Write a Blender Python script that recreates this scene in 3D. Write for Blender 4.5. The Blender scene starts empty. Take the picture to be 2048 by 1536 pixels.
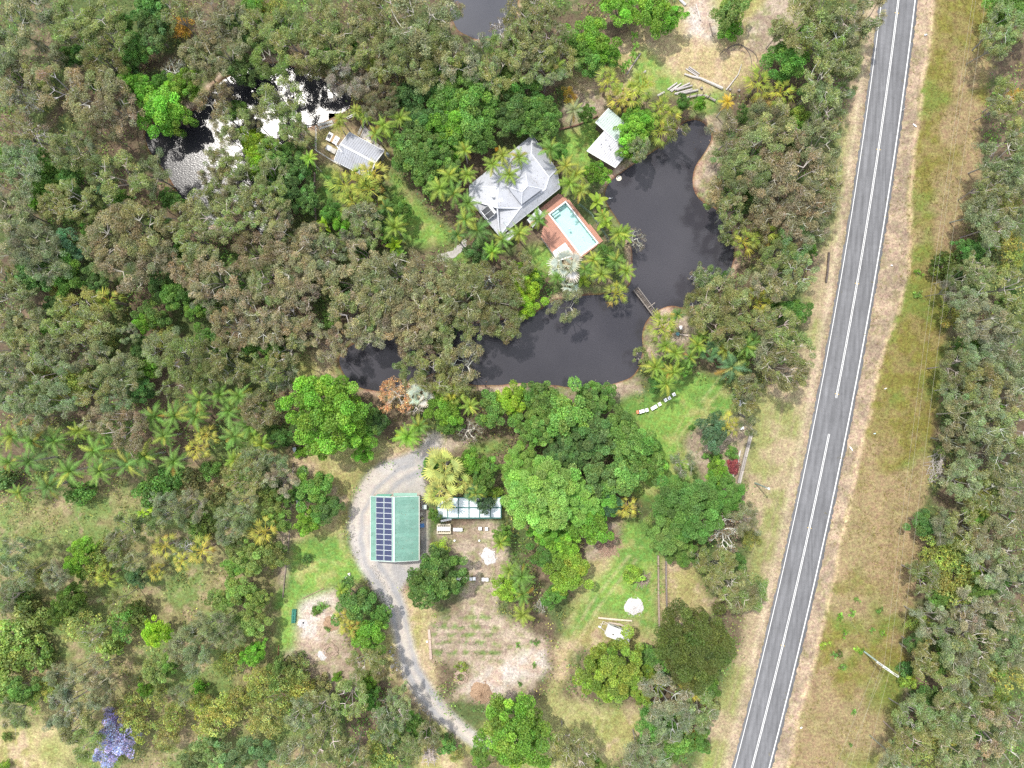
import bpy, math, random
import numpy as np
from mathutils import Vector

# ---------------------------------------------------------------- camera, sky, sun, exposure
SC = bpy.context.scene
COL = SC.collection
CAM_H = 140.0            # metres above the ground
PXM = 0.1                # metres of ground to one photo pixel (2048 wide)
cam_d = bpy.data.cameras.new('camera')
cam = bpy.data.objects.new('camera', cam_d); COL.objects.link(cam)
cam.location = (0, 0, CAM_H); cam.rotation_euler = (0, 0, 0)
cam_d.sensor_fit = 'HORIZONTAL'
cam_d.angle = 2 * math.atan(1024 * PXM / CAM_H)
cam_d.clip_start = 1.0; cam_d.clip_end = 9000
SC.camera = cam

SUN_EL = math.radians(63.5)
sun_h = Vector((-0.65, 0.76)).normalized()
SUN_DIR = Vector((sun_h.x * math.cos(SUN_EL), sun_h.y * math.cos(SUN_EL), math.sin(SUN_EL)))
W = bpy.data.worlds.new('World'); SC.world = W; W.use_nodes = True
nt = W.node_tree; nt.nodes.clear()
wo = nt.nodes.new('ShaderNodeOutputWorld'); bgn = nt.nodes.new('ShaderNodeBackground')
sky = nt.nodes.new('ShaderNodeTexSky'); sky.sky_type = 'NISHITA'; sky.sun_disc = False
sky.sun_elevation = SUN_EL; sky.sun_rotation = math.atan2(sun_h.x, sun_h.y)
sky.air_density = 1.2; sky.dust_density = 2.0
tc = nt.nodes.new('ShaderNodeTexCoord'); cn = nt.nodes.new('ShaderNodeTexNoise')
cn.inputs['Scale'].default_value = 3.2; cn.inputs['Detail'].default_value = 7; cn.inputs['Roughness'].default_value = 0.6
cr = nt.nodes.new('ShaderNodeValToRGB'); cr.color_ramp.elements[0].position = 0.42; cr.color_ramp.elements[1].position = 0.62
cm = nt.nodes.new('ShaderNodeMix'); cm.data_type = 'RGBA'
cm.inputs['B'].default_value = (15.5, 15.7, 16.4, 1)
nt.links.new(tc.outputs['Generated'], cn.inputs['Vector']); nt.links.new(cn.outputs['Fac'], cr.inputs['Fac'])
nt.links.new(cr.outputs['Color'], cm.inputs['Factor']); nt.links.new(sky.outputs['Color'], cm.inputs['A'])
nt.links.new(cm.outputs['Result'], bgn.inputs['Color'])
bgn.inputs['Strength'].default_value = 0.15
nt.links.new(bgn.outputs['Background'], wo.inputs['Surface'])

sun_d = bpy.data.lights.new('sun', 'SUN'); sun_d.energy = 3.9; sun_d.angle = math.radians(0.53); sun_d.color = (1.0, 0.955, 0.88)
sun = bpy.data.objects.new('sun', sun_d); COL.objects.link(sun)
sun.rotation_euler = SUN_DIR.to_track_quat('Z', 'Y').to_euler(); sun.location = (-60, 80, 200)

SC.view_settings.view_transform = 'Standard'; SC.view_settings.look = 'None'
SC.view_settings.exposure = 0.33; SC.view_settings.gamma = 1.0
SC.view_settings.use_curve_mapping = False
SC.render.engine = 'CYCLES'
SC.cycles.max_bounces = 6; SC.cycles.diffuse_bounces = 3; SC.cycles.transmission_bounces = 4; SC.cycles.transparent_max_bounces = 6
SC.cycles.use_denoising = False

RNG = np.random.default_rng(7)
random.seed(7)

def P(px, py, z=0.0):
    """where the point seen at a photo pixel stands, when it is z metres above the ground"""
    k = PXM * (1 - z / CAM_H)
    return Vector(((px - 1024) * k, (768 - py) * k, z))
def PP(seq, z=0.0):
    return [P(a, b, z) for a, b in seq]

# ---------------------------------------------------------------- helpers
def tag(o, label=None, cat=None, group=None, kind=None):
    if label: o['label'] = label
    if cat: o['category'] = cat
    if group: o['group'] = group
    if kind: o['kind'] = kind
    return o
def empty(name, loc, label, cat, group=None):
    o = bpy.data.objects.new(name, None); COL.objects.link(o); o.location = loc; o.empty_display_size = 0.5
    return tag(o, label, cat, group)
def link(name, me, parent=None, color=None):
    o = bpy.data.objects.new(name, me); COL.objects.link(o)
    if parent is not None: o.parent = parent
    if color is not None: o.color = (*color, 1.0)
    return o
def np_mesh(name, V, Q, mat, tint=None, smooth=False):
    """mesh from numpy arrays: V (n,3), Q (m,3 or 4)"""
    me = bpy.data.meshes.new(name)
    V = np.ascontiguousarray(V, np.float32); Q = np.ascontiguousarray(Q, np.int32)
    k = Q.shape[1]
    me.vertices.add(len(V)); me.vertices.foreach_set('co', V.ravel())
    me.loops.add(Q.size); me.loops.foreach_set('vertex_index', Q.ravel())
    me.polygons.add(len(Q))
    me.polygons.foreach_set('loop_start', np.arange(0, Q.size, k, dtype=np.int32))
    me.polygons.foreach_set('loop_total', np.full(len(Q), k, np.int32))
    if smooth: me.polygons.foreach_set('use_smooth', np.ones(len(Q), bool))
    if tint is not None:
        a = me.attributes.new('tint', 'FLOAT_COLOR', 'POINT')
        c = np.ones((len(V), 4), np.float32); c[:, :3] = tint
        a.data.foreach_set('color', c.ravel())
    me.materials.append(mat)
    me.update(calc_edges=True)
    return me

class MB:
    """collects faces of one mesh, in world coordinates"""
    def __init__(s): s.v = []; s.f = []
    def face(s, pts):
        n = len(s.v); s.v += [tuple(p) for p in pts]; s.f.append(tuple(range(n, n + len(pts)))); return s
    def prism(s, poly, z0, z1=None, top=None):
        """poly: list of (x,y); top: list of z per point"""
        n = len(s.v); m = len(poly)
        s.v += [(p[0], p[1], z0) for p in poly]
        s.v += [(p[0], p[1], (top[i] if top else z1)) for i, p in enumerate(poly)]
        s.f.append(tuple(range(n + m - 1, n - 1, -1))); s.f.append(tuple(range(n + m, n + 2 * m)))
        for i in range(m):
            j = (i + 1) % m; s.f.append((n + i, n + j, n + m + j, n + m + i))
        return s
    def box(s, c, size, rz=0.0):
        x, y, z = size[0] / 2, size[1] / 2, size[2] / 2; ca, sa = math.cos(rz), math.sin(rz)
        poly = [(c[0] + a * ca - b * sa, c[1] + a * sa + b * ca) for a, b in ((-x, -y), (x, -y), (x, y), (-x, y))]
        return s.prism(poly, c[2] - z, c[2] + z)
    def bar(s, a, b, w, h):
        """a rectangular bar from a to b"""
        a, b = Vector(a), Vector(b); d = (b - a).normalized()
        u = d.cross(Vector((0, 0, 1)))
        if u.length < 1e-3: u = Vector((1, 0, 0))
        u.normalize(); t = u.cross(d).normalized()
        n = len(s.v)
        for p in (a, b):
            for i, j in ((-1, -1), (1, -1), (1, 1), (-1, 1)):
                s.v.append(tuple(p + u * (i * w / 2) + t * (j * h / 2)))
        s.f += [(n + 3, n + 2, n + 1, n), (n + 4, n + 5, n + 6, n + 7)]
        for i in range(4):
            j = (i + 1) % 4; s.f.append((n + i, n + j, n + 4 + j, n + 4 + i))
        return s
    def tube(s, pts, rad, k=6, cap=True):
        pts = [Vector(p) for p in pts]
        if not hasattr(rad, '__len__'): rad = [rad] * len(pts)
        n = len(s.v)
        for i, p in enumerate(pts):
            d = (pts[min(i + 1, len(pts) - 1)] - pts[max(i - 1, 0)]).normalized()
            u = d.cross(Vector((0.13, 0.21, 0.97)));
            if u.length < 0.05: u = d.cross(Vector((1, 0, 0)))
            u.normalize(); t = u.cross(d)
            for j in range(k):
                a = 2 * math.pi * j / k
                s.v.append(tuple(p + (u * math.cos(a) + t * math.sin(a)) * rad[i]))
        for i in range(len(pts) - 1):
            for j in range(k):
                l = (j + 1) % k
                s.f.append((n + i * k + j, n + i * k + l, n + (i + 1) * k + l, n + (i + 1) * k + j))
        if cap:
            s.f.append(tuple(n + j for j in range(k - 1, -1, -1))); s.f.append(tuple(n + (len(pts) - 1) * k + j for j in range(k)))
        return s
    def disc(s, c, r0, r1, z0, z1, k=12):
        """a (tapered) upright drum"""
        n = len(s.v)
        for r, z in ((r0, z0), (r1, z1)):
            for j in range(k):
                a = 2 * math.pi * j / k; s.v.append((c[0] + r * math.cos(a), c[1] + r * math.sin(a), z))
        s.f.append(tuple(n + j for j in range(k - 1, -1, -1))); s.f.append(tuple(n + k + j for j in range(k)))
        for j in range(k):
            l = (j + 1) % k; s.f.append((n + j, n + l, n + k + l, n + k + j))
        return s
    def mound(s, c, r, h, seed=0, rough=0.25, k=18, rings=6):
        rn = random.Random(seed); n = len(s.v)
        s.v.append((c[0], c[1], c[2] + h))
        ph = [rn.random() * 6.28 for _ in range(3)]
        for i in range(1, rings + 1):
            t = i / rings
            for j in range(k):
                a = 2 * math.pi * j / k
                rr = r * t * (1 + rough * 0.5 * math.sin(2 * a + ph[0]) + rough * 0.4 * math.sin(5 * a + ph[1]) + rough * 0.25 * (rn.random() - .5))
                z = h * (1 - t ** 1.6) * (0.85 + 0.3 * rn.random()) if i < rings else -0.03
                s.v.append((c[0] + rr * math.cos(a), c[1] + rr * math.sin(a), c[2] + z))
        for j in range(k):
            s.f.append((n, n + 1 + j, n + 1 + (j + 1) % k))
        for i in range(rings - 1):
            for j in range(k):
                l = (j + 1) % k
                s.f.append((n + 1 + i * k + j, n + 1 + (i + 1) * k + j, n + 1 + (i + 1) * k + l, n + 1 + i * k + l))
        return s
    def mesh(s, name, mat, origin=(0, 0, 0)):
        me = bpy.data.meshes.new(name); o = origin
        me.from_pydata([(a - o[0], b - o[1], c - o[2]) for a, b, c in s.v], [], s.f)
        me.materials.append(mat); me.update(); return me
    def part(s, name, mat, root, color=None):
        o = link(name, s.mesh(name, mat, root.matrix_world.translation if root.parent else root.location), root, color)
        return o
    def sub(s, name, mat, part, root, color=None):
        """a sub-part: its part's own origin is the root's"""
        return link(name, s.mesh(name, mat, root.location), part, color)
    def thing(s, name, mat, label, cat, group=None, color=None, kind=None):
        vs = np.array(s.v); o = (float(vs[:, 0].mean()), float(vs[:, 1].mean()), float(vs[:, 2].min()))
        ob = link(name, s.mesh(name, mat, o), None, color); ob.location = o
        return tag(ob, label, cat, group, kind)
    def setting(s, name, mat, color=None):
        ob = link(name, s.mesh(name, mat), None, color); ob['kind'] = 'structure'; return ob

# ---------------------------------------------------------------- materials
def new_mat(name):
    m = bpy.data.materials.new(name); m.use_nodes = True; n = m.node_tree.nodes; n.clear()
    return m, n, m.node_tree.links
def simple(name, color, rough=0.6, var=0.18, scale=3.0, metal=0.0, spec=0.4, bump=0.0, objcol=False, scale2=None, dirt=None, dirt_amt=0.0):
    """one base colour broken up by object-space noise, with optional stains"""
    m, n, l = new_mat(name)
    out = n.new('ShaderNodeOutputMaterial'); b = n.new('ShaderNodeBsdfPrincipled')
    l.new(b.outputs[0], out.inputs[0])
    geo = n.new('ShaderNodeNewGeometry')
    no = n.new('ShaderNodeTexNoise'); no.inputs['Scale'].default_value = scale; no.inputs['Detail'].default_value = 5
    l.new(geo.outputs['Position'], no.inputs['Vector'])
    mr = n.new('ShaderNodeMapRange'); mr.inputs['From Min'].default_value = 0.25; mr.inputs['From Max'].default_value = 0.75
    mr.inputs['To Min'].default_value = 1 - var; mr.inputs['To Max'].default_value = 1 + var
    l.new(no.outputs['Fac'], mr.inputs['Value'])
    mul = n.new('ShaderNodeVectorMath'); mul.operation = 'SCALE'
    if objcol:
        oi = n.new('ShaderNodeObjectInfo'); l.new(oi.outputs['Color'], mul.inputs[0])
    else:
        mul.inputs[0].default_value = color
    l.new(mr.outputs[0], mul.inputs['Scale'])
    res = mul.outputs['Vector']
    if dirt is not None:
        n2 = n.new('ShaderNodeTexNoise'); n2.inputs['Scale'].default_value = scale2 or 0.7; n2.inputs['Detail'].default_value = 8; n2.inputs['Roughness'].default_value = 0.65
        l.new(geo.outputs['Position'], n2.inputs['Vector'])
        r2 = n.new('ShaderNodeMapRange'); r2.inputs['From Min'].default_value = 0.5; r2.inputs['From Max'].default_value = 0.7
        r2.inputs['To Max'].default_value = dirt_amt; l.new(n2.outputs['Fac'], r2.inputs['Value'])
        mx = n.new('ShaderNodeMix'); mx.data_type = 'RGBA'; mx.inputs['B'].default_value = (*dirt, 1)
        l.new(r2.outputs[0], mx.inputs['Factor']); l.new(res, mx.inputs['A']); res = mx.outputs['Result']
    l.new(res, b.inputs['Base Color'])
    b.inputs['Roughness'].default_value = rough; b.inputs['Metallic'].default_value = metal; b.inputs['Specular IOR Level'].default_value = spec
    if bump:
        bp = n.new('ShaderNodeBump'); bp.inputs['Strength'].default_value = bump; bp.inputs['Distance'].default_value = 0.05
        l.new(no.outputs['Fac'], bp.inputs['Height']); l.new(bp.outputs[0], b.inputs['Normal'])
    return m
def foliage(name, trans=0.28, rough=0.55, spec=0.3):
    m, n, l = new_mat(name)
    out = n.new('ShaderNodeOutputMaterial'); b = n.new('ShaderNodeBsdfPrincipled'); t = n.new('ShaderNodeBsdfTranslucent'); mx = n.new('ShaderNodeMixShader')
    oi = n.new('ShaderNodeObjectInfo'); at = n.new('ShaderNodeAttribute'); at.attribute_name = 'tint'
    mul = n.new('ShaderNodeVectorMath'); mul.operation = 'MULTIPLY'
    l.new(oi.outputs['Color'], mul.inputs[0]); l.new(at.outputs['Color'], mul.inputs[1])
    tm = n.new('ShaderNodeVectorMath'); tm.operation = 'MULTIPLY'; tm.inputs[1].default_value = (1.25, 1.35, 0.7)
    l.new(mul.outputs[0], tm.inputs[0])
    l.new(mul.outputs[0], b.inputs['Base Color']); l.new(tm.outputs[0], t.inputs['Color'])
    b.inputs['Roughness'].default_value = rough; b.inputs['Specular IOR Level'].default_value = spec
    mx.inputs[0].default_value = trans
    l.new(b.outputs[0], mx.inputs[1]); l.new(t.outputs[0], mx.inputs[2]); l.new(mx.outputs[0], out.inputs[0])
    return m
def ground_mat(name, bump=0.6, rough=0.95, fine=5.0, amt=0.42):
    """vertex colours laid down by land use, broken up by noise at three sizes"""
    m, n, l = new_mat(name)
    out = n.new('ShaderNodeOutputMaterial'); b = n.new('ShaderNodeBsdfPrincipled'); l.new(b.outputs[0], out.inputs[0])
    at = n.new('ShaderNodeAttribute'); at.attribute_name = 'tint'
    geo = n.new('ShaderNodeNewGeometry'); src = at.outputs['Color']
    for sc_, a_, dt in ((0.55, amt * 0.45, 4), (fine * 0.45, amt * 0.8, 5), (fine * 2.2, amt, 4)):
        no = n.new('ShaderNodeTexNoise'); no.inputs['Scale'].default_value = sc_; no.inputs['Detail'].default_value = dt; no.inputs['Roughness'].default_value = 0.62
        l.new(geo.outputs['Position'], no.inputs['Vector'])
        mr = n.new('ShaderNodeMapRange'); mr.inputs['From Min'].default_value = 0.3; mr.inputs['From Max'].default_value = 0.7
        mr.inputs['To Min'].default_value = 1 - a_; mr.inputs['To Max'].default_value = 1 + a_; mr.clamp = False
        l.new(no.outputs['Fac'], mr.inputs['Value'])
        mul = n.new('ShaderNodeVectorMath'); mul.operation = 'SCALE'; l.new(src, mul.inputs[0]); l.new(mr.outputs[0], mul.inputs['Scale']); src = mul.outputs['Vector']
    hs = n.new('ShaderNodeHueSaturation'); n3 = n.new('ShaderNodeTexNoise'); n3.inputs['Scale'].default_value = 1.1; n3.inputs['Detail'].default_value = 3
    l.new(geo.outputs['Position'], n3.inputs['Vector'])
    m3 = n.new('ShaderNodeMapRange'); m3.inputs['From Min'].default_value = 0.3; m3.inputs['From Max'].default_value = 0.7; m3.inputs['To Min'].default_value = 0.475; m3.inputs['To Max'].default_value = 0.525
    l.new(n3.outputs['Fac'], m3.inputs['Value']); l.new(m3.outputs[0], hs.inputs['Hue']); l.new(src, hs.inputs['Color'])
    l.new(hs.outputs['Color'], b.inputs['Base Color'])
    b.inputs['Roughness'].default_value = rough; b.inputs['Specular IOR Level'].default_value = 0.15
    bp = n.new('ShaderNodeBump'); bp.inputs['Strength'].default_value = bump; bp.inputs['Distance'].default_value = 0.12
    l.new(no.outputs['Fac'], bp.inputs['Height']); l.new(bp.outputs[0], b.inputs['Normal'])
    return m
def water_mat(name, color, rough, scum=0.0):
    m, n, l = new_mat(name)
    out = n.new('ShaderNodeOutputMaterial'); b = n.new('ShaderNodeBsdfPrincipled'); l.new(b.outputs[0], out.inputs[0])
    geo = n.new('ShaderNodeNewGeometry')
    n1 = n.new('ShaderNodeTexNoise'); n1.inputs['Scale'].default_value = 0.07; n1.inputs['Detail'].default_value = 4
    l.new(geo.outputs['Position'], n1.inputs['Vector'])
    mx = n.new('ShaderNodeMix'); mx.data_type = 'RGBA'
    mx.inputs['A'].default_value = (color[0] * .55, color[1] * .55, color[2] * .6, 1); mx.inputs['B'].default_value = (color[0] * 1.5, color[1] * 1.42, color[2] * 1.38, 1)
    l.new(n1.outputs['Fac'], mx.inputs['Factor'])
    res = mx.outputs['Result']
    if scum:      # floating specks of leaf and pollen
        n2 = n.new('ShaderNodeTexNoise'); n2.inputs['Scale'].default_value = 3.2; n2.inputs['Detail'].default_value = 4
        l.new(geo.outputs['Position'], n2.inputs['Vector'])
        r2 = n.new('ShaderNodeMapRange'); r2.inputs['From Min'].default_value = 0.62; r2.inputs['From Max'].default_value = 0.72; r2.inputs['To Max'].default_value = scum
        l.new(n2.outputs['Fac'], r2.inputs['Value'])
        m2 = n.new('ShaderNodeMix'); m2.data_type = 'RGBA'; m2.inputs['B'].default_value = (0.17, 0.16, 0.13, 1)
        l.new(r2.outputs[0], m2.inputs['Factor']); l.new(res, m2.inputs['A']); res = m2.outputs['Result']
    l.new(res, b.inputs['Base Color'])
    b.inputs['Roughness'].default_value = rough; b.inputs['IOR'].default_value = 1.33
    rp = n.new('ShaderNodeTexNoise'); rp.inputs['Scale'].default_value = 2.4 if scum > .2 else 2.2; rp.inputs['Detail'].default_value = 4
    mp = n.new('ShaderNodeMapping'); mp.inputs['Scale'].default_value = (1.0, 2.0, 1.0); mp.inputs['Rotation'].default_value = (0, 0, 0.5)
    l.new(geo.outputs['Position'], mp.inputs['Vector']); l.new(mp.outputs[0], rp.inputs['Vector'])
    bp = n.new('ShaderNodeBump'); bp.inputs['Strength'].default_value = 0.18 if scum > .2 else 0.10; bp.inputs['Distance'].default_value = 0.12
    l.new(rp.outputs['Fac'], bp.inputs['Height']); l.new(bp.outputs[0], b.inputs['Normal'])
    return m

M = {}
M['leaf'] = foliage('leaf'); M['frond'] = foliage('frond', 0.25, 0.55, 0.2)
M['bark'] = simple('bark', (0, 0, 0), 0.85, 0.3, 4, objcol=True, bump=0.4)
M['ground'] = ground_mat('ground'); M['gravel'] = ground_mat('gravel', 0.4, 0.95, 6.0, 0.15)
def tree_bark():
    m, n, l = new_mat('tree_bark')
    out = n.new('ShaderNodeOutputMaterial'); b = n.new('ShaderNodeBsdfPrincipled'); l.new(b.outputs[0], out.inputs[0])
    oi = n.new('ShaderNodeObjectInfo'); at = n.new('ShaderNodeAttribute'); at.attribute_name = 'tint'; mul = n.new('ShaderNodeVectorMath'); mul.operation = 'MULTIPLY'
    l.new(oi.outputs['Color'], mul.inputs[0]); l.new(at.outputs['Color'], mul.inputs[1]); l.new(mul.outputs[0], b.inputs['Base Color']); b.inputs['Roughness'].default_value = .85; b.inputs['Specular IOR Level'].default_value = .2
    return m
M['tree_bark'] = tree_bark()
M['paint'] = simple('paint', (0, 0, 0), 0.5, 0.08, 2, objcol=True)
M['timber'] = simple('timber', (0, 0, 0), 0.85, 0.25, 5, objcol=True, bump=0.3)
M['grey_roof'] = simple('grey_roof', (0.32, 0.33, 0.36), 0.5, 0.08, 1.2, dirt=(0.24, 0.24, 0.25), dirt_amt=0.55, scale2=0.5)
M['white_roof'] = simple('white_roof', (0.40, 0.40, 0.43), 0.5, 0.07, 1.5, dirt=(0.29, 0.29, 0.29), dirt_amt=0.45, scale2=0.8)
M['pale_green_roof'] = simple('pale_green_roof', (0.33, 0.40, 0.36), 0.5, 0.08, 1.5, dirt=(0.27, 0.29, 0.28), dirt_amt=0.6, scale2=0.5)
M['green_roof'] = simple('green_roof', (0.12, 0.262, 0.20), 0.5, 0.09, 1.5, dirt=(0.20, 0.33, 0.27), dirt_amt=0.5, scale2=0.6)
M['panel'] = simple('panel', (0.022, 0.03, 0.075), 0.25, 0.25, 3)
M['collector'] = simple('collector', (0.06, 0.062, 0.068), 0.35, 0.15, 3)
M['metal'] = simple('metal', (0.55, 0.56, 0.57), 0.4, 0.05, 3, metal=0.6)
M['deck'] = simple('deck', (0.37, 0.185, 0.13), 0.75, 0.14, 2.2, dirt=(0.28, 0.15, 0.11), dirt_amt=0.6, scale2=0.6)
M['concrete'] = simple('concrete', (0.36, 0.34, 0.32), 0.9, 0.15, 2, bump=0.2, dirt=(0.24, 0.22, 0.2), dirt_amt=0.6)
M['white'] = simple('white', (0.66, 0.66, 0.65), 0.5, 0.08, 2.5, dirt=(0.5, 0.48, 0.45), dirt_amt=0.5)
M['ash'] = simple('ash', (0.52, 0.50, 0.49), 0.95, 0.3, 6, bump=0.9, dirt=(0.27, 0.24, 0.22), dirt_amt=0.8, scale2=3.0)
M['mulch'] = simple('mulch', (0.27, 0.18, 0.115), 0.95, 0.4, 5, bump=0.9)
M['dark'] = simple('dark', (0.03, 0.03, 0.032), 0.6, 0.2, 2)
M['van'] = simple('van', (0.60, 0.60, 0.59), 0.5, 0.1, 2.0, dirt=(0.34, 0.31, 0.28), dirt_amt=0.75, scale2=1.3)
M['pond'] = water_mat('pond', (0.037, 0.037, 0.043), 0.05)
M['creek'] = water_mat('creek', (0.020, 0.021, 0.025), 0.20, scum=0.22)
M['top_pond'] = water_mat('top_pond', (0.060, 0.064, 0.074), 0.12, scum=0.10)
M['line'] = simple('line', (0.62, 0.62, 0.60), 0.7, 0.12, 4, dirt=(0.3, 0.3, 0.29), dirt_amt=0.5, scale2=2.5)
def pool_mat():
    m, n, l = new_mat('pool_water')
    out = n.new('ShaderNodeOutputMaterial'); g = n.new('ShaderNodeBsdfGlossy'); g.inputs['Roughness'].default_value = 0.04
    t = n.new('ShaderNodeBsdfTransparent'); t.inputs['Color'].default_value = (0.80, 0.93, 0.92, 1)
    mx = n.new('ShaderNodeMixShader'); mx.inputs[0].default_value = 0.025
    l.new(t.outputs[0], mx.inputs[1]); l.new(g.outputs[0], mx.inputs[2]); l.new(mx.outputs[0], out.inputs[0])
    return m
M['pool_water'] = pool_mat()
M['pool_shell'] = simple('pool_shell', (0.54, 0.645, 0.62), 0.6, 0.07, 1.5, dirt=(0.46, 0.57, 0.55), dirt_amt=0.7, scale2=0.6)

# ---------------------------------------------------------------- the land: one grid, split by land use
def vnoise(X, Y, cell, seed):
    r = np.random.default_rng(seed); n = 700
    T = r.random((n, n))
    x = X / cell + 331.3; y = Y / cell + 287.7
    i = np.floor(x).astype(int); j = np.floor(y).astype(int); fx = x - i; fy = y - j
    fx = fx * fx * (3 - 2 * fx); fy = fy * fy * (3 - 2 * fy)
    i0, i1, j0, j1 = i % n, (i + 1) % n, j % n, (j + 1) % n
    return (T[i0, j0] * (1 - fx) + T[i1, j0] * fx) * (1 - fy) + (T[i0, j1] * (1 - fx) + T[i1, j1] * fx) * fy
def fbm(X, Y, cell, seed, o=4):
    s = 0; a = 1; t = 0
    for k in range(o):
        s = s + a * vnoise(X, Y, cell / 2 ** k, seed + k); t += a; a *= 0.55
    return s / t
STEP = 0.4
gx = np.arange(-136, 136.01, STEP); gy = np.arange(-106, 106.01, STEP)
far = np.array([160, 220, 400, 1000, 4000.])
gx = np.concatenate([-far[::-1], gx, far]); gy = np.concatenate([-far[::-1], gy, far])
GX, GY = np.meshgrid(gx, gy, indexing='ij')
WX = GX + 1.6 * (fbm(GX, GY, 5, 11) - .5) * 2; WY = GY + 1.6 * (fbm(GX, GY, 5, 31) - .5) * 2
def inside(poly, X, Y):
    r = np.zeros(X.shape, bool); m = len(poly)
    xs = [p[0] for p in poly]; ys = [p[1] for p in poly]
    box = (X > min(xs)) & (X < max(xs)) & (Y > min(ys)) & (Y < max(ys))
    x = X[box]; y = Y[box]; q = np.zeros(x.shape, bool)
    for a in range(m):
        x0, y0 = xs[a], ys[a]; x1, y1 = xs[(a + 1) % m], ys[(a + 1) % m]
        if y0 == y1: continue
        c = ((y0 > y) != (y1 > y)) & (x < (x1 - x0) * (y - y0) / (y1 - y0) + x0)
        q ^= c
    r[box] = q
    return r
def blur(A, r):
    k = max(1, int(round(r / STEP))); A = A.astype(float)
    for _ in range(2):
        for ax in (0, 1):
            pad = [(0, 0), (0, 0)]; pad[ax] = (k + 1, k)
            c = np.cumsum(np.pad(A, pad, mode='edge'), axis=ax)
            n = A.shape[ax]
            hi = np.take(c, np.arange(2 * k + 1, 2 * k + 1 + n), axis=ax); lo = np.take(c, np.arange(0, n), axis=ax)
            A = (hi - lo) / (2 * k + 1)
    return A
def pxpoly(pts): return [((a - 1024) * PXM, (768 - b) * PXM) for a, b in pts]
def mask(polys, soft=0.6, warp=True):
    m = np.zeros(GX.shape, bool)
    for p in polys:
        m |= inside(pxpoly(p), WX if warp else GX, WY if warp else GY)
    return blur(m, soft)

# ---- road centre line, from the photograph
RC_PX = [(-120, 1810), (0, 1797), (200, 1771.5), (400, 1743), (580, 1711.5), (760, 1677), (960, 1638.5), (1160, 1598), (1350, 1551), (1536, 1504), (1660, 1470)]
ry = np.array([(768 - a) * PXM for a, _ in RC_PX]); rx = np.array([(b - 1024) * PXM for _, b in RC_PX])
fit = np.polyfit(ry, rx, 3)
def road_x(y): return np.polyval(fit, y)
RDX = GX - road_x(np.clip(GY, -100, 100))          # metres to the side of the centre line
DPX = lambda a, b: None

POND = [(1352, 262), (1368, 240), (1396, 236), (1418, 250), (1427, 275), (1412, 300), (1392, 328), (1384, 358), (1390, 388), (1406, 404), (1440, 420), (1462, 455), (1470, 500), (1462, 545), (1440, 585), (1400, 610), (1368, 613), (1340, 612), (1310, 622), (1292, 640), (1285, 665), (1284, 700), (1280, 735), (1262, 757), (1225, 768), (1180, 778), (1120, 772), (1060, 765), (1000, 768), (960, 772), (925, 765), (880, 740), (800, 770), (770, 785), (730, 778), (700, 768), (682, 740), (676, 712), (700, 690), (760, 672), (850, 660), (930, 650), (1000, 640), (1060, 632), (1110, 600), (1180, 590), (1240, 585), (1262, 572), (1268, 530), (1262, 480), (1240, 445), (1218, 410), (1208, 385), (1222, 362), (1250, 340), (1290, 312), (1325, 290)]
CREEK = [(400, 215), (440, 160), (500, 130), (560, 125), (640, 150), (700, 185), (702, 215), (650, 240), (600, 262), (570, 285), (530, 305), (500, 335), (520, 380), (545, 430), (560, 470), (540, 490), (505, 450), (470, 400), (440, 445), (405, 455), (370, 410), (335, 350), (295, 300), (285, 262), (310, 240), (350, 228)]
TOPP = [(905, -60), (1040, -60), (1035, 10), (1028, 45), (1000, 70), (955, 78), (915, 60), (900, 20)]
pond_m = [np.where(inside(pxpoly(p), GX + 0.5 * (fbm(GX, GY, 3, 71) - .5), GY + 0.5 * (fbm(GX, GY, 3, 72) - .5)), 1.0, 0.0) for p in (POND, CREEK, TOPP)]
wet = np.maximum(np.maximum(pond_m[0], pond_m[1]), pond_m[2])
wet_s = blur(wet, 0.9); wet_w = np.clip(blur(wet, 1.5) + .16 * (fbm(GX, GY, 3.2, 78, 4) - .5) * 2 * (blur(wet, 1.5) > .01) * (1 - blur(wet, .6)), 0, 1)

GREEN = [
 [(1120, 262), (1192, 236), (1222, 300), (1182, 335), (1150, 325), (1115, 305)],
 [(770, 315), (830, 400), (890, 445), (905, 480), (850, 495), (810, 490), (780, 430)],
 [(900, 500), (945, 498), (935, 545), (895, 530)], [(1045, 492), (1095, 485), (1125, 545), (1055, 535)],
 [(1225, 822), (1290, 788), (1345, 755), (1400, 742), (1445, 765), (1478, 800), (1470, 838), (1405, 842), (1370, 868), (1378, 905), (1392, 950), (1345, 985), (1290, 1010), (1240, 960)],
 [(1250, 1040), (1320, 1050), (1322, 1140), (1315, 1300), (1275, 1245), (1200, 1225), (1150, 1262), (1110, 1300), (1180, 1175), (1240, 1110)],
 [(585, 1085), (680, 1065), (703, 1095), (742, 1165), (690, 1172), (605, 1198), (575, 1180)],
 [(1262, 110), (1300, 85), (1332, 140), (1400, 185), (1455, 180), (1440, 205), (1380, 198), (1300, 188), (1255, 165)],
 [(925, 878), (1005, 882), (1015, 905), (935, 902)], [(555, 1180), (600, 1190), (590, 1290), (545, 1300)],
 [(1385, 200), (1440, 205), (1425, 232), (1385, 228)], [(640, 330), (680, 330), (660, 410), (632, 410)]]
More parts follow.
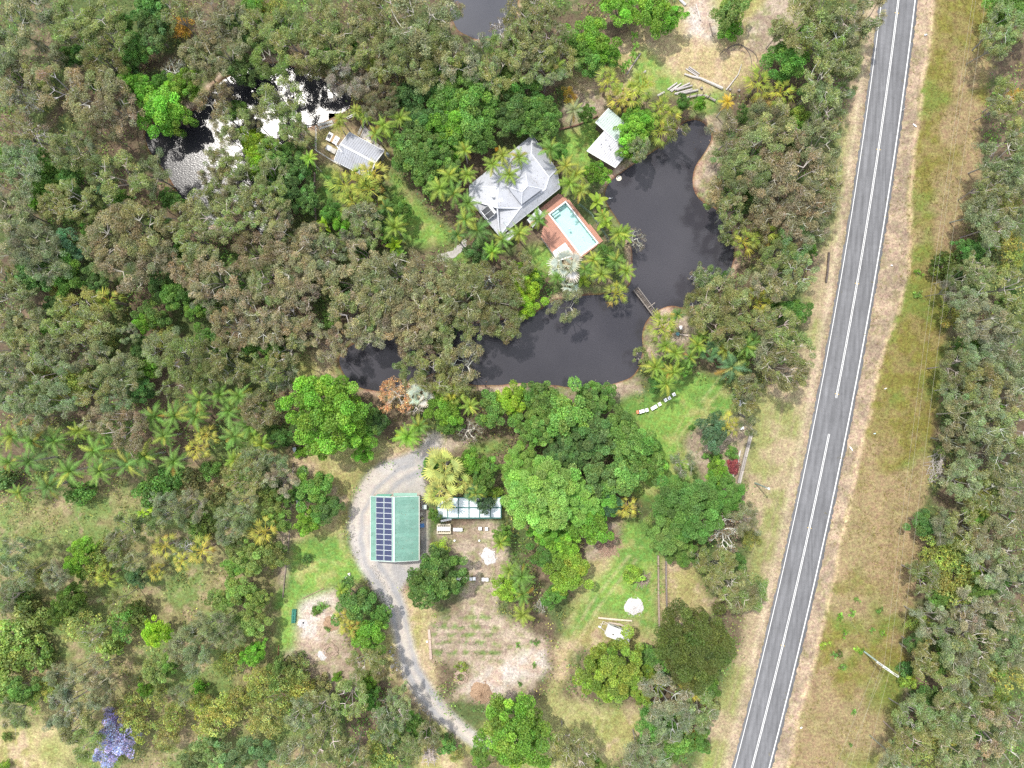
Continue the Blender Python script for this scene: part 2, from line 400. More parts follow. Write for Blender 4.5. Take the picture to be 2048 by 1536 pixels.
DRY = [
 [(555, 905), (640, 890), (760, 880), (900, 890), (720, 935), (700, 1000), (690, 1070), (600, 1085), (560, 1060)],
 [(790, 1170), (860, 1195), (880, 1240), (870, 1400), (955, 1470), (1000, 1430), (1080, 1405), (1130, 1260), (1160, 1130), (1260, 1080), (1310, 1110), (1315, 1300), (1150, 1300), (1110, 1395), (1300, 1420), (1275, 1480), (1190, 1560), (1090, 1560), (940, 1500), (850, 1440), (800, 1360), (720, 1340), (770, 1250)],
 [(1215, 85), (1380, -20), (1560, -40), (1610, 40), (1545, 115), (1490, 175), (1440, 195), (1330, 185), (1225, 195), (1135, 195), (1125, 150), (1200, 125)],
 [(-80, 1450), (110, 1440), (135, 1500), (115, 1560), (-80, 1560)],
 [(1320, 1110), (1400, 1110), (1420, 1230), (1325, 1260)], [(590, 700), (680, 700), (690, 750), (640, 780), (590, 760)],
 [(840, 1490), (930, 1490), (920, 1560), (820, 1560)], [(1420, 800), (1478, 810), (1478, 845), (1415, 845)],
 [(620, 255), (700, 250), (790, 300), (760, 360), (640, 330)]]
DIRT = [
 [(600, 1195), (640, 1170), (668, 1182), (690, 1250), (705, 1320), (735, 1360), (700, 1385), (630, 1375), (562, 1305), (552, 1262), (585, 1240)],
 [(855, 1062), (1000, 1040), (1020, 1100), (1005, 1160), (1000, 1235), (920, 1232), (935, 1150), (870, 1080)],
 [(858, 1240), (990, 1225), (1070, 1258), (1105, 1292), (1062, 1392), (990, 1412), (900, 1402), (935, 1350), (862, 1318)],
 [(1375, 870), (1398, 846), (1478, 826), (1502, 868), (1482, 970), (1430, 985), (1395, 950)],
 [(1160, 770), (1275, 755), (1290, 785), (1225, 815)], [(965, 768), (1180, 776), (1180, 800), (960, 800)],
 [(1245, 1160), (1310, 1150), (1300, 1235), (1250, 1245)], [(1180, 1060), (1240, 1050), (1240, 1110), (1180, 1130)],
 [(1140, 180), (1200, 175), (1220, 215), (1150, 262), (1115, 230)], [(1285, 635), (1330, 608), (1375, 625), (1395, 680), (1300, 720), (1280, 690)],
 [(1500, 40), (1560, -40), (1610, 30), (1545, 110), (1500, 110)], [(1385, 225), (1440, 240), (1440, 340), (1405, 420), (1385, 395), (1395, 300)],
 [(1232, 345), (1260, 315), (1305, 290), (1310, 300), (1262, 332), (1235, 360)], 
 [(560, 900), (590, 950), (575, 1180), (560, 1180)], [(850, 880), (940, 870), (935, 895), (870, 910)]]
WHITE_D = [[(598, 1200), (650, 1180), (670, 1230), (640, 1290), (580, 1290), (575, 1250)], [(940, 1370), (1000, 1330), (1100, 1285), (1085, 1345), (1010, 1365), (990, 1400), (940, 1400)], [(1375, -10), (1420, -10), (1440, 60), (1420, 90), (1370, 60)]]
VEGGIE = [[(865, 1240), (985, 1228), (1010, 1320), (865, 1318)]]
DRIVE = [(858, 868), (884, 868), (882, 890), (862, 915), (846, 935), (852, 1000), (855, 1120), (812, 1160), (800, 1180), (808, 1205), (816, 1245), (826, 1292), (838, 1332), (862, 1375), (892, 1412), (922, 1445), (958, 1470), (990, 1490), (960, 1500), (930, 1482), (898, 1460), (862, 1428), (832, 1392), (806, 1342), (795, 1300), (786, 1262), (777, 1222), (762, 1196), (742, 1168), (722, 1138), (709, 1108), (702, 1080), (699, 1050), (704, 1010), (718, 976), (740, 944), (770, 924), (806, 914), (840, 898)]
SCRUB = [
 [(0, 1005), (180, 965), (280, 960), (310, 1000), (200, 1045), (130, 1115), (60, 1140), (0, 1095)],
 [(290, 1180), (400, 1165), (465, 1200), (440, 1255), (350, 1245), (320, 1225)],
 [(390, 920), (565, 900), (565, 985), (300, 1010), (280, 960)], [(480, 1310), (620, 1315), (640, 1450), (560, 1480), (430, 1440)], [(0, 1150), (90, 1160), (120, 1290), (60, 1330), (0, 1320)], [(-60, 1000), (560, 1000), (560, 1330), (660, 1400), (640, 1560), (-60, 1560)]]
mS = mask(SCRUB, 1.6)
mG = mask(GREEN, 0.7); mD = mask(DRY, 1.0); mM = mask(DIRT, 0.6); mW = mask(WHITE_D, 0.9); mV = mask(VEGGIE, 0.5)
mR = np.clip(blur(inside(pxpoly(DRIVE), GX + 0.35 * (fbm(GX, GY, 1.5, 3) - .5), GY + 0.35 * (fbm(GX, GY, 1.5, 4) - .5)), 0.4), 0, 1)
edge_r = 3.9
vy = (768 - GY / PXM)                       # photo row of a ground point
east_edge = np.interp(vy[0], [-100, 0, 300, 480, 560, 760, 850, 1000, 1080, 1250, 1400, 1600], [2000, 1992, 1968, 1935, 1895, 1885, 1875, 1858, 1838, 1828, 1800, 1765])
west_edge = np.interp(vy[0], [-100, 0, 120, 260, 420, 520, 620, 700, 800, 900, 1000, 1120, 1250, 1400, 1600], [1730, 1725, 1715, 1680, 1665, 1640, 1605, 1600, 1500, 1495, 1485, 1500, 1490, 1435, 1380])
pxX = GX / PXM + 1024
wob = (fbm(GX, GY, 6, 90) - .5) * 30
mE = blur((RDX > 3.5) & (pxX + wob < east_edge[None, :]), 0.6)
mWv = blur((RDX < -3.3) & (pxX + wob > west_edge[None, :]), 0.8)
berm = 7.1 + 3.0 * np.exp(-((vy - 560) / 120) ** 2)
ditch = np.exp(-((RDX - berm - 1.0 * (fbm(GX * 0 + GY, GY * 0, 9, 5) - .5) * 2) / 0.45) ** 2)
C = lambda *c: np.array(c)
n1 = fbm(GX, GY, 7, 101)[..., None]; n2 = fbm(GX, GY, 2.2, 102, 5)[..., None]; n3 = fbm(GX, GY, 14, 103)[..., None]; n4 = fbm(GX, GY, 1.1, 104, 3)[..., None]
def mixc(a, b, t): return a * (1 - t) + b * t
def ss(x, a, b):
    t = np.clip((x - a) / (b - a), 0, 1); return t * t * (3 - 2 * t)
litter = mixc(C(.105, .080, .052), C(.075, .10, .035), ss(n1, .42, .58)); litter = mixc(litter, C(.19, .14, .095), ss(n2, .55, .75) * .7)
dry = mixc(C(.33, .265, .145), C(.25, .225, .09), ss(n1, .40, .62)); dry = mixc(dry, C(.37, .28, .19), ss(n2, .52, .70) * .75)
dry = mixc(dry, C(.17, .20, .055), ss(n3, .52, .66) * .6)
green = mixc(C(.150, .245, .050), C(.110, .20, .042), ss(n1, .4, .6)); green = mixc(green, C(.27, .25, .10), ss(n2, .54, .72) * .65)
dirt = mixc(C(.315, .255, .195), C(.24, .188, .135), ss(n2, .4, .62)); dirt = mixc(dirt, C(.17, .185, .07), ss(n4, .52, .70) * .65)
white = mixc(C(.40, .355, .315), C(.36, .28, .22), ss(n2, .42, .62))
verge = mixc(C(.145, .132, .032), C(.175, .142, .055), ss(n2, .38, .62)); verge = mixc(verge, C(.12, .150, .032), ss(n1, .46, .62) * .85)
verge = mixc(verge, C(.225, .165, .095), ss(n3, .48, .62) * .8)
should = mixc(C(.31, .235, .165), C(.22, .17, .12), ss(n2, .4, .62)); should = mixc(should, C(.20, .17, .09), ss(n4, .56, .72) * .7)
wverge = mixc(C(.295, .235, .145), C(.20, .205, .075), ss(n1, .42, .6)); wverge = mixc(wverge, C(.16, .20, .05), (np.exp(-((RDX + 8.6) / 1.3) ** 2) * ss(n3[..., 0], .4, .6))[..., None] * .8)
wverge = mixc(wverge, C(.40, .32, .235), np.exp(-((RDX + 5.0) / 1.0) ** 2)[..., None] * .6)
gravel = mixc(C(.35, .325, .30), C(.285, .275, .27), ss(n2, .4, .6)); gravel = mixc(gravel, C(.38, .335, .285), ss(n1, .5, .66) * .8)
scrub = mixc(C(.190, .175, .080), C(.125, .170, .052), ss(n1, .40, .62)); scrub = mixc(scrub, C(.27, .205, .13), ss(n2, .55, .72) * .7)
base = mixc(litter, scrub, mS[..., None])
base = mixc(base, dry, mD[..., None])
base = mixc(base, dirt, mM[..., None]); base = mixc(base, white, mW[..., None])
rows = (0.5 + 0.5 * np.sin(GY * 2 * np.pi / 1.75 + GX * .05))[..., None]
base = mixc(base, mixc(C(.24, .185, .14), C(.11, .16, .045), ss(n4, .40, .58)), mV[..., None] * ss(rows, .35, .7) * .9)
base = mixc(base, green, mG[..., None])
base = mixc(base, verge, mE[..., None]); base = mixc(base, wverge, mWv[..., None])
sh_w = ss(RDX, 3.0, 3.6) * (1 - ss(RDX - berm + (n1[..., 0] - .5) * 1.6, -.6, .5)); sh_l = (1 - ss(RDX, -3.8, -3.3)) * ss(RDX + (n1[..., 0] - .5) * 3, -5.6, -4.4)
base = mixc(base, should, np.maximum(sh_w, sh_l * .8)[..., None]); base = mixc(base, C(.42, .315, .195), (ditch * .75 * ss(n4[..., 0], .3, .5))[..., None])
# mown wheel lines in the western verge
trk = sum(np.exp(-((RDX - c) / .28) ** 2) for c in (-6.2, -7.6, -10.4))
base = mixc(base, C(.24, .19, .12), (trk * mWv * .5)[..., None])
base = mixc(base, gravel, np.clip(mR * 1.3, 0, 1)[..., None])
bank = ss(wet_w, .08, .30) * (1 - ss(wet_w, .9, .98))
sandy = C(.35, .25, .175); bn = fbm(GX, GY, 4.5, 77, 4)[..., None]; base = mixc(base, mixc(mixc(sandy, C(.43, .34, .26), ss(n2, .5, .7)), mixc(litter, C(.12, .16, .05), ss(n4, .4, .6)), ss(bn, .42, .58) * .9), (bank * .85)[..., None])
base = mixc(base, C(.16, .075, .035), ss(wet_s, .30, .52)[..., None])          # tannin-stained wet edge
# wheel tracks of the drive: bluish compacted metal either side of a sandy crown
CL = [(872, 872), (845, 930), (800, 950), (760, 985), (736, 1030), (732, 1080), (742, 1125), (768, 1165), (790, 1205), (802, 1250), (812, 1300), (824, 1340), (850, 1388), (884, 1425), (925, 1462), (975, 1500)]
def dist_to(line):
    d = np.full(GX.shape, 99.)
    L = pxpoly(line)
    for (x0, y0), (x1, y1) in zip(L[:-1], L[1:]):
        dx, dy = x1 - x0, y1 - y0; t = np.clip(((GX - x0) * dx + (GY - y0) * dy) / (dx * dx + dy * dy), 0, 1)
        d = np.minimum(d, np.hypot(GX - x0 - t * dx, GY - y0 - t * dy))
    return d
dcl = dist_to(CL) + .35 * (fbm(GX, GY, 3, 55) - .5)
dcl = np.where(vy < 930, 9, dcl)
base = mixc(base, C(.43, .385, .335), (mR * np.exp(-((dcl) / .45) ** 2) * .7)[..., None])
base = mixc(base, C(.245, .245, .255), (mR * np.exp(-((dcl - 1.15) / .42) ** 2) * .75)[..., None])
base = mixc(base, C(.44, .40, .355), (mR * np.exp(-((dcl - 2.1) / .5) ** 2) * .35)[..., None])
for ln_, w_, cc_, am_ in (([(1395, 950), (1372, 905), (1362, 868), (1385, 840), (1440, 828)], .28, (.30, .28, .12), .6), ([(1385, 962), (1360, 912), (1350, 868), (1370, 832), (1420, 815), (1468, 822)], .28, (.30, .28, .12), .5), ([(1405, 800), (1425, 775), (1440, 755)], .3, (.30, .29, .13), .5), ([(1420, 805), (1440, 785), (1455, 765)], .3, (.30, .29, .13), .5), ([(1180, 1500), (1190, 1440), (1140, 1380), (1130, 1300), (1180, 1210), (1260, 1110)], .35, (.36, .30, .17), .5), ([(1195, 1500), (1207, 1440), (1157, 1380), (1147, 1300), (1197, 1215), (1272, 1120)], .35, (.36, .30, .17), .5), ([(600, 1150), (640, 1120), (690, 1130)], .4, (.32, .30, .12), .5), ([(905, 1440), (870, 1370), (850, 1290), (845, 1200)], .4, (.34, .29, .16), .4)):
    base = mixc(base, C(*cc_), (am_ * np.exp(-(dist_to(ln_) / w_) ** 2) * ss(n4[..., 0], .2, .5))[..., None])
tone = 1 + .10 * (n3 - .5) * 2
GCOL = np.clip(base * tone, .01, .9)
clear = np.clip(np.maximum.reduce([mD, mG, mM, mR, mE, mWv, mW, np.where(np.abs(RDX) < 8, 1, 0)]), 0, 1)
GZ = -1.3 * ss(wet_s, .25, .95) + .10 * (fbm(GX, GY, 3, 60) - .5) * (1 - clear) - .05
GZ = np.where((np.abs(RDX) < 5.5), -.05, GZ)
GZ = np.where(inside(pxpoly([(1098.3, 428.4), (1131.2, 403.8), (1195.2, 485.6), (1161.4, 510.2)]), GX, GY), -2.0, GZ)      # the pool is dug in
# split by what the ground is
fcol = lambda A: (A[:-1, :-1] + A[1:, :-1] + A[:-1, 1:] + A[1:, 1:]) / 4
cls = np.zeros((len(gx) - 1, len(gy) - 1), int)          # 0 ground
for k, A in ((1, mD), (2, mM), (3, mE + mWv), (4, mG), (5, mR)):
    cls[fcol(A) > .5] = k
vid = np.arange(len(gx) * len(gy)).reshape(len(gx), len(gy))
quads = np.stack([vid[:-1, :-1], vid[1:, :-1], vid[1:, 1:], vid[:-1, 1:]], -1)
ALLV = np.stack([GX, GY, GZ], -1).reshape(-1, 3); ALLC = GCOL.reshape(-1, 3)
for k, nm in enumerate(('ground', 'dry_meadow', 'bare_dirt', 'road_verge', 'lawn', 'gravel_driveway')):
    q = quads[cls == k]
    u, inv = np.unique(q, return_inverse=True)
    o = link(nm, np_mesh(nm, ALLV[u], inv.reshape(q.shape), M['gravel' if k == 5 else 'ground'], ALLC[u], True)); o['kind'] = 'structure'

def ground_z(x, y):
    i = int(np.clip(np.searchsorted(gx, x), 1, len(gx) - 1)); j = int(np.clip(np.searchsorted(gy, y), 1, len(gy) - 1))
    return float(GZ[i, j])
def grid_at(A, x, y):
    i = np.clip(np.searchsorted(gx, x), 1, len(gx) - 1); j = np.clip(np.searchsorted(gy, y), 1, len(gy) - 1)
    return A[i, j]

# ---- water
def water_sheet(name, poly, mat, z):
    pts = pxpoly(poly); xs = [p[0] for p in pts]; ys = [p[1] for p in pts]
    cx, cy = sum(xs) / len(xs), sum(ys) / len(ys)
    x0, x1, y0, y1 = min(xs) - 2, max(xs) + 2, min(ys) - 2, max(ys) + 2
    ax = np.arange(x0, x1, 1.0); ay = np.arange(y0, y1, 1.0); A, B = np.meshgrid(ax, ay, indexing='ij')
    near = grid_at(wet_w, A, B) > .02
    ids = np.arange(A.size).reshape(A.shape)
    fq = np.stack([ids[:-1, :-1], ids[1:, :-1], ids[1:, 1:], ids[:-1, 1:]], -1)
    keep = (near[:-1, :-1] | near[1:, :-1] | near[1:, 1:] | near[:-1, 1:]); fq = fq[keep]
    V = np.stack([A, B, np.full(A.shape, z)], -1).reshape(-1, 3)
    u, inv = np.unique(fq, return_inverse=True)
    o = link(name, np_mesh(name, V[u], inv.reshape(fq.shape), mat, None, True)); o['kind'] = 'structure'
water_sheet('pond_water', POND, M['pond'], -.42)
water_sheet('creek_water', CREEK, M['creek'], -.42)
water_sheet('pond_water', TOPP, M['top_pond'], -.42)

# ---------------------------------------------------------------- the road
def asphalt():
    m, n, l = new_mat('asphalt')
    out = n.new('ShaderNodeOutputMaterial'); b = n.new('ShaderNodeBsdfPrincipled'); l.new(b.outputs[0], out.inputs[0])
    at = n.new('ShaderNodeAttribute'); at.attribute_name = 'tint'; geo = n.new('ShaderNodeNewGeometry'); src = at.outputs['Color']
    for sc_, a_ in ((0.25, .09), (9.0, .10), (1.3, .07), (-1, .17)):
        no = n.new('ShaderNodeTexNoise'); no.inputs['Scale'].default_value = abs(sc_); no.inputs['Detail'].default_value = 5
        if sc_ < 0:      # long streaks worn along the direction of travel
            mp = n.new('ShaderNodeMapping'); mp.inputs['Rotation'].default_value = (0, 0, .18); mp.inputs['Scale'].default_value = (2.2, .035, 1); l.new(geo.outputs['Position'], mp.inputs['Vector']); l.new(mp.outputs[0], no.inputs['Vector'])
        else: l.new(geo.outputs['Position'], no.inputs['Vector'])
        mr = n.new('ShaderNodeMapRange'); mr.inputs['From Min'].default_value = .3; mr.inputs['From Max'].default_value = .7; mr.inputs['To Min'].default_value = 1 - a_; mr.inputs['To Max'].default_value = 1 + a_
        l.new(no.outputs['Fac'], mr.inputs['Value'])
        mul = n.new('ShaderNodeVectorMath'); mul.operation = 'SCALE'; l.new(src, mul.inputs[0]); l.new(mr.outputs[0], mul.inputs['Scale']); src = mul.outputs['Vector']
    # bitumen stains and patched spots
    ns = n.new('ShaderNodeTexNoise'); ns.inputs['Scale'].default_value = .55; ns.inputs['Detail'].default_value = 6; ns.inputs['Roughness'].default_value = .7; l.new(geo.outputs['Position'], ns.inputs['Vector'])
    rs = n.new('ShaderNodeMapRange'); rs.inputs['From Min'].default_value = .62; rs.inputs['From Max'].default_value = .70; rs.inputs['To Max'].default_value = .45; l.new(ns.outputs['Fac'], rs.inputs['Value'])
    ms = n.new('ShaderNodeMix'); ms.data_type = 'RGBA'; ms.inputs['B'].default_value = (.055, .055, .058, 1); l.new(rs.outputs[0], ms.inputs['Factor']); l.new(src, ms.inputs['A']); src = ms.outputs['Result']
    l.new(src, b.inputs['Base Color']); b.inputs['Roughness'].default_value = .85; b.inputs['Specular IOR Level'].default_value = .25
    return m
M['asphalt'] = asphalt()
road_y = np.arange(-110, 110.1, 1.0)
def frame_at(y):
    x = float(road_x(y)); dx = float(np.polyval(np.polyder(fit), y)); t = Vector((dx, 1, 0)).normalized(); return Vector((x, y, 0)), t, Vector((t.y, -t.x, 0))
def strip(name, lats, ys, z, mat, cols=None, rag=0.0):
    V = []; T = []
    for y in ys:
        p, t, s = frame_at(y)
        for k, la in enumerate(lats):
            e = rag * (random.random() - .5) if k in (0, len(lats) - 1) else 0
            q = p + s * (la + e); V.append((q.x, q.y, z))
            T.append(cols[k] if cols else (1, 1, 1))
    n = len(lats); Q = [(i * n + k, i * n + k + 1, (i + 1) * n + k + 1, (i + 1) * n + k) for i in range(len(ys) - 1) for k in range(n - 1)]
    return np_mesh(name, np.array(V), np.array(Q), mat, np.array(T), True)
lat = [-3.85, -3.5, -2.75, -2.4, -2.0, -1.6, -1.15, -.75, -.3, .3, .75, 1.15, 1.6, 2.0, 2.4, 2.75, 3.5, 3.95]
g = lambda a, w=1.0: (a * w * .985, a * .985, a * 1.015 / w)
ca = [.118, .122, .120, .148, .150, .118, .136, .146, .118, .114, .130, .138, .115, .133, .138, .118, .112, .085]
road = link('road', strip('road', lat, np.arange(-110, 110.1, .5), -.01, M['asphalt'], [g(a, 1.01 if a > .155 else .995) for a in ca], .3)); road['kind'] = 'structure'
def line(name, la, w, y0, y1, z=-.006):
    link(name, strip(name, [la - w / 2, la + w / 2], np.arange(y0, y1 + .01, 1.0), z, M['line']), road)
line('edge_line', -3.33, .12, -110, 110); line('edge_line', 3.33, .20, -110, 110)
GAP0, GAP1 = (768 - 796) * PXM, (768 - 868) * PXM
for s_ in (-.13, .13):
    line('centre_line', s_, .11, GAP0, 110); line('centre_line', s_, .11, -110, GAP1)
for (a, b) in ((1792, 26), (1756, 299), (1713, 567), (1673, 788), (1618, 1056), (1565, 1291)):
    p, t, s = frame_at((768 - b) * PXM)
    for sd in (-.33, .33):
        q = p + s * sd; MB().box((q.x, q.y, .005), (.16, .14, .03)).part('road_marker', M['paint'], road, (.55, .38, .08))

# ---------------------------------------------------------------- buildings
G0 = -.06
def ribbed(mb, a, b, c, d, pitch, h=.03, w=.06):
    """raised ribs running from edge a-b to edge d-c over a roof plane"""
    a, b, c, d = map(Vector, (a, b, c, d)); n = max(2, int((b - a).length / (pitch * 1.25))); h *= 1.7; w *= 1.7; up = (b - a).cross(d - a).normalized()
    if up.z < 0: up = -up
    for i in range(n + 1):
        t = i / n; mb.bar(a.lerp(b, t) + up * h * .5, d.lerp(c, t) + up * h * .5, w, h)
def slab(mb, pts, th=.06):
    """a roof plane with thickness"""
    pts = [Vector(p) for p in pts]; n = len(mb.v); m = len(pts)
    mb.v += [tuple(p) for p in pts] + [(p.x, p.y, p.z - th) for p in pts]
    nn = (pts[1] - pts[0]).cross(pts[2] - pts[0])
    idx = list(range(m)) if nn.z > 0 else list(range(m - 1, -1, -1))
    mb.f.append(tuple(n + i for i in idx)); mb.f.append(tuple(n + m + i for i in reversed(idx)))
    for i in range(m):
        j = (i + 1) % m; mb.f.append((n + i, n + j, n + m + j, n + m + i))

# --- green machinery shed with solar panels
M['shed_sheet'] = simple('shed_sheet', (0, 0, 0), .5, .10, 2.0, objcol=True, dirt=(.20, .33, .27), dirt_amt=.6, scale2=.6)
def green_shed():
    xw, xe, xr = -27.65, -18.25, -22.95; yn, ys = -21.95, -34.5; ze, zr = 3.0, 4.1
    r = empty('solar_shed', (xr, (yn + ys) / 2, G0), 'green ribbed farm shed with rows of dark solar panels by the gravel loop', 'shed')
    wall = MB().prism([(xw + .1, yn - .15), (xw + .1, ys + .15), (xr, ys + .15), (xe - .1, ys + .15), (xe - .1, yn - .15), (xr, yn - .15)], G0, top=[2.93, 2.93, 4.0, 2.93, 2.93, 4.0]).part('wall', M['paint'], r, (.50, .44, .35))
    for x0, nm in ((xw, 0), (xe, 1)):
        ns_ = 16
        for k in range(ns_):             # roof sheets lapped side by side, each weathered a little differently
            y0, y1 = yn + (ys - yn) * k / ns_, yn + (ys - yn) * (k + 1) / ns_; dz = .006 * (k % 2)
            m = MB(); pts = [(x0, y0, ze + dz), (x0, y1, ze + dz), (xr, y1, zr + dz), (xr, y0, zr + dz)]; slab(m, pts, .05)
            ribbed(m, pts[0], pts[1], pts[2], pts[3], .20, .025, .045); v_ = random.uniform(.9, 1.1)
            m.part('roof_sheet', M['shed_sheet'], r, (.125 * v_, .25 * v_, .198 * v_))
    MB().bar((xr, yn + .03, zr + .06), (xr, ys - .03, zr + .06), .42, .05).part('ridge_cap', M['paint'], r, (.36, .50, .43))
    for x0, s_ in ((xw, -1), (xe, 1)):
        MB().bar((x0 + s_ * .08, yn, ze - .05), (x0 + s_ * .08, ys, ze - .05), .14, .12).part('gutter', M['paint'], r, (.46, .45, .40))
    for y in (yn + .03, ys - .03):
        m = MB(); m.bar((xw, y, ze + .02), (xr, y, zr + .02), .08, .16); m.bar((xr, y, zr + .02), (xe, y, ze + .02), .08, .16); m.part('barge_board', M['paint'], r, (.50, .56, .52))
    sl = (zr - ze) / (xr - xw)
    for ci, xa in enumerate((xw + 1.1, xw + 2.76)):
        for k in range(12):
            y1 = yn - .12 - k * 1.03; y0 = y1 - .99; xb = xa + 1.55
            za, zb = ze + (xa - xw) * sl + .11, ze + (xb - xw) * sl + .11
            m = MB(); slab(m, [(xa, y0, za), (xb, y0, zb), (xb, y1, zb), (xa, y1, za)], .04)
            p = m.part('solar_panel', M['paint'], r, (.60, .61, .63))
            m = MB(); e = .035
            z = lambda x: ze + (x - xw) * sl + .118
            slab(m, [(xa + e, y0 + e, z(xa + e)), (xb - e, y0 + e, z(xb - e)), (xb - e, y1 - e, z(xb - e)), (xa + e, y1 - e, z(xa + e))], .006)
            m.sub('cell_sheet', M['panel'], p, r)
    for x in (-25.4, -20.6):
        m = MB(); m.box((x, yn - .12, 1.25), (2.9, .1, 2.6))
        for k in range(9): m.box((x, yn - .06, .15 + k * .28), (2.9, .03, .05))
        m.part('roller_door', M['paint'], r, (.12, .33, .25))
    for y in (-24.2, -28.2, -31.6):
        d = MB().box((xe - .06, y, 1.0), (.1, 1.0, 2.1)).part('side_door', M['paint'], r, (.30, .25, .20))
    m = MB(); slab(m, [(-23.2, yn + .6, 2.9), (-18.6, yn + .6, 2.9), (-18.6, yn, 3.05), (-23.2, yn, 3.05)]); m.part('awning', M['green_roof'], r)
green_shed()
def box_thing(name, c, size, rz, col, label, cat, group=None, lid=None, mat='paint'):
    r = empty(name, (c[0], c[1], G0), label, cat, group)
    MB().box((c[0], c[1], G0 + size[2] / 2), size, rz).part('body', M[mat], r, col)
    MB().box((c[0], c[1], G0 + size[2] + .03), (size[0] + .08, size[1] + .08, .06), rz).part('lid', M[mat], r, lid or col)
    return r
p = P(849, 1014, 1); box_thing('water_pump_cabinet', p, (.75, .75, 1.1), 0, (.42, .47, .46), 'grey square cabinet by the east wall of the green shed', 'cabinet')
p = P(844.5, 1051, .6); box_thing('crate', p, (.7, .7, .7), .1, (.08, .22, .50), 'blue plastic crate against the east wall of the green shed', 'crate')
for i, (a, b, s, c, lb, sh) in enumerate(((842.5, 1028, .55, (.45, .42, .36), 'beige carton by the green shed wall, between grey cabinet and rope coil', 'b'), (845, 1037.5, .5, (.40, .42, .2), 'small yellow-green tub standing by the green shed wall', 'd'), (844, 1045.5, .65, (.5, .47, .42), 'pale round drum beside the blue crate at the green shed', 'd'))):
    q = P(a, b, .5)
    if sh == 'b': box_thing('carton', q, (s, s, .5), .2, c, lb, 'carton')
    else:
        r = empty('drum', (q.x, q.y, G0), lb, 'drum'); MB().disc(q, s / 2, s / 2 * 1.05, G0, .6).part('body', M['paint'], r, c); MB().disc(q, s / 2 * .9, s / 2 * .9, .6, .63).part('lid', M['paint'], r, tuple(x * .8 for x in c))

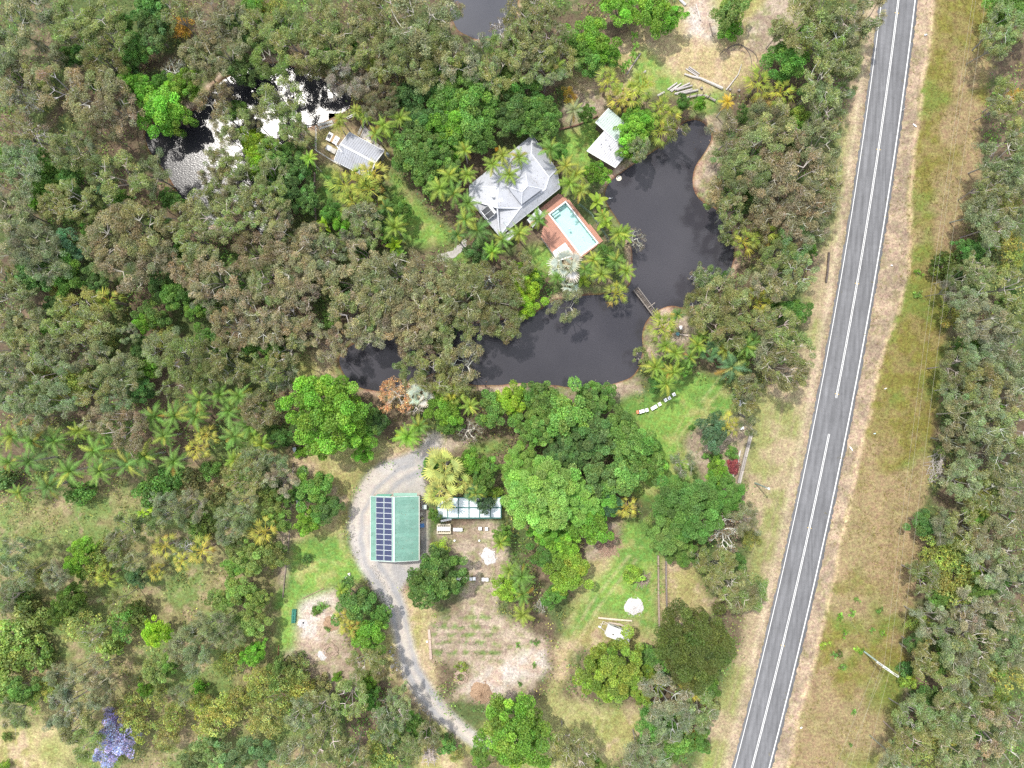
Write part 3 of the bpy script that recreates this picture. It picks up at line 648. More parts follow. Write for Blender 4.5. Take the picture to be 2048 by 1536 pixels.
# --- white hipped house (roof drawn in a frame along its pool-side eave)
HO = Vector(((920 + 470 / 5.91), (260 + 1250 / 5.91)))
E1 = Vector((.781, -.625)); E2 = Vector((-.625, -.781))
def H(a, b, z):
    q = HO + E1 * (a / 5.91) + E2 * (b / 5.91); return P(q.x, q.y, z)
def house():
    ze, zr = 2.8, 4.3
    A, B, B2, Cc, D, E = H(0, 0, ze), H(905, 0, ze), H(1010, 190, ze), H(1040, 684, ze), H(95, 684, ze), H(-10, 560, ze)
    R1, R2, R3, R4, R5, R6, R7 = H(183, 277, zr), H(389, 105, 3.75), H(768, 95, 3.75), H(885, 175, zr), H(895, 520, zr), H(600, 470, zr), H(340, 457, zr)
    o = H(500, 340, 0)
    r = empty('house', (o.x, o.y, G0), 'large house under a pale grey hipped metal roof beside the swimming pool', 'house')
    ins = lambda p, q=.93: ((p.x - o.x) * q + o.x, (p.y - o.y) * q + o.y)
    MB().prism([ins(p) for p in (A, B, B2, Cc, D, E)], G0, 2.72).part('wall', M['paint'], r, (.45, .42, .38))
    planes = [((A, B, R3, R2), 1), ((B, B2, R4, R3), 0), ((B2, Cc, R5, R4), 1), ((Cc, D, R7, R6, R5), 0), ((D, E, R1, R7), 0), ((E, A, R2, R1), 0)]
    for pl, _ in planes:
        m = MB()
        for k in range(1, len(pl) - 1):
            slab(m, [pl[0], pl[k], pl[k + 1]], .05)
        m.part('roof', M['grey_roof'], r)
    m = MB()
    for tri in ((R1, R2, R7), (R2, R6, R7), (R2, R3, R6), (R3, R5, R6), (R3, R4, R5)): slab(m, tri, .05)
    m.part('roof', M['grey_roof'], r)
    def caps(prs, w=.26):
        for a, b in prs: MB().bar(a + Vector((0, 0, .03)), b + Vector((0, 0, .03)), w, .06).part('ridge_cap', M['paint'], r, (.43, .44, .47))
    caps([(Cc, R5), (R5, R4), (R4, B2), (R4, R3), (R3, R2), (R2, R1), (R1, E), (R1, A), (R7, D), (R1, R7), (R2, A)])
    for a, b in ((A, B), (B, B2), (B2, Cc), (Cc, D), (D, E), (E, A)):
        d = ((a + b) / 2 - o); d.z = 0; d.normalize(); MB().bar(a + d * .07 - Vector((0, 0, .07)), b + d * .07 - Vector((0, 0, .07)), .13, .13).part('gutter', M['paint'], r, (.30, .31, .32))
    # raised pavilion roof
    z0, z1 = 4.75, 5.7
    q = [H(430, 128, z0), H(738, 118, z0), H(700, 385, z0), H(430, 405, z0)]; c0, c1 = H(530, 240, z1), H(625, 255, z1)
    MB().prism([(p.x * .92 + q_.x * .08, p.y * .92 + q_.y * .08) for p in q for q_ in [(q[0] + q[2]) / 2]], 3.7, z0 - .05).part('clerestory_wall', M['dark'], r)
    for tri in ((q[0], q[1], c1, c0), (q[1], q[2], c1), (q[2], q[3], c0, c1), (q[3], q[0], c0)):
        m = MB()
        for k in range(1, len(tri) - 1): slab(m, [tri[0], tri[k], tri[k + 1]], .05)
        m.part('pavilion_roof', M['grey_roof'], r)
    caps([(q[0], c0), (q[1], c1), (q[2], c1), (q[3], c0), (c0, c1)], .18)
    # verandah posts along the pool side
    for a in (905, 780, 640, 420, 250, 60):
        h = H(a, 12, 1.4); MB().box((h.x, h.y, 1.35), (.13, .13, 2.75)).part('verandah_post', M['white'], r)
    # solar water heater on the west plane
    ax = lambda x, y, z: P(920 + x / 5.91, 260 + y / 5.91, z)
    t = MB().tube([ax(342, 885, 4.15), ax(418, 985, 4.1)], .30, 12).part('water_heater_tank', M['white'], r)
    for (a, b, c, d) in (((325, 895), (365, 945), (290, 1005), (250, 960)), ((370, 952), (410, 1000), (330, 1062), (293, 1012))):
        m = MB(); slab(m, [ax(*a, 4.2), ax(*b, 4.2), ax(*c, 3.55), ax(*d, 3.55)], .08); m.part('solar_collector', M['collector'], r)
    m = MB()
    for a, b in (((325, 895), (250, 960)), ((367, 948), (291, 1008)), ((410, 1000), (330, 1062)), ((250, 960), (330, 1062))):
        za = 4.22; m.bar(ax(*a, za if a[1] < 1001 and a[0] > 300 else 3.57), ax(*b, 3.57), .07, .05)
    m.part('collector_frame', M['metal'], r)
    # aerial mast
    m = MB(); b0 = ax(450, 900, 4.1); tp = ax(440, 850, 6.2); m.tube([b0, tp], .035, 5); m.bar(ax(365, 865, 6.2), ax(500, 820, 6.2), .05, .04)
    for k in range(7): 
        c = ax(365, 865, 6.2).lerp(ax(500, 820, 6.2), k / 6); m.bar(c + Vector((-.12, .35, 0)), c + Vector((.12, -.35, 0)), .03, .03)
    m.part('aerial', M['metal'], r)
    for (x, y, col, nm) in ((385, 778, (.72, .72, .72), 'white'), (533, 1108, (.40, .43, .44), 'grey')):
        c = ax(x, y, 4.7); m = MB(); N = 16; n = len(m.v)
        ax_ = Vector((.45, .55, .55)).normalized(); u = ax_.cross(Vector((0, 0, 1))).normalized(); w = u.cross(ax_)
        m.v.append(tuple(c - ax_ * .12))
        for rr, dd in ((.25, -.08), (.47, .03)):
            for j in range(N):
                an = 2 * math.pi * j / N; m.v.append(tuple(c + (u * math.cos(an) + w * math.sin(an)) * rr + ax_ * dd))
        for j in range(N):
            l = (j + 1) % N; m.f.append((n, n + 1 + j, n + 1 + l)); m.f.append((n + 1 + j, n + 1 + N + j, n + 1 + N + l, n + 1 + l))
        m.tube([c - ax_ * .12, Vector((c.x + .1, c.y - .1, 3.6))], .03, 5); m.tube([c - ax_ * .1 - w * .4, c + ax_ * .45], .02, 4)
        m.part('satellite_dish', M['paint'], r, col)
    for (x, y) in ((765, 960), (980, 640), (800, 640)):
        c = ax(x, y, 3.6); MB().tube([c, c + Vector((0, 0, .75))], .05, 6).part('vent_pipe', M['white'], r)
    # flat patio roofs on the pool side
    for k, pts in enumerate((((795, 1060), (925, 925), (1005, 1010), (860, 1150)), ((500, 1262), (610, 1175), (660, 1235), (555, 1320)))):
        m = MB(); slab(m, [ax(*q_, 2.45) for q_ in pts], .07)
        P4 = [ax(*q_, 2.45) for q_ in pts]
        ribbed(m, P4[0], P4[1], P4[2], P4[3], .3)
        pr = m.part('patio_roof', M['white_roof'], r)
        m = MB()
        for q_ in P4: m.box((q_.x, q_.y, 1.15), (.09, .09, 2.5))
        m.sub('post', M['white'], pr, r)
house()

# --- swimming pool and its deck
def pool():
    X = lambda a, b, z=0: P(920 + a / 5.91, 260 + b / 5.91, z)
    c = X(1330, 1150); zt = .32
    outer = [X(1042, 992, zt), X(1250, 835, zt), X(1640, 1335, zt), X(1425, 1492, zt)]
    oc = sum(outer, Vector()) / 4; inner = [p_ + ((outer[(i + 1) % 4] - p_).normalized() + (outer[i - 1] - p_).normalized()) * .27 for i, p_ in enumerate(outer)]
    dk = empty('pool_deck', (c.x, c.y, G0), 'terracotta timber deck surrounding the swimming pool beside the house', 'deck')
    deck = [X(945, 935, 0), X(1165, 752, 0), X(1290, 835, 0), X(1690, 1312, 0), X(1425, 1520, 0), X(1135, 1545, 0), X(955, 1275, 0), X(1000, 1075, 0)]
    d1 = (X(1640, 1335) - X(1250, 835)).normalized(); d2 = Vector((d1.y, -d1.x, 0))
    base = c; poly = [((p - base).dot(d1), (p - base).dot(d2)) for p in deck]; hole = [((p - base).dot(d1), (p - base).dot(d2)) for p in outer]
    ha0, ha1 = min(h[0] for h in hole) - .02, max(h[0] for h in hole) + .02; hb0, hb1 = min(h[1] for h in hole) + .0, max(h[1] for h in hole) - .0
    def spans(pl, b):
        xs = []
        for i in range(len(pl)):
            (x0, y0), (x1, y1) = pl[i], pl[(i + 1) % len(pl)]
            if (y0 > b) != (y1 > b): xs.append(x0 + (b - y0) * (x1 - x0) / (y1 - y0))
        return sorted(xs)
    bw = .30; b = min(q[1] for q in poly) + bw / 2
    while b < max(q[1] for q in poly):
        xs = spans(poly, b); hs = spans(hole, b)
        for i in range(0, len(xs) - 1, 2):
            segs = [(xs[i], xs[i + 1])]
            if len(hs) == 2: segs = [(xs[i], min(xs[i + 1], hs[0])), (max(xs[i], hs[1]), xs[i + 1])]
            for s0, s1 in segs:
                if s1 - s0 < .15: continue
                p0, p1 = base + d1 * s0 + d2 * b, base + d1 * s1 + d2 * b
                k = .9 + .2 * random.random()
                MB().bar((p0.x, p0.y, .22), (p1.x, p1.y, .22), bw - .02, .06).part('deck_board', M['deck'], dk)
        b += bw
    r = empty('swimming_pool', (c.x, c.y, G0), 'long pale turquoise swimming pool with white coping set in the terracotta deck', 'pool')
    for i in range(4):
        j = (i + 1) % 4; m = MB(); m.prism([(outer[i].x, outer[i].y), (outer[j].x, outer[j].y), (inner[j].x, inner[j].y), (inner[i].x, inner[i].y)], -.2, zt); m.part('coping', M['white'], r)
    fl = [(p.x, p.y) for p in inner]
    m = MB(); zb = -1.15
    m.face([(x, y, zb) for x, y in fl] if True else [])
    for i in range(4):
        j = (i + 1) % 4; m.face([(*fl[i], zb), (*fl[i], .28), (*fl[j], .28), (*fl[j], zb)])
    m.part('shell', M['pool_shell'], r)
    a = Vector((*fl[0], 0)); b_ = Vector((*fl[1], 0)); d_ = Vector((*fl[3], 0)); u = (b_ - a).normalized(); w = (d_ - a).normalized()
    m = MB()
    for k, (s0, s1, zz) in enumerate(((0, .55, -.15), (.55, 1.0, -.5))):
        pts = [a + w * s0 + u * .3, a + w * s0 + u * 1.9, a + w * s1 + u * 1.9, a + w * s1 + u * .3]; m.prism([(q.x, q.y) for q in pts], zb, zz)
    m.part('step', M['pool_shell'], r)
    MB().face([(x, y, .12) for x, y in fl]).part('water', M['pool_water'], r)
    rail = [X(1100, 1000, .32), X(1120, 1010, .32)]
    m = MB()
    for q in (X(1088, 1000), X(1105, 1022)): m.tube([(q.x, q.y, .3), (q.x, q.y, 1.1), (q.x + .35, q.y - .25, 1.0), (q.x + .45, q.y - .35, .1)], .035, 6)
    m.part('handrail', M['metal'], r)
    q = X(1292, 1170); rb = empty('pool_cleaner', (q.x, q.y, .1), 'small blue-white cleaning robot floating in the turquoise pool', 'pool cleaner')
    MB().disc(q, .26, .18, .08, .24, 10).part('body', M['paint'], rb, (.45, .62, .72)); MB().tube([(q.x, q.y, .22), (q.x + .25, q.y - .2, .3)], .04, 6).part('hose', M['paint'], rb, (.2, .3, .4))
    q = [X(1092, 1448, 0), X(1240, 1338, 0), X(1350, 1492, 0), X(1150, 1560, 0)]
    m = MB(); m.prism([(k.x, k.y) for k in q], .26, .62); tp = m.thing('spa_cover', M['white'], 'white flat spa cover lying on the deck next to the silver palm', 'spa cover')
    # glass pool fence
    f = empty('pool_fence', X(1560, 1090), 'low dark pool fence along the pond side of the deck', 'fence')
    for pts in (((1395, 880), (1545, 1000), (1705, 1235), (1760, 1330)), ((955, 1285), (1040, 1400), (1130, 1540))):
        L = [X(*q_, 0) for q_ in pts]
        for i in range(len(L) - 1):
            for zz in (.35, 1.25):
                MB().bar((L[i].x, L[i].y, zz), (L[i + 1].x, L[i + 1].y, zz), .07, .05).part('rail', M['paint'], f, (.10, .16, .13))
            n = max(1, int((L[i + 1] - L[i]).length / .9))
            for k in range(n + 1):
                p_ = L[i].lerp(L[i + 1], k / n); MB().box((p_.x, p_.y, .6), (.05, .05, 1.32)).part('picket', M['paint'], f, (.10, .16, .13))
pool()

# --- cottage by the pond: two skillion roofs
def cottage():
    X = lambda a, b, z: P(1140 + a / 10.24, 200 + b / 10.24, z)
    o = X(700, 720, 0); r = empty('pond_cottage', (o.x, o.y, G0), 'cottage with one pale green and one white roof between lawn and pond', 'cottage')
    g = [X(790, 170, 3.6), X(522, 460, 3.3), X(945, 845, 3.3), X(1230, 540, 3.6)]
    w = [X(715, 625, 3.15), X(345, 1045, 2.8), X(930, 1390, 2.8), X(1280, 970, 3.15)]
    for q, mt, nm in ((g, 'pale_green_roof', 'green_roof'), (w, 'white_roof', 'white_roof')):
        m = MB(); slab(m, q, .06); ribbed(m, q[1], q[2], q[3], q[0], .33, .035, .05); m.part('roof', M[mt], r)
        cc = sum(q, Vector()) / 4
        MB().prism([((p.x - cc.x) * .9 + cc.x, (p.y - cc.y) * .9 + cc.y) for p in q], G0, top=[p.z - .15 for p in q]).part('wall', M['timber'], r, (.10, .075, .06))
        for a, b in ((0, 1), (1, 2)):
            MB().bar(q[a] + Vector((0, 0, .0)), q[b] + Vector((0, 0, .0)), .1, .14).part('barge_board', M['white'], r)
    for (x, y) in ((732, 818), (637, 903), (808, 940), (825, 1015)):
        c = X(x, y, 3.05); MB().disc(c, .11, .08, 2.9, 3.3, 8).part('roof_vent', M['paint'], r, (.25, .25, .25))
cottage()
# --- grey studio
def studio():
    X = lambda a, b, z: P(620 + a / 10.97, 200 + b / 10.97, z)
    N0, N1 = X(865, 708, 3.0), X(1630, 1120, 3.0); S0, S1 = X(528, 1325, 3.0), X(1290, 1725, 3.0)
    K0, K1 = (N0 + S0) / 2, (N1 + S1) / 2; K0.z = K1.z = 4.25
    o = (K0 + K1) / 2; r = empty('studio', (o.x, o.y, G0), 'small cabin with light grey gabled roof near the bright creek water', 'cabin')
    cc = (K0 + K1) / 2; ins = lambda p: ((p.x - cc.x) * .93 + cc.x, (p.y - cc.y) * .93 + cc.y)
    MB().prism([ins(N0), ins(K0), ins(S0), ins(S1), ins(K1), ins(N1)], G0, top=[2.92, 4.1, 2.92, 2.92, 4.1, 2.92]).part('wall', M['paint'], r, (.22, .22, .22))
    for q in ((N0, N1, K1, K0), (S0, S1, K1, K0)):
        m = MB(); slab(m, q, .06); ribbed(m, q[0], q[1], q[2], q[3], .36); m.part('roof_slope', M['grey_roof'], r)
    MB().bar(K0 + Vector((0, 0, .05)), K1 + Vector((0, 0, .05)), .38, .06).part('ridge_cap', M['paint'], r, (.50, .51, .53))
    for a, k, b in ((N0, K0, S0), (N1, K1, S1)):
        m = MB(); m.bar(a, k, .12, .16); m.bar(k, b, .12, .16); m.part('barge_board', M['white'], r)
    for a, b in ((N0, N1), (S0, S1)): MB().bar(a - Vector((0, 0, .08)), b - Vector((0, 0, .08)), .16, .12).part('gutter', M['paint'], r, (.55, .56, .57))
    e = (Vector((*ins(N1), 0)) + Vector((*ins(S1), 0))) / 2; d = (N1 - S1).normalized(); nrm = Vector((d.y, -d.x, 0));
    if nrm.x < 0: nrm = -nrm
    for s_ in (-1.2, 1.2):
        c = e + d * s_ + nrm * .03; wn = MB().bar((c - d * .55) + Vector((0, 0, 1.6)), (c + d * .55) + Vector((0, 0, 1.6)), .06, 1.3).part('window', M['dark'], r)
        m = MB()
        for z in (.97, 2.23): m.bar(c - d * .6 + Vector((0, 0, z)), c + d * .6 + Vector((0, 0, z)), .1, .07)
        m.sub('frame', M['paint'], wn, r, (.45, .38, .22))
    a, b = X(570, 985, 3.5), X(690, 1130, 5.4); t = X(655, 1060, 6.3)
    m = MB(); m.tube([K0 + Vector((.5, -.3, -.2)), X(575, 990, 6.2)], .06, 6); m.bar(X(560, 975, 6.0), X(700, 1135, 6.0), .05, .05); m.part('aerial', M['metal'], r)
    # garden things round it
    bar = lambda x0, y0, x1, y1, z, w, h, m: m.bar(X(x0, y0, z), X(x1, y1, z), w, h)
    c = X(515, 835, .7); pn = empty('cage_run', (c.x, c.y, G0), 'long low animal cage with white sheets on top at the studio end', 'cage')
    Q = [X(420, 700, .9), X(720, 880, .9), X(640, 1010, .9), X(345, 860, .9)]
    def lerp2(s, t): return Q[0].lerp(Q[1], s).lerp(Q[3].lerp(Q[2], s), t)
    m = MB(); m.prism([(q.x, q.y) for q in Q], G0, .8); m.part('body', M['timber'], pn, (.20, .15, .10))
    for s0, s1, mt, cl in ((.0, .30, 'white', None), (.47, .78, 'white', None)):
        m = MB(); q4 = [lerp2(s0, -.05), lerp2(s1, -.05), lerp2(s1, 1.03), lerp2(s0, 1.03)]; m.prism([(q.x, q.y) for q in q4], .82, .88); sh = m.part('roof_sheet', M[mt], pn)
        if s0 == 0:
            for k in range(5):
                a, b = lerp2(.05 + k * .045, .2), lerp2(.05 + k * .045, .75); MB().bar((a.x, a.y, .895), (b.x, b.y, .895), .10, .02).sub('slot', M['dark'], sh, pn)
        else:
            for k in range(2):
                a, b = lerp2(.56 + k * .06, .45), lerp2(.56 + k * .06, .65); MB().bar((a.x, a.y, .895), (b.x, b.y, .895), .12, .02).sub('slot', M['dark'], sh, pn)
    for k in range(9):
        s_ = .32 + k * .018 if k < 8 else .9
        a, b = lerp2(.32 + (k % 9) * .016, 0), lerp2(.32 + (k % 9) * .016, 1); 
    MB().prism([(q.x, q.y) for q in (lerp2(.31, 0), lerp2(.46, 0), lerp2(.46, 1), lerp2(.31, 1))], .80, .84).part('straw_lid', M['timber'], pn, (.36, .25, .14))
    for k, (x, y, col, lb) in enumerate(((420, 1065, (.42, .43, .43), 'grey flat-topped water tank, farther from the studio of the two'), (525, 1125, (.33, .31, .27), 'brown-grey flat-topped bin, right against the studio end'))):
        c = X(x, y, .5); box_thing('storage_bin', c, (1.0, .9, .9), -.45, col, lb, 'bin')
    # yard fences
    def wire_fence(name, pts, lab, h=1.2, col=(.42, .42, .4), rails=(.45, 1.15), w=.07):
        L = [X(*q, 0) for q in pts]; f = empty(name, L[0], lab, 'fence')
        for i in range(len(L) - 1):
            n = max(1, int((L[i + 1] - L[i]).length / 1.6))
            for k in range(n + (i == len(L) - 2)):
                p_ = L[i].lerp(L[i + 1], k / n); MB().box((p_.x, p_.y, h / 2), (.1, .1, h)).part('post', M['timber'], f, col)
            for z in rails: MB().bar((L[i].x, L[i].y, z), (L[i + 1].x, L[i + 1].y, z), w, .08).part('rail', M['timber'], f, col)
    wire_fence('rail_fence', ((200, 590), (520, 500)), 'grey timber rail fence by the creek, long side above the cages', rails=(.5, 1.1), w=.22)
    wire_fence('rail_fence', ((230, 660), (540, 560)), 'second grey timber rail fence parallel to the creek-side one', rails=(.5, .9), w=.14)
    wire_fence('wire_fence', ((155, 620), (150, 1130), (370, 1270), (630, 1430), (800, 1500)), 'thin white wire fence round the studio yard', col=(.6, .6, .58), w=.06)
    wire_fence('rail_fence', ((1240, 490), (1150, 620), (1075, 790)), 'grey rail gate beside the paved court behind the studio', w=.09)
    wire_fence('rail_fence', ((830, 430), (1040, 330)), 'short white-topped rail above the small studio lawn', col=(.55, .55, .53), w=.16)
    L = [X(1190, 560, .0), X(1330, 690, 0), X(1420, 900, 0), X(1640, 1090, 0), X(1560, 1120, 0), X(1100, 800, 0)]
    MB().prism([(q.x, q.y) for q in L], -.1, -.01).setting('paving', M['concrete'])
    c = X(1268, 890, .6); m = MB(); a, b = X(1180, 845, .55), X(1360, 945, .55); bn = empty('bench', ((a.x + b.x) / 2, (a.y + b.y) / 2, G0), 'cream timber bench on the paving behind the studio', 'bench')
    MB().bar(a, b, .5, .07).part('seat', M['timber'], bn, (.62, .55, .42))
    for t_ in (.1, .9): q = a.lerp(b, t_); MB().box((q.x, q.y, .22), (.4, .3, .55), -.5).part('leg', M['timber'], bn, (.4, .35, .28))
    c = X(1705, 1190, .5); tb = empty('rain_barrel', (c.x, c.y, G0), 'grey round rain barrel by the dark gable of the studio', 'barrel'); MB().disc(c, .36, .33, G0, .9, 14).part('body', M['paint'], tb, (.30, .34, .34)); MB().disc(c, .30, .30, .9, .93, 14).part('lid', M['paint'], tb, (.14, .18, .18))
studio()

# --- shade house east of the shed
def shade_house():
    x0, x1 = P(874, 1000, 2.1).x, P(1002, 1000, 2.1).x; y0, y1 = P(900, 1036, 2.1).y, P(900, 995, 2.1).y
    r = empty('shade_house', ((x0 + x1) / 2, (y0 + y1) / 2, G0), 'flat shade house of pale blue-grey cloth panels in a dark green frame', 'shade house')
    nx, ny = 6, 2
    for i in range(nx + 1):
        x = x0 + (x1 - x0) * i / nx
        MB().bar((x, y0, 2.1), (x, y1, 2.1), .10, .10).part('frame_bar', M['paint'], r, (.03, .14, .13))
        for y in (y0, (y0 + y1) / 2, y1): MB().box((x, y, 1.0), (.08, .08, 2.15)).part('post', M['paint'], r, (.03, .14, .13))
    for j in range(ny + 1):
        y = y0 + (y1 - y0) * j / ny; MB().bar((x0, y, 2.13), (x1, y, 2.13), .12, .10).part('frame_bar', M['paint'], r, (.03, .16, .15))
    for i in range(nx):
        for j in range(ny):
            a, b = x0 + (x1 - x0) * (i + .05) / nx, x0 + (x1 - x0) * (i + .95) / nx; c, d = y0 + (y1 - y0) * (j + .06) / ny, y0 + (y1 - y0) * (j + .94) / ny
            m = MB(); g = 6
            for u in range(g):
                for v in range(3):
                    f = lambda s, t: (a + (b - a) * s, c + (d - c) * t, 2.07 - .12 * math.sin(math.pi * s) * math.sin(math.pi * t) + .02 * random.random())
                    m.face([f(u / g, v / 3), f((u + 1) / g, v / 3), f((u + 1) / g, (v + 1) / 3), f(u / g, (v + 1) / 3)])
            m.part('cloth_panel', M['cloth'], r)
M['cloth'] = simple('cloth', (.56, .62, .63), .8, .12, 3, dirt=(.22, .32, .32), dirt_amt=.8, scale2=1.0)
shade_house()

# --- wire crate with a half roof beside it
def crate_cage():
    c = P(887.8, 1057.5, .6); w, d, h = 2.6, 1.7, 1.1
    r = empty('wire_cage', (c.x, c.y, G0), 'cream framed wire cage with half its top roofed white, beside three hives', 'cage')
    for sx in (-1, 1):
        for sy in (-1, 1): MB().box((c.x + sx * w / 2, c.y + sy * d / 2, h / 2), (.1, .1, h + .1)).part('post', M['paint'], r, (.55, .50, .38))
    for z in (.1, .6, h):
        for s in (-1, 1):
            MB().bar((c.x - w / 2, c.y + s * d / 2, z), (c.x + w / 2, c.y + s * d / 2, z), .09, .09).part('rail', M['paint'], r, (.55, .50, .38))
            MB().bar((c.x + s * w / 2, c.y - d / 2, z), (c.x + s * w / 2, c.y + d / 2, z), .09, .09).part('rail', M['paint'], r, (.55, .50, .38))
    for k in range(1, 6):
        x = c.x - w / 2 + k * w / 6; MB().bar((x, c.y - d / 2, h), (x, c.y + d / 2, h), .05, .05).part('roof_bar', M['paint'], r, (.55, .50, .38))
    MB().box((c.x, c.y + .12, h + .06), (w, .75, .05)).part('roof_sheet', M['white'], r)
    MB().box((c.x, c.y, .04), (w, d, .08)).part('floor', M['timber'], r, (.25, .22, .16))
    a, b = P(881.5, 1042.5, .2), P(903, 1038, .2); MB().bar((a.x, a.y, .12), (b.x, b.y, .12), .42, .06).thing('white_board', M['white'], 'white board lying between the wire cage and the shade house', 'board')
    for k, (p, q) in enumerate((((870, 1049), (902, 1040)),)): pass
crate_cage()

# --- beehives
def hive(px, py, label, group, body=(.70, .70, .70), lid=(.80, .80, .80), rz=0, vent=False, s=.56):
    q = P(px, py, .6); r = empty('beehive', (q.x, q.y, G0), label, 'beehive', group)
    for sx in (-1, 1): MB().box((q.x + sx * s * .32 * math.cos(rz), q.y + sx * s * .32 * math.sin(rz), .05), (.1, s * 1.1, .2), rz).part('stand', M['timber'], r, (.18, .12, .09))
    MB().box((q.x, q.y, .40), (s * .9, s * .9, .52), rz).part('body', M['paint'], r, body)
    l = MB().box((q.x, q.y, .70), (s, s * 1.08, .09), rz).part('lid', M['paint'], r, lid)
    if vent: MB().disc((q.x + .02, q.y - .02), .11, .10, .745, .79, 8).sub('feeder_cap', M['dark'], l, r)
    MB().box((q.x, q.y - s * .47, .20), (s * .5, .05, .05), rz).part('entrance', M['dark'], r)
LR = 'beehives in the row on the lawn'
row = [(1275.8, 824, 'orange beehive closing the lawn row at the fig tree end', (.55, .20, .10), 0), (1280.2, 823.6, 'white beehive pressed against the orange one in the lawn row', None, 0), (1285.6, 822, 'white beehive in the lawn row, second from the orange one', None, 0), (1293.4, 820, 'white beehive in the lawn row, third from the orange one', None, 0), (1305, 816.8, 'white beehive just past the wider gap in the lawn row', None, 0), (1310.9, 813.3, 'white beehive midway along the lawn row, sixth from the orange one', None, 0), (1319, 808.4, 'white beehive in the lawn row, last full-lidded one before the shade', None, 0), (1331, 800, 'white hive with dark lid hole, first of three under the palm', None, 1), (1338.4, 796, 'white hive with dark lid hole, middle of three under the palm', None, 1), (1347.7, 789, 'white hive with dark lid hole, farthest under the lawn palm', None, 1)]
for i, (a, b, lb, cl, v) in enumerate(row):
    hive(a, b, lb, LR, cl or (.66, .66, .67), cl or (.82, .82, .83), .25 if i < 4 else .5, bool(v), .6)
SR = 'beehives in the rows by the shed garden'
for a, b, lb, c in ((909.3, 1059, 'white beehive touching the wire cage side of the group of three', None), (915.6, 1059, 'white beehive in the middle of the three beside the wire cage', None), (921.8, 1059, 'white beehive on the open end of the three beside the cage', None), (960.2, 1057, 'white beehive standing alone, first of the pair right of the three', None), (973, 1057.6, 'white beehive standing alone, second of the pair right of the three', None),
                    (914.8, 1157, 'greyish hive half under the round tree beside the burnt ash ring', (.45, .46, .46)), (920.8, 1157.3, 'grey-brown hive emerging from under the round tree', (.40, .37, .32)), (934.8, 1157.3, 'cream beehive first after the gap in the lower hive row', (.60, .54, .40)), (941.6, 1157.8, 'pale grey beehive between cream and white ones in the lower row', (.55, .56, .56)), (948.4, 1157.2, 'white beehive next to the pale grey one in the lower row', None), (966.3, 1158.8, 'white beehive of the end pair in the lower row, inner one', None), (973.7, 1159, 'white beehive of the end pair in the lower row, outer one', None)):
    hive(a, b, lb, SR, c or (.66, .66, .67), c or (.82, .82, .83), 0.0, False, .58)

# --- caravan
def caravan():
    c = P(1237, 1266.5, 1.2); a = math.radians(-21); L, Wd, Hh = 4.9, 2.15, 2.25
    u = Vector((math.cos(a), math.sin(a), 0)); v = Vector((-u.y, u.x, 0))
    r = empty('caravan', (c.x, c.y, G0), 'derelict white caravan with stained roof and rusty drawbar on the grass', 'caravan')
    Q = lambda s, t, z: Vector((c.x, c.y, 0)) + u * s + v * t + Vector((0, 0, z))
    prof = [(-L / 2, .55), (-L / 2 - .1, 1.2), (-L / 2 + .22, Hh - .12), (-L / 2 + .5, Hh), (L / 2 - .4, Hh), (L / 2 - .1, Hh - .2), (L / 2, .9), (L / 2 - .05, .55)]
    m = MB(); n = len(prof)
    for t in (-Wd / 2, Wd / 2):
        for s, z in prof: m.v.append(tuple(Q(s, t, z)))
    m.f += [tuple(range(n)), tuple(range(2 * n - 1, n - 1, -1))]
    for i in range(n): j = (i + 1) % n; m.f.append((i, n + i, n + j, j))
    m.part('body', M['van'], r)
    m = MB(); m.bar(Q(-L / 2 + .45, 0, Hh + .02), Q(L / 2 - .38, 0, Hh + .02), Wd - .12, .035); m.part('roof_skin', M['van'], r)
    for s, t, w, l, nm in ((.55, .48, .28, 1.1, 0), (.35, -.62, .26, 1.2, 0), (1.55, -.12, .35, .45, 0), (-1.2, -.3, .25, .35, 0)):
        m = MB(); m.bar(Q(s - l / 2, t, Hh + .06), Q(s + l / 2, t, Hh + .06), w, .05); m.part('roof_hatch', M['paint'], r, (.13, .12, .11))
    for t in (-1, 1):
        m = MB()
        for k in range(2):
            s = -1.0 + k * 1.9; m.bar(Q(s - .5, t * (Wd / 2 + .01), 1.5), Q(s + .5, t * (Wd / 2 + .01), 1.5), .03, .5)
        m.part('window', M['dark'], r)
        m = MB(); m.tube([Q(.3, t * (Wd / 2 - .18), .33), Q(.3, t * (Wd / 2 + .02), .33)], .36, 12); m.part('wheel', M['dark'], r)
        m = MB(); m.bar(Q(-L / 2, t * Wd / 2, Hh - .02), Q(L / 2 - .3, t * Wd / 2, Hh + .0), .07, .06); m.part('edge_trim', M['white'], r)
    m = MB()
    for t in (-.8, .8): m.bar(Q(-L / 2, t, .5), Q(-L / 2 - 1.5, t * .25, .5), .09, .1)
    m.bar(Q(-L / 2 - 1.1, -.55, .5), Q(-L / 2 - 1.1, .9, .5), .09, .1); m.bar(Q(-L / 2 - 1.1, .9, .5), Q(-L / 2, .95, .5), .09, .1); m.part('drawbar', M['paint'], r, (.50, .46, .40))
    q = Q(-L / 2 - 1.35, -.3, .55); MB().box((q.x, q.y, .62), (.55, .32, .2), a).part('gas_locker', M['white'], r)
    for t in (-.6, .6): m = MB(); m.bar(Q(L / 2 + .01, t - .12, .8), Q(L / 2 + .01, t + .12, .8), .04, .16); m.part('tail_light', M['paint'], r, (.35, .03, .02))
caravan()

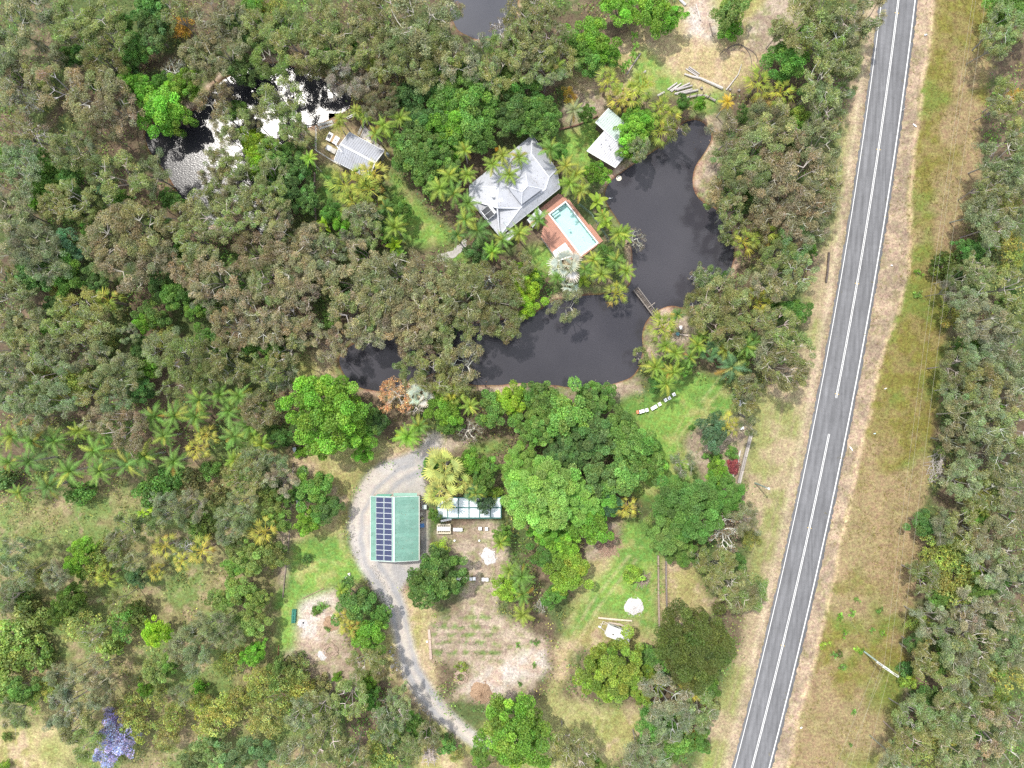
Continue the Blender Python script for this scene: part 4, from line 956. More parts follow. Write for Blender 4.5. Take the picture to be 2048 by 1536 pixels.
# --- logs, sleepers, posts and fences
def log(pts, rad, col, label, name='log', cat='log', group=None, k=8):
    m = MB(); m.tube(pts, rad, k); return m.thing(name, M['timber'], label, cat, group, col)
GL = lambda x, y, z=.15: P(1200 + x / 6.4, 80 + y / 6.4, z)
grey = (.40, .37, .35)
def shade(c):
    k = random.uniform(.78, 1.2); return tuple(v * k for v in c)
LG = 'weathered grey logs in the paddock pile'
for i, (a, b, r_, z, lb) in enumerate((((865, 637), (985, 548), .19, .14, 'grey log on the outer upper side of the paddock pile'), ((893, 650), (1005, 575), .15, .12, 'dark-edged thin log, second from the upper side of the pile'), ((912, 662), (1040, 553), .15, .12, 'thin grey log, third from the upper side of the pile'), ((960, 640), (1150, 552), .22, .22, 'thick grey log lying across the top of the paddock pile'), ((985, 640), (1180, 582), .20, .42, 'grey log crossing on top in the middle of the pile'), ((955, 690), (1178, 628), .19, .18, 'grey log reaching furthest to the lower edge of the pile'), ((980, 697), (1110, 655), .13, .12, 'short thin log tucked at the lower edge of the pile'), ((1065, 682), (1255, 640), .25, .2, 'thick pale log lying alone along the lower side of the pile'),
                                            ((1098, 366), (1252, 466), .13, .12, 'thin grey pole nearest the long trunk in the upper bundle'), ((1130, 358), (1262, 458), .11, .12, 'thin grey pole in the middle of the upper bundle'), ((1142, 342), (1275, 436), .13, .12, 'thin grey pole farthest from the long trunk in the upper bundle'), ((530, 440), (588, 396), .22, .2, 'short dark log on the meadow beside the fan palms'), ((735, 716), (822, 668), .24, .2, 'short grey log between the fan palms and the log pile'))):
    A, B = GL(*a, z), GL(*b, z); log([A, A.lerp(B, .5) + Vector((0, 0, .02)), B], [r_, r_ * .93, r_ * .85], shade(grey), lb, group=LG)
log([GL(1080, 435, .25), GL(1180, 468, .28), GL(1290, 492, .25), GL(1430, 555, .25), GL(1570, 618, .3)], [.16, .22, .24, .27, .3], (.42, .39, .36), 'long grey fallen trunk lying straight across the paddock grass', 'fallen_trunk', 'log')
log([GL(1615, 640, .15), GL(1690, 545, .15), GL(1770, 440, .15), GL(1812, 310, .12)], [.16, .13, .11, .06], (.40, .37, .34), 'long thin bent pole pointing up the bare paddock', 'fallen_trunk', 'log')
for a, b, lb in ((1297, 622, 'cut stump beside the end of the thick pale log'), (1660, 640, 'small dark stump at the foot of the bent pole'), (1775, 650, 'dark stump close to the spiky fan palms')):
    q = GL(a, b, 0); m = MB(); m.disc(q, .3, .24, G0, .4, 10); m.thing('tree_stump', M['timber'], lb, 'stump', 'stumps on the paddock', (.22, .19, .17))
def arc(pts, z=.08):
    L = [GL(*q, z) for q in pts]; out = []
    for i in range(len(L) - 1):
        p0, p1, p2, p3 = L[max(i - 1, 0)], L[i], L[i + 1], L[min(i + 2, len(L) - 1)]
        for t in (0, .25, .5, .75):
            out.append(.5 * ((2 * p1) + (p2 - p0) * t + (2 * p0 - 5 * p1 + 4 * p2 - p3) * t * t + (3 * p1 - p0 - 3 * p2 + p3) * t ** 3))
    return out + [L[-1]]
log(arc([(1530, 180), (1620, 110), (1720, 70), (1800, 65), (1870, 110), (1920, 190), (1938, 280), (1940, 370)]), .055, (.12, .10, .09), 'dark irrigation pipe arching tightly on the paddock, inner loop', 'irrigation_pipe', 'pipe', k=5)
log(arc([(1600, 150), (1680, 80), (1780, 50), (1880, 100), (1970, 160), (2010, 220), (2020, 280)], .12), .055, (.12, .10, .09), 'dark irrigation pipe arching widest on the paddock, outer loop', 'irrigation_pipe', 'pipe', k=5)
log(arc([(1600, 150), (1700, 128), (1800, 130), (1870, 160)], .16), .05, (.16, .13, .11), 'short dark irrigation pipe crossing under the arched loops', 'irrigation_pipe', 'pipe', k=5)
log([P(1356, -5, .15), P(1371, 10, .15)], .25, (.5, .5, .5), 'pale grey broken slab on the sandy top paddock', 'log')
log([P(1392, 8, .15), P(1401, 40, .15)], [.12, .16], (.46, .42, .38), 'pale straight log on the white sand of the top paddock', 'log')
log([P(1419, 46, .12), P(1426, 72, .12)], [.1, .12], (.15, .12, .10), 'dark burnt log on the sand beside the paddock bush', 'log')
# garden edging logs
for a, b, lb in (((520, 170), (440, 290), 'grey edging log along the banana bed, upper length'), ((435, 295), (340, 440), 'grey edging log along the banana bed, lower length')):
    log([GL(*a, .12), GL(*b, .12)], [.16, .14], (.33, .29, .26), lb, 'edging_log', 'log', 'edging logs')
# curved jetty fence at the pond tip
def jetty_fence():
    L = [GL(*q, 0) for q in ((985, 782), (1130, 742), (1225, 722), (1300, 718), (1380, 742), (1470, 792))]
    f = empty('curved_fence', L[2], 'low curved grey timber fence with tall posts at the pond tip', 'fence')
    for i in range(5):
        for z, w in ((.25, .2), (.75, .14)): MB().bar((L[i].x, L[i].y, z), (L[i + 1].x, L[i + 1].y, z), w, .12).part('rail', M['timber'], f, (.33, .29, .26))
    for i, q in enumerate(L): MB().tube([(q.x, q.y, G0), (q.x + .05, q.y + .05, 1.7)], [.09, .07], 6).part('post', M['timber'], f, (.20, .17, .15))
jetty_fence()
def sleeper_wall(name, pts, z, w, col, lab, rows=2):
    L = [P(a, b, 0) for a, b in pts]; f = empty(name, L[0], lab, 'fence')
    for i in range(len(L) - 1):
        n = max(1, round((L[i + 1] - L[i]).length / 2.4)); d = (L[i + 1] - L[i]).normalized(); s = Vector((d.y, -d.x, 0))
        for k in range(n):
            a, b = L[i].lerp(L[i + 1], k / n) + d * .03, L[i].lerp(L[i + 1], (k + 1) / n) - d * .03
            for r_ in range(rows):
                o = s * ((r_ - (rows - 1) / 2) * (w + .05)); zz = z + random.uniform(-.02, .02)
                cc = shade(col)
                MB().bar((a.x + o.x, a.y + o.y, zz), (b.x + o.x, b.y + o.y, zz), w, z * 2).part('sleeper', M['timber'], f, cc)
sleeper_wall('sleeper_wall', ((1502.5, 862), (1477, 966)), .22, .30, (.30, .27, .24), 'double row of grey timber sleepers edging the roadside garden')
sleeper_wall('sleeper_wall', ((1478.5, 800), (1478.5, 827)), .25, .42, (.36, .36, .35), 'pale grey sleeper post line closing the lawn at the road side', 1)
sleeper_wall('sleeper_wall', ((1316, 1110), (1316.5, 1190), (1318, 1258)), .2, .30, (.26, .20, .16), 'rustic sleeper line running beside the burnt ash pile', 1)
sleeper_wall('sleeper_wall', ((1331.5, 1088), (1331.5, 1150), (1333, 1228)), .25, .26, (.17, .14, .13), 'dark sleeper line beside the strip of lawn, closer to the road', 1)
log([P(1478, 828, .3), P(1500, 838.5, .3)], [.22, .18], (.06, .055, .05), 'black charred log lying across the garden corner by the road', 'charred_log', 'log')
log([P(1480.5, 901, .1), P(1475.5, 925, .1)], [.16, .16], (.50, .46, .43), 'pale grey sleeper with cross end in the roadside garden', 'garden_sleeper', 'log')
log([P(1470, 936, .1), P(1464, 962, .1)], [.13, .13], (.47, .42, .38), 'pale grey sleeper below the red shrub in the roadside garden', 'garden_sleeper', 'log')
log([P(1196.6, 1235.6, .2), P(1230, 1239, .2), P(1264, 1241.7, .2)], [.17, .2, .16], (.55, .46, .36), 'pale stripped log lying above the white caravan', 'log')
log([P(1217, 1245, .15), P(1240, 1249, .15), P(1261, 1258, .15)], [.18, .22, .12], (.42, .35, .28), 'rough bark log tight along the caravan side', 'log')
# roadside charred sleepers
sleeper_wall('roadside_log_edge', ((1657, 505), (1654, 545), (1651, 565)), .2, .34, (.09, .07, .06), 'broken dark log edging between road verge and paperbarks', 1)
# west boundary rails
sleeper_wall('boundary_rail', ((587, 925), (583, 1010), (577, 1090), (570, 1150), (566, 1195)), .12, .16, (.24, .19, .16), 'thin brown rail marking the west edge of the shed paddock', 1)
sleeper_wall('boundary_rail', ((630, 345), (628, 400), (634, 450), (632, 465)), .15, .3, (.20, .15, .13), 'brown timber edge along the garden west of the studio palms', 1)
sleeper_wall('timber_edge', ((605, 1197), (648, 1176)), .1, .12, (.26, .19, .13), 'thin timber edge along the top of the mulch bed', 1)
sleeper_wall('timber_edge', ((858, 1258), (862, 1318)), .1, .5, (.36, .27, .22), 'flat timber edge on the drive side of the vegetable plot', 1)
sleeper_wall('timber_edge', ((558, 1290), (556, 1315)), .1, .1, (.36, .14, .10), 'red stake line at the low corner of the mulch bed', 1)
for a, b, lb in (((748, 1342), (760, 1380), 'long orange-brown rail beside the drive bend'), ((769, 1340), (773, 1352), 'short orange-brown rail beside the drive bend')):
    log([P(*a, .1), P(*b, .1)], .1, (.42, .22, .14), lb, 'timber_rail', 'rail')
sleeper_wall('timber_edge', ((1110, 262), (1150, 252), (1172, 245), (1196, 232)), .2, .22, (.15, .08, .06), 'dark red timber edge above the small house lawn', 1)

# --- footbridge
def footbridge():
    a, b = P(1270, 578, .3), P(1314, 637, .3); d = (b - a).normalized(); s = Vector((d.y, -d.x, 0)); L = (b - a).length
    r = empty('footbridge', (a + b) / 2, 'narrow grey timber footbridge across the neck of the pond', 'bridge')
    for o in (-.42, .42): q0, q1 = a + s * o, b + s * o; MB().bar((q0.x, q0.y, .12), (q1.x, q1.y, .12), .14, .2).part('beam', M['timber'], r, (.12, .10, .09))
    n = int(L / .34)
    for k in range(n):
        c = a.lerp(b, (k + .5) / n); w = .40 + .08 * random.random()
        MB().bar((c.x - s.x * w, c.y - s.y * w, .27), (c.x + s.x * w, c.y + s.y * w, .27), .28, .06).part('plank', M['timber'], r, shade((.11, .092, .078)))
    for o in (-.5, .48):
        for k in range(5):
            c = a.lerp(b, .03 + k * .235) + s * o; MB().tube([(c.x, c.y, -1.2), (c.x, c.y, 1.15)], .06, 6).part('post', M['timber'], r, (.22, .19, .17))
        q0, q1 = a + s * o, b + s * o; MB().bar((q0.x, q0.y, 1.1), (q1.x, q1.y, 1.1), .12, .08).part('handrail', M['timber'], r, (.22, .195, .17))
    m = MB(); c = a.lerp(b, .62); m.bar(c - s * 1.5 + Vector((0, 0, .35)), c + s * .2 + Vector((0, 0, .35)), .12, .1); c = a.lerp(b, .8); m.bar(c - s * 1.3 + Vector((0, 0, .3)), c + s * .2 + Vector((0, 0, .3)), .1, .1); m.part('brace', M['timber'], r, (.28, .24, .20))
footbridge()
# fallen timber beams on the east bank
log([P(1350, 667, .15), P(1376, 671, .15)], .16, (.45, .38, .33), 'pale beam lying on the sand of the pond peninsula', 'log')
q = P(1362, 655, .3); box_thing('paver_stack', q, (.5, .7, .2), .1, (.55, .55, .55), 'small pale grey slab on dark ground of the peninsula', 'slab')
q = P(1355, 668, .3); r = empty('bucket', (q.x, q.y, G0), 'dark teal tub beside the pale beam on the peninsula', 'tub'); MB().disc(q, .28, .36, G0, .5, 12).part('body', M['paint'], r, (.05, .14, .16)); MB().disc(q, .38, .38, .5, .54, 12).part('rim', M['paint'], r, (.08, .2, .22))

# --- poles and lines
def pole1():
    b = P(1510, 966, 0); h = 7.4; tp = Vector((b.x, b.y, h)); r = empty('service_pole', (b.x, b.y, G0), 'short greenish service pole with white cap on the road verge', 'pole')
    MB().tube([(b.x, b.y, G0), tp], [.17, .12], 8).part('post', M['timber'], r, (.24, .31, .27))
    MB().disc(tp, .24, .2, h, h + .22, 8).part('cap', M['white'], r)
    MB().bar((b.x - .5, b.y, h - .5), (b.x + .5, b.y, h - .5), .1, .1).part('crossarm', M['timber'], r, (.4, .38, .35))
    return tp
T1 = pole1()
def pole2():
    b = P(1727, 1302, 0); h = 10.0; r = empty('power_pole', (b.x, b.y, G0), 'tall pale green power pole with twin crossarms on the verge', 'pole')
    MB().tube([(b.x, b.y, G0), (b.x, b.y, h * .5), (b.x, b.y, h)], [.17, .145, .115], 10).part('post', M['timber'], r, (.36, .46, .42))
    d = Vector((.83, -.55, 0)).normalized(); s = Vector((d.y, -d.x, 0)); att = []
    for z, w, off in ((h - .3, 1.75, .2), (h - 2.3, 1.5, -.2)):
        for o in (-.14, .14):
            c = Vector((b.x, b.y, z)) + s * o + d * off; MB().bar(c - d * w, c + d * w, .09, .11).part('crossarm', M['timber'], r, (.48, .47, .43))
        for t in (-.95, -.3, .95):
            c = Vector((b.x, b.y, z)) + d * (off + t * w * .98); att.append(c + Vector((0, 0, .22)))
            MB().disc(c, .07, .05, z + .05, z + .28, 8).part('insulator', M['white'], r)
        m = MB(); c = Vector((b.x, b.y, z)); m.bar(c + Vector((0, 0, -.8)), c + d * (w * .7) + s * .14, .05, .05); m.bar(c + Vector((0, 0, -.8)), c - d * (w * .6) + s * .14, .05, .05); m.part('brace', M['metal'], r)
    MB().disc(Vector((b.x, b.y)), .2, .18, h, h + .12, 8).part('cap', M['white'], r)
    return att
ATT = pole2()
def wire(a, b, sag, lab, group, rad=.013, col=(.34, .32, .24)):
    n = 24; pts = []
    for i in range(n + 1):
        t = i / n; q = a.lerp(b, t); pts.append(q - Vector((0, 0, sag * 4 * t * (1 - t))))
    m = MB(); m.tube(pts, rad, 4); m.thing('power_line', M['paint'], lab, 'wire', group, col)
WG = 'overhead wires of the power pole'
for k, (a, (px, py)) in enumerate(zip((ATT[0], ATT[1], ATT[2]), ((1958, -60), (1964, -60), (1984, -60)))):
    e = P(px, py, 9.6); wire(a, e + (e - a) * .15, 1.3, ('pale wire running up the verge, on the road side of the three', 'pale wire running up the verge, middle of the three', 'pale wire running up the verge, on the forest side of the three')[k], WG)
for k, (a, (px, py)) in enumerate(zip((ATT[3], ATT[0] + Vector((.3, -.2, 0)), ATT[4], ATT[5]), ((1667, 1560), (1683, 1560), (1697, 1560), (1730, 1560)))):
    e = P(px, py, 8.0); wire(a, e + (e - a) * .6, .6, ('pale wire leaving the pole downhill, closest to the road', 'pale wire leaving the pole downhill, second from the road', 'pale wire leaving the pole downhill, third from the road', 'pale wire leaving the pole downhill, closest to the forest')[k], WG)
wire(T1, ATT[3], .8, 'thin dark service wire crossing above the road between the poles', WG, .014, (.10, .10, .10))
# small roadside pieces
def guide_post(px, py, lab):
    q = P(px, py, 0); r = empty('guide_post', (q.x, q.y, G0), lab, 'post', 'roadside guide posts'); MB().box((q.x, q.y, .48), (.14, .06, 1.05)).part('post', M['white'], r); MB().box((q.x, q.y, .8), (.10, .075, .16)).part('reflector', M['paint'], r, (.5, .04, .03))
guide_post(1804, 221, 'white guide post standing at the east road edge near the top'); 
guide_post(1633, 660 - 410 + 130, 'white guide post by the west road edge among the paperbarks') if False else None
def scrap(px, py, sx, sy, col, lab, rz=0):
    q = P(px, py, 0); m = MB(); n = 6
    m.tube([(q.x - sx / 2 * math.cos(rz), q.y - sx / 2 * math.sin(rz), .05), (q.x, q.y, .12), (q.x + sx / 2 * math.cos(rz), q.y + sx / 2 * math.sin(rz), .06)], [sy * .4, sy * .5, sy * .35], 6); m.thing('litter_scrap', M['paint'], lab, 'litter', 'litter on the road verge', col)
for a in ((1702, 897, .95, .28, (.75, .75, .73), 'white pipe offcut lying on the gravel beside the road', -.95), (1829, 251, .9, .3, (.68, .66, .66), 'white paper scrap on the shoulder near the tall verge top', -.7), (1771, 777, .5, .22, (.7, .68, .6), 'small cream scrap in the verge grass beside the wires', .4), (1749, 867, .4, .22, (.45, .7, .68), 'pale turquoise scrap in the olive verge grass', .2), (1783, 531, .35, .3, (.75, .75, .75), 'white scrap on the pinkish gravel shoulder', 0), (1691, 1043, .45, .25, (.6, .62, .3), 'yellow-green scrap at the edge of the shoulder berm', .6), (1851, 70, .5, .35, (.55, .58, .62), 'grey-blue scrap on the shoulder by the top of the road', .3), (1602, 1455, .45, .3, (.72, .72, .70), 'white scrap at the foot of the shoulder near the lowest road bend', .5)):
    scrap(*a)
def buoy_and_duck():
    q = P(1237.5, 357, -.4); r = empty('pond_float', (q.x, q.y, -.5), 'round cream float at the pond edge below the cottage', 'float'); MB().disc(q, .5, .55, -.55, -.2, 14).part('body', M['paint'], r, (.55, .52, .42)); MB().disc(q, .25, .2, -.2, 0, 10).part('cap', M['paint'], r, (.7, .68, .6))
    q = P(1219.5, 397, -.4); m = MB(); m.tube([(q.x - .3, q.y, -.30), (q.x - .12, q.y, -.28), (q.x + .1, q.y, -.26), (q.x + .25, q.y, -.2), (q.x + .3, q.y, -.02), (q.x + .36, q.y, .04), (q.x + .5, q.y, .02)], [.03, .13, .15, .08, .06, .07, .02], 8); m.thing('duck', M['paint'], 'small pale duck swimming in the upper pond arm', 'duck', None, (.5, .5, .52))
buoy_and_duck()

# --- heaps, ash, and garden odds and ends
def heap(name, px, py, r_, h, mat, lab, cat, seed, rough=.4, col=None):
    q = P(px, py, 0); m = MB(); m.mound((q.x, q.y, G0), r_, h, seed, rough * .45, 44, 10)
    rn = random.Random(seed)
    for k in range(int(60 * r_)):       # ragged lumps over the heap and round its rim
        a, t = rn.random() * 6.283, math.sqrt(rn.random()) * 1.12; s_ = .05 + .13 * rn.random(); x_, y_ = q.x + r_ * t * math.cos(a), q.y + r_ * t * math.sin(a)
        m.mound((x_, y_, G0 + max(0, h * (1 - t ** 1.6)) * .9), s_, s_ * .8, k, .5, 5, 2)
    o = m.thing(name, M[mat], lab, cat, None, col); return o
heap('ash_heap', 1268, 1213, 1.85, .45, 'ash', 'bright white ash heap in a burnt ring above the caravan', 'ash heap', 3)
heap('ash_heap', 977, 1113, 1.6, .3, 'ash', 'greyish white ash patch between the palms of the shed garden', 'ash heap', 5, .6)
heap('lime_heap', 605, 1247, .95, .25, 'ash', 'round white lime heap with a dark hole beside the green bundle', 'lime heap', 7, .3)
q = P(606.5, 1246, .2); MB().disc(q, .2, .18, .1, .24, 8).thing('pipe_hole', M['dark'], 'dark stub pipe in the centre of the round white heap', 'pipe')
heap('lime_heap', 645, 1311, .95, .2, 'ash', 'ragged white lime heap in the lower mulch bed', 'lime heap', 9, .7)
heap('mulch_heap', 963, 1386, 2.2, .9, 'mulch', 'brown mulch heap on the pale garden bed above the orchard tree', 'mulch heap', 11, .4)
heap('mulch_heap', 662, 1248, 1.5, .3, 'mulch', 'low orange-brown mulch patch beside the glossy bed trees', 'mulch heap', 12, .6)
def nest(px, py, r_, lab):
    q = P(px, py, 0); V = MB()
    for k in range(150):
        a = random.random() * 6.28; rr = r_ * (.55 + .45 * random.random()); c = Vector((q.x + rr * math.cos(a), q.y + rr * math.sin(a), .05 + .25 * random.random())); t = a + 1.57 + random.uniform(-.5, .5); l = .35 * random.random() + .2
        V.bar(c - Vector((math.cos(t) * l, math.sin(t) * l, .05)), c + Vector((math.cos(t) * l, math.sin(t) * l, .05)), .05, .04)
    V.thing('straw_ring', M['timber'], lab, 'compost ring', None, (.40, .30, .23))
nest(661, 1301, 1.5, 'faint straw ring just above the ragged white heap') ; nest(922, 1354, 1.4, 'round straw compost ring beside the drive lawn')
def brush(px, py, rx_, ry_, n, col, lab):
    q = P(px, py, 0); V = MB()
    for k in range(n):
        a = random.random() * 6.28; rr = math.sqrt(random.random()); c = Vector((q.x + rx_ * rr * math.cos(a), q.y + ry_ * rr * math.sin(a), .1 + .7 * (1 - rr) * random.random())); t = random.random() * 3.14; l = .5 + .9 * random.random()
        V.tube([c - Vector((math.cos(t) * l, math.sin(t) * l, .1)), c, c + Vector((math.cos(t) * l, math.sin(t + .2) * l, .12 * random.random()))], [.05, .045, .02], 4)
    V.thing('brush_heap', M['timber'], lab, 'brush heap', None, col)
brush(1216, 1085, 2.4, 2.6, 150, (.33, .22, .16), 'brown heap of cut branches under the great fig canopy')
brush(1284, 1158, 1.6, 1.0, 60, (.28, .22, .18), 'scatter of fallen sticks just above the white ash heap')
brush(935, 862, 1.6, 2.4, 80, (.34, .25, .22), 'reddish tangle of bare twigs beside the bright round shrub')
brush(1870, 935, 1.6, 3.0, 70, (.36, .33, .30), 'pale fallen branches at the forest edge beside the wires')
brush(862, 1510, 1.3, 1.6, 50, (.42, .36, .32), 'small pale heap of prunings below the drive end')
# green tarpaulin bundle
q = P(587.5, 1232, .3); r = empty('tarpaulin_roll', (q.x, q.y, G0), 'pair of rolled dark green tarpaulins beside the mulch bed', 'tarpaulin')
for s in (-.22, .22): MB().tube([(q.x + s + .12, q.y + 1.35, .2), (q.x + s, q.y, .26), (q.x + s - .1, q.y - 1.4, .2)], [.22, .25, .22], 9).part('roll', M['paint'], r, (.03, .15, .11))
for t in (-.8, .2, 1.0): MB().bar((q.x - .42, q.y + t, .40), (q.x + .45, q.y + t, .42), .05, .3).part('strap', M['paint'], r, (.05, .22, .17))
# pallet, chests, lamp posts, bins
q = P(607, 942, .1); r = empty('pallet', (q.x, q.y, G0), 'white timber pallet lying beside the dark orchard bush', 'pallet')
for k in range(6): MB().box((q.x, q.y - .55 + k * .22, .13), (1.15, .16, .03)).part('slat', M['timber'], r, (.60, .57, .54))
for k in (-.5, 0, .5): MB().box((q.x + k, q.y, .05), (.1, 1.2, .12)).part('bearer', M['timber'], r, (.45, .42, .4))
box_thing('storage_chest', P(596.5, 1006, .4), (.55, 1.1, .6), 0, (.62, .62, .60), 'white chest tucked beside the two dark orchard bushes', 'chest')
box_thing('storage_chest', P(590, 899, .4), (.6, .8, .6), .2, (.45, .50, .55), 'pale blue-grey chest under the big bright tree edge', 'chest')
box_thing('waste_bin', P(993.5, 298.5, 1.0), (.6, .7, 1.0), .2, (.15, .12, .05), 'dark wheelie bin with orange lid in the trees behind the house', 'bin', None, (.72, .36, .02))
def lamp(px, py, lab, h=1.3):
    q = P(px, py, h); r = empty('garden_light', (q.x, q.y, G0), lab, 'light'); MB().tube([(q.x, q.y, G0), (q.x, q.y, h)], .05, 6).part('post', M['paint'], r, (.2, .2, .2)); MB().disc(q, .2, .27, h, h + .2, 10).part('shade', M['white'], r)
lamp(693.5, 1155, 'white round garden light on the grass beside the drive')
box_thing('carton', P(698, 1149, .3), (.4, .5, .3), .2, (.6, .55, .5), 'small cream box next to the round garden light', 'carton')
q = P(1483, 856, 1.0); r = empty('letterbox', (q.x, q.y, G0), 'white box letterbox on a post in the roadside garden', 'letterbox'); MB().tube([(q.x, q.y, G0), (q.x, q.y, 1.0)], .07, 6).part('post', M['timber'], r, (.2, .18, .16)); MB().box((q.x, q.y, 1.2), (.7, .5, .4), .2).part('box', M['white'], r)
for a, b, lb in ((909, 1081, 'small white tub in the shed garden below the hives'), (958.5, 1081, 'small white tub near the ash patch in the shed garden'), (854, 1283, 'small white cap on the edge of the vegetable plot')):
    q = P(a, b, .2); r = empty('tub', (q.x, q.y, G0), lb, 'tub'); MB().disc(q, .17, .2, G0, .28, 9).part('body', M['white'], r); MB().disc(q, .21, .21, .28, .31, 9).part('rim', M['white'], r)
# stone path by the house
pth = empty('stone_path', P(905, 500), 'pinkish stone slab path curving from the lawn to the house', 'path')
for k in range(22):
    t = k / 21; base_ = Vector((878 + 52 * t, 517 - 16 * t - 40 * max(0, t - .55) ** 1.2, 0)); 
    for s in (-1, 1):
        q = P(base_.x + random.uniform(-1.5, 1.5), base_.y + s * 4 + random.uniform(-1, 1), 0); n = 7; a0 = random.random() * 6
        MB().prism([(q.x + (.36 + .1 * random.random()) * math.cos(a0 + 6.283 * i / n), q.y + (.34 + .1 * random.random()) * math.sin(a0 + 6.283 * i / n)) for i in range(n)], -.1, .0 + .02 * random.random()).part('slab', M['concrete'], pth)
for px, py, lb, sz in ((785, 1332, 'grey boulder at the bend of the drive', .5),):
    q = P(px, py, 0); m = MB(); m.mound((q.x, q.y, G0), sz, .4, 2, .5, 10, 4); m.thing('boulder', M['concrete'], lb, 'boulder')
m = MB(); n = 0
for k in range(420):          # loose stones along the drive edge and the bank
    seg = random.choice(((778, 1300, 830, 1395), (826, 1395, 880, 1445), (700, 1030, 712, 1110), (742, 1130, 775, 1180)))
    t = random.random(); q = P(seg[0] + (seg[2] - seg[0]) * t + random.gauss(0, 3), seg[1] + (seg[3] - seg[1]) * t + random.gauss(0, 3), 0); s = .05 + .16 * random.random() ** 2
    m.disc(q, s, s * .6, G0, G0 + s, 5)
tag(m.thing('loose_stones', M['concrete'], 'loose grey stones scattered along the drive edge', 'stones'), kind='stuff')

# ---------------------------------------------------------------- plants: prototypes
def unit(v): return v / np.maximum(np.linalg.norm(v, axis=-1, keepdims=True), 1e-6)
def leaf_cards(c, L, Wd, up, rng, tint):
    """diamond leaves at points c; up biases them to face the sky"""
    n = len(c); nrm = unit(rng.normal(size=(n, 3)) + np.array([0, 0, up])); t = unit(np.cross(nrm, rng.normal(size=(n, 3)))); b = np.cross(nrm, t)
    L = (L * rng.uniform(.7, 1.3, n))[:, None] / 2; Wd = (Wd * rng.uniform(.7, 1.3, n))[:, None] / 2
    V = np.stack([c - t * L, c + b * Wd, c + t * L - nrm * L * .25, c - b * Wd], 1).reshape(-1, 3)
    Q = np.arange(4 * n).reshape(n, 4); return V, Q, np.repeat(tint, 4, 0)
def tints(n, rng, puff, hue=.06, leaf=.20):
    v = (puff * rng.lognormal(0, leaf, n))[:, None]; h = rng.normal(0, hue, (n, 1))
    return np.clip(np.concatenate([v * (1 + h), v, v * (1 - h * .8)], 1), .15, 3)
def tubes_np(segs, k=4):
    """segs: list of (points, radii)"""
    m = MB()
    for p, r in segs: m.tube(p, r, k, False)
    me_v = np.array(m.v); return me_v, m.f
def proto_trunk(name, segs, k=5, butt=0.0):
    """trunk and limbs in one mesh; wood thicker than butt gets a darker tint"""
    m = MB(); T = []
    for p, r in segs:
        m.tube(p, r, k, False); T += [(.55 if butt and r[0] > butt else 1.0) * random.uniform(.85, 1.15)] * (len(m.v) - len(T))
    me = m.mesh(name, M['tree_bark']); at = me.attributes.new('tint', 'FLOAT_COLOR', 'POINT')
    c = np.ones((len(T), 4), np.float32); c[:, :3] = np.array(T)[:, None]; at.data.foreach_set('color', c.ravel()); return me
def puffs_to_crown(name, pc, pr, per, L, Wd, up, rng, flat=.75, shell=.5, hue=.10, pv=.20, droop=0.0):
    C_ = []; T_ = []
    for c, r in zip(pc, pr):
        n = max(10, int(per * (r ** 2)))
        d = unit(rng.normal(size=(n, 3))); d[:, 2] = np.where(d[:, 2] < -.35, -d[:, 2], d[:, 2])
        rad = r * (shell + (1 - shell) * rng.random(n) ** .6)[:, None]
        p = c + d * rad * np.array([1, 1, flat]); p[:, 2] -= droop * rng.random(n) * r
        C_.append(p); T_.append(tints(n, rng, rng.lognormal(0, pv), hue) * (1 + rng.normal(0, .07, 3)))
    V, Q, T = leaf_cards(np.concatenate(C_), L, Wd, up, rng, np.concatenate(T_))
    return np_mesh(name, V, Q, M['leaf'], T)
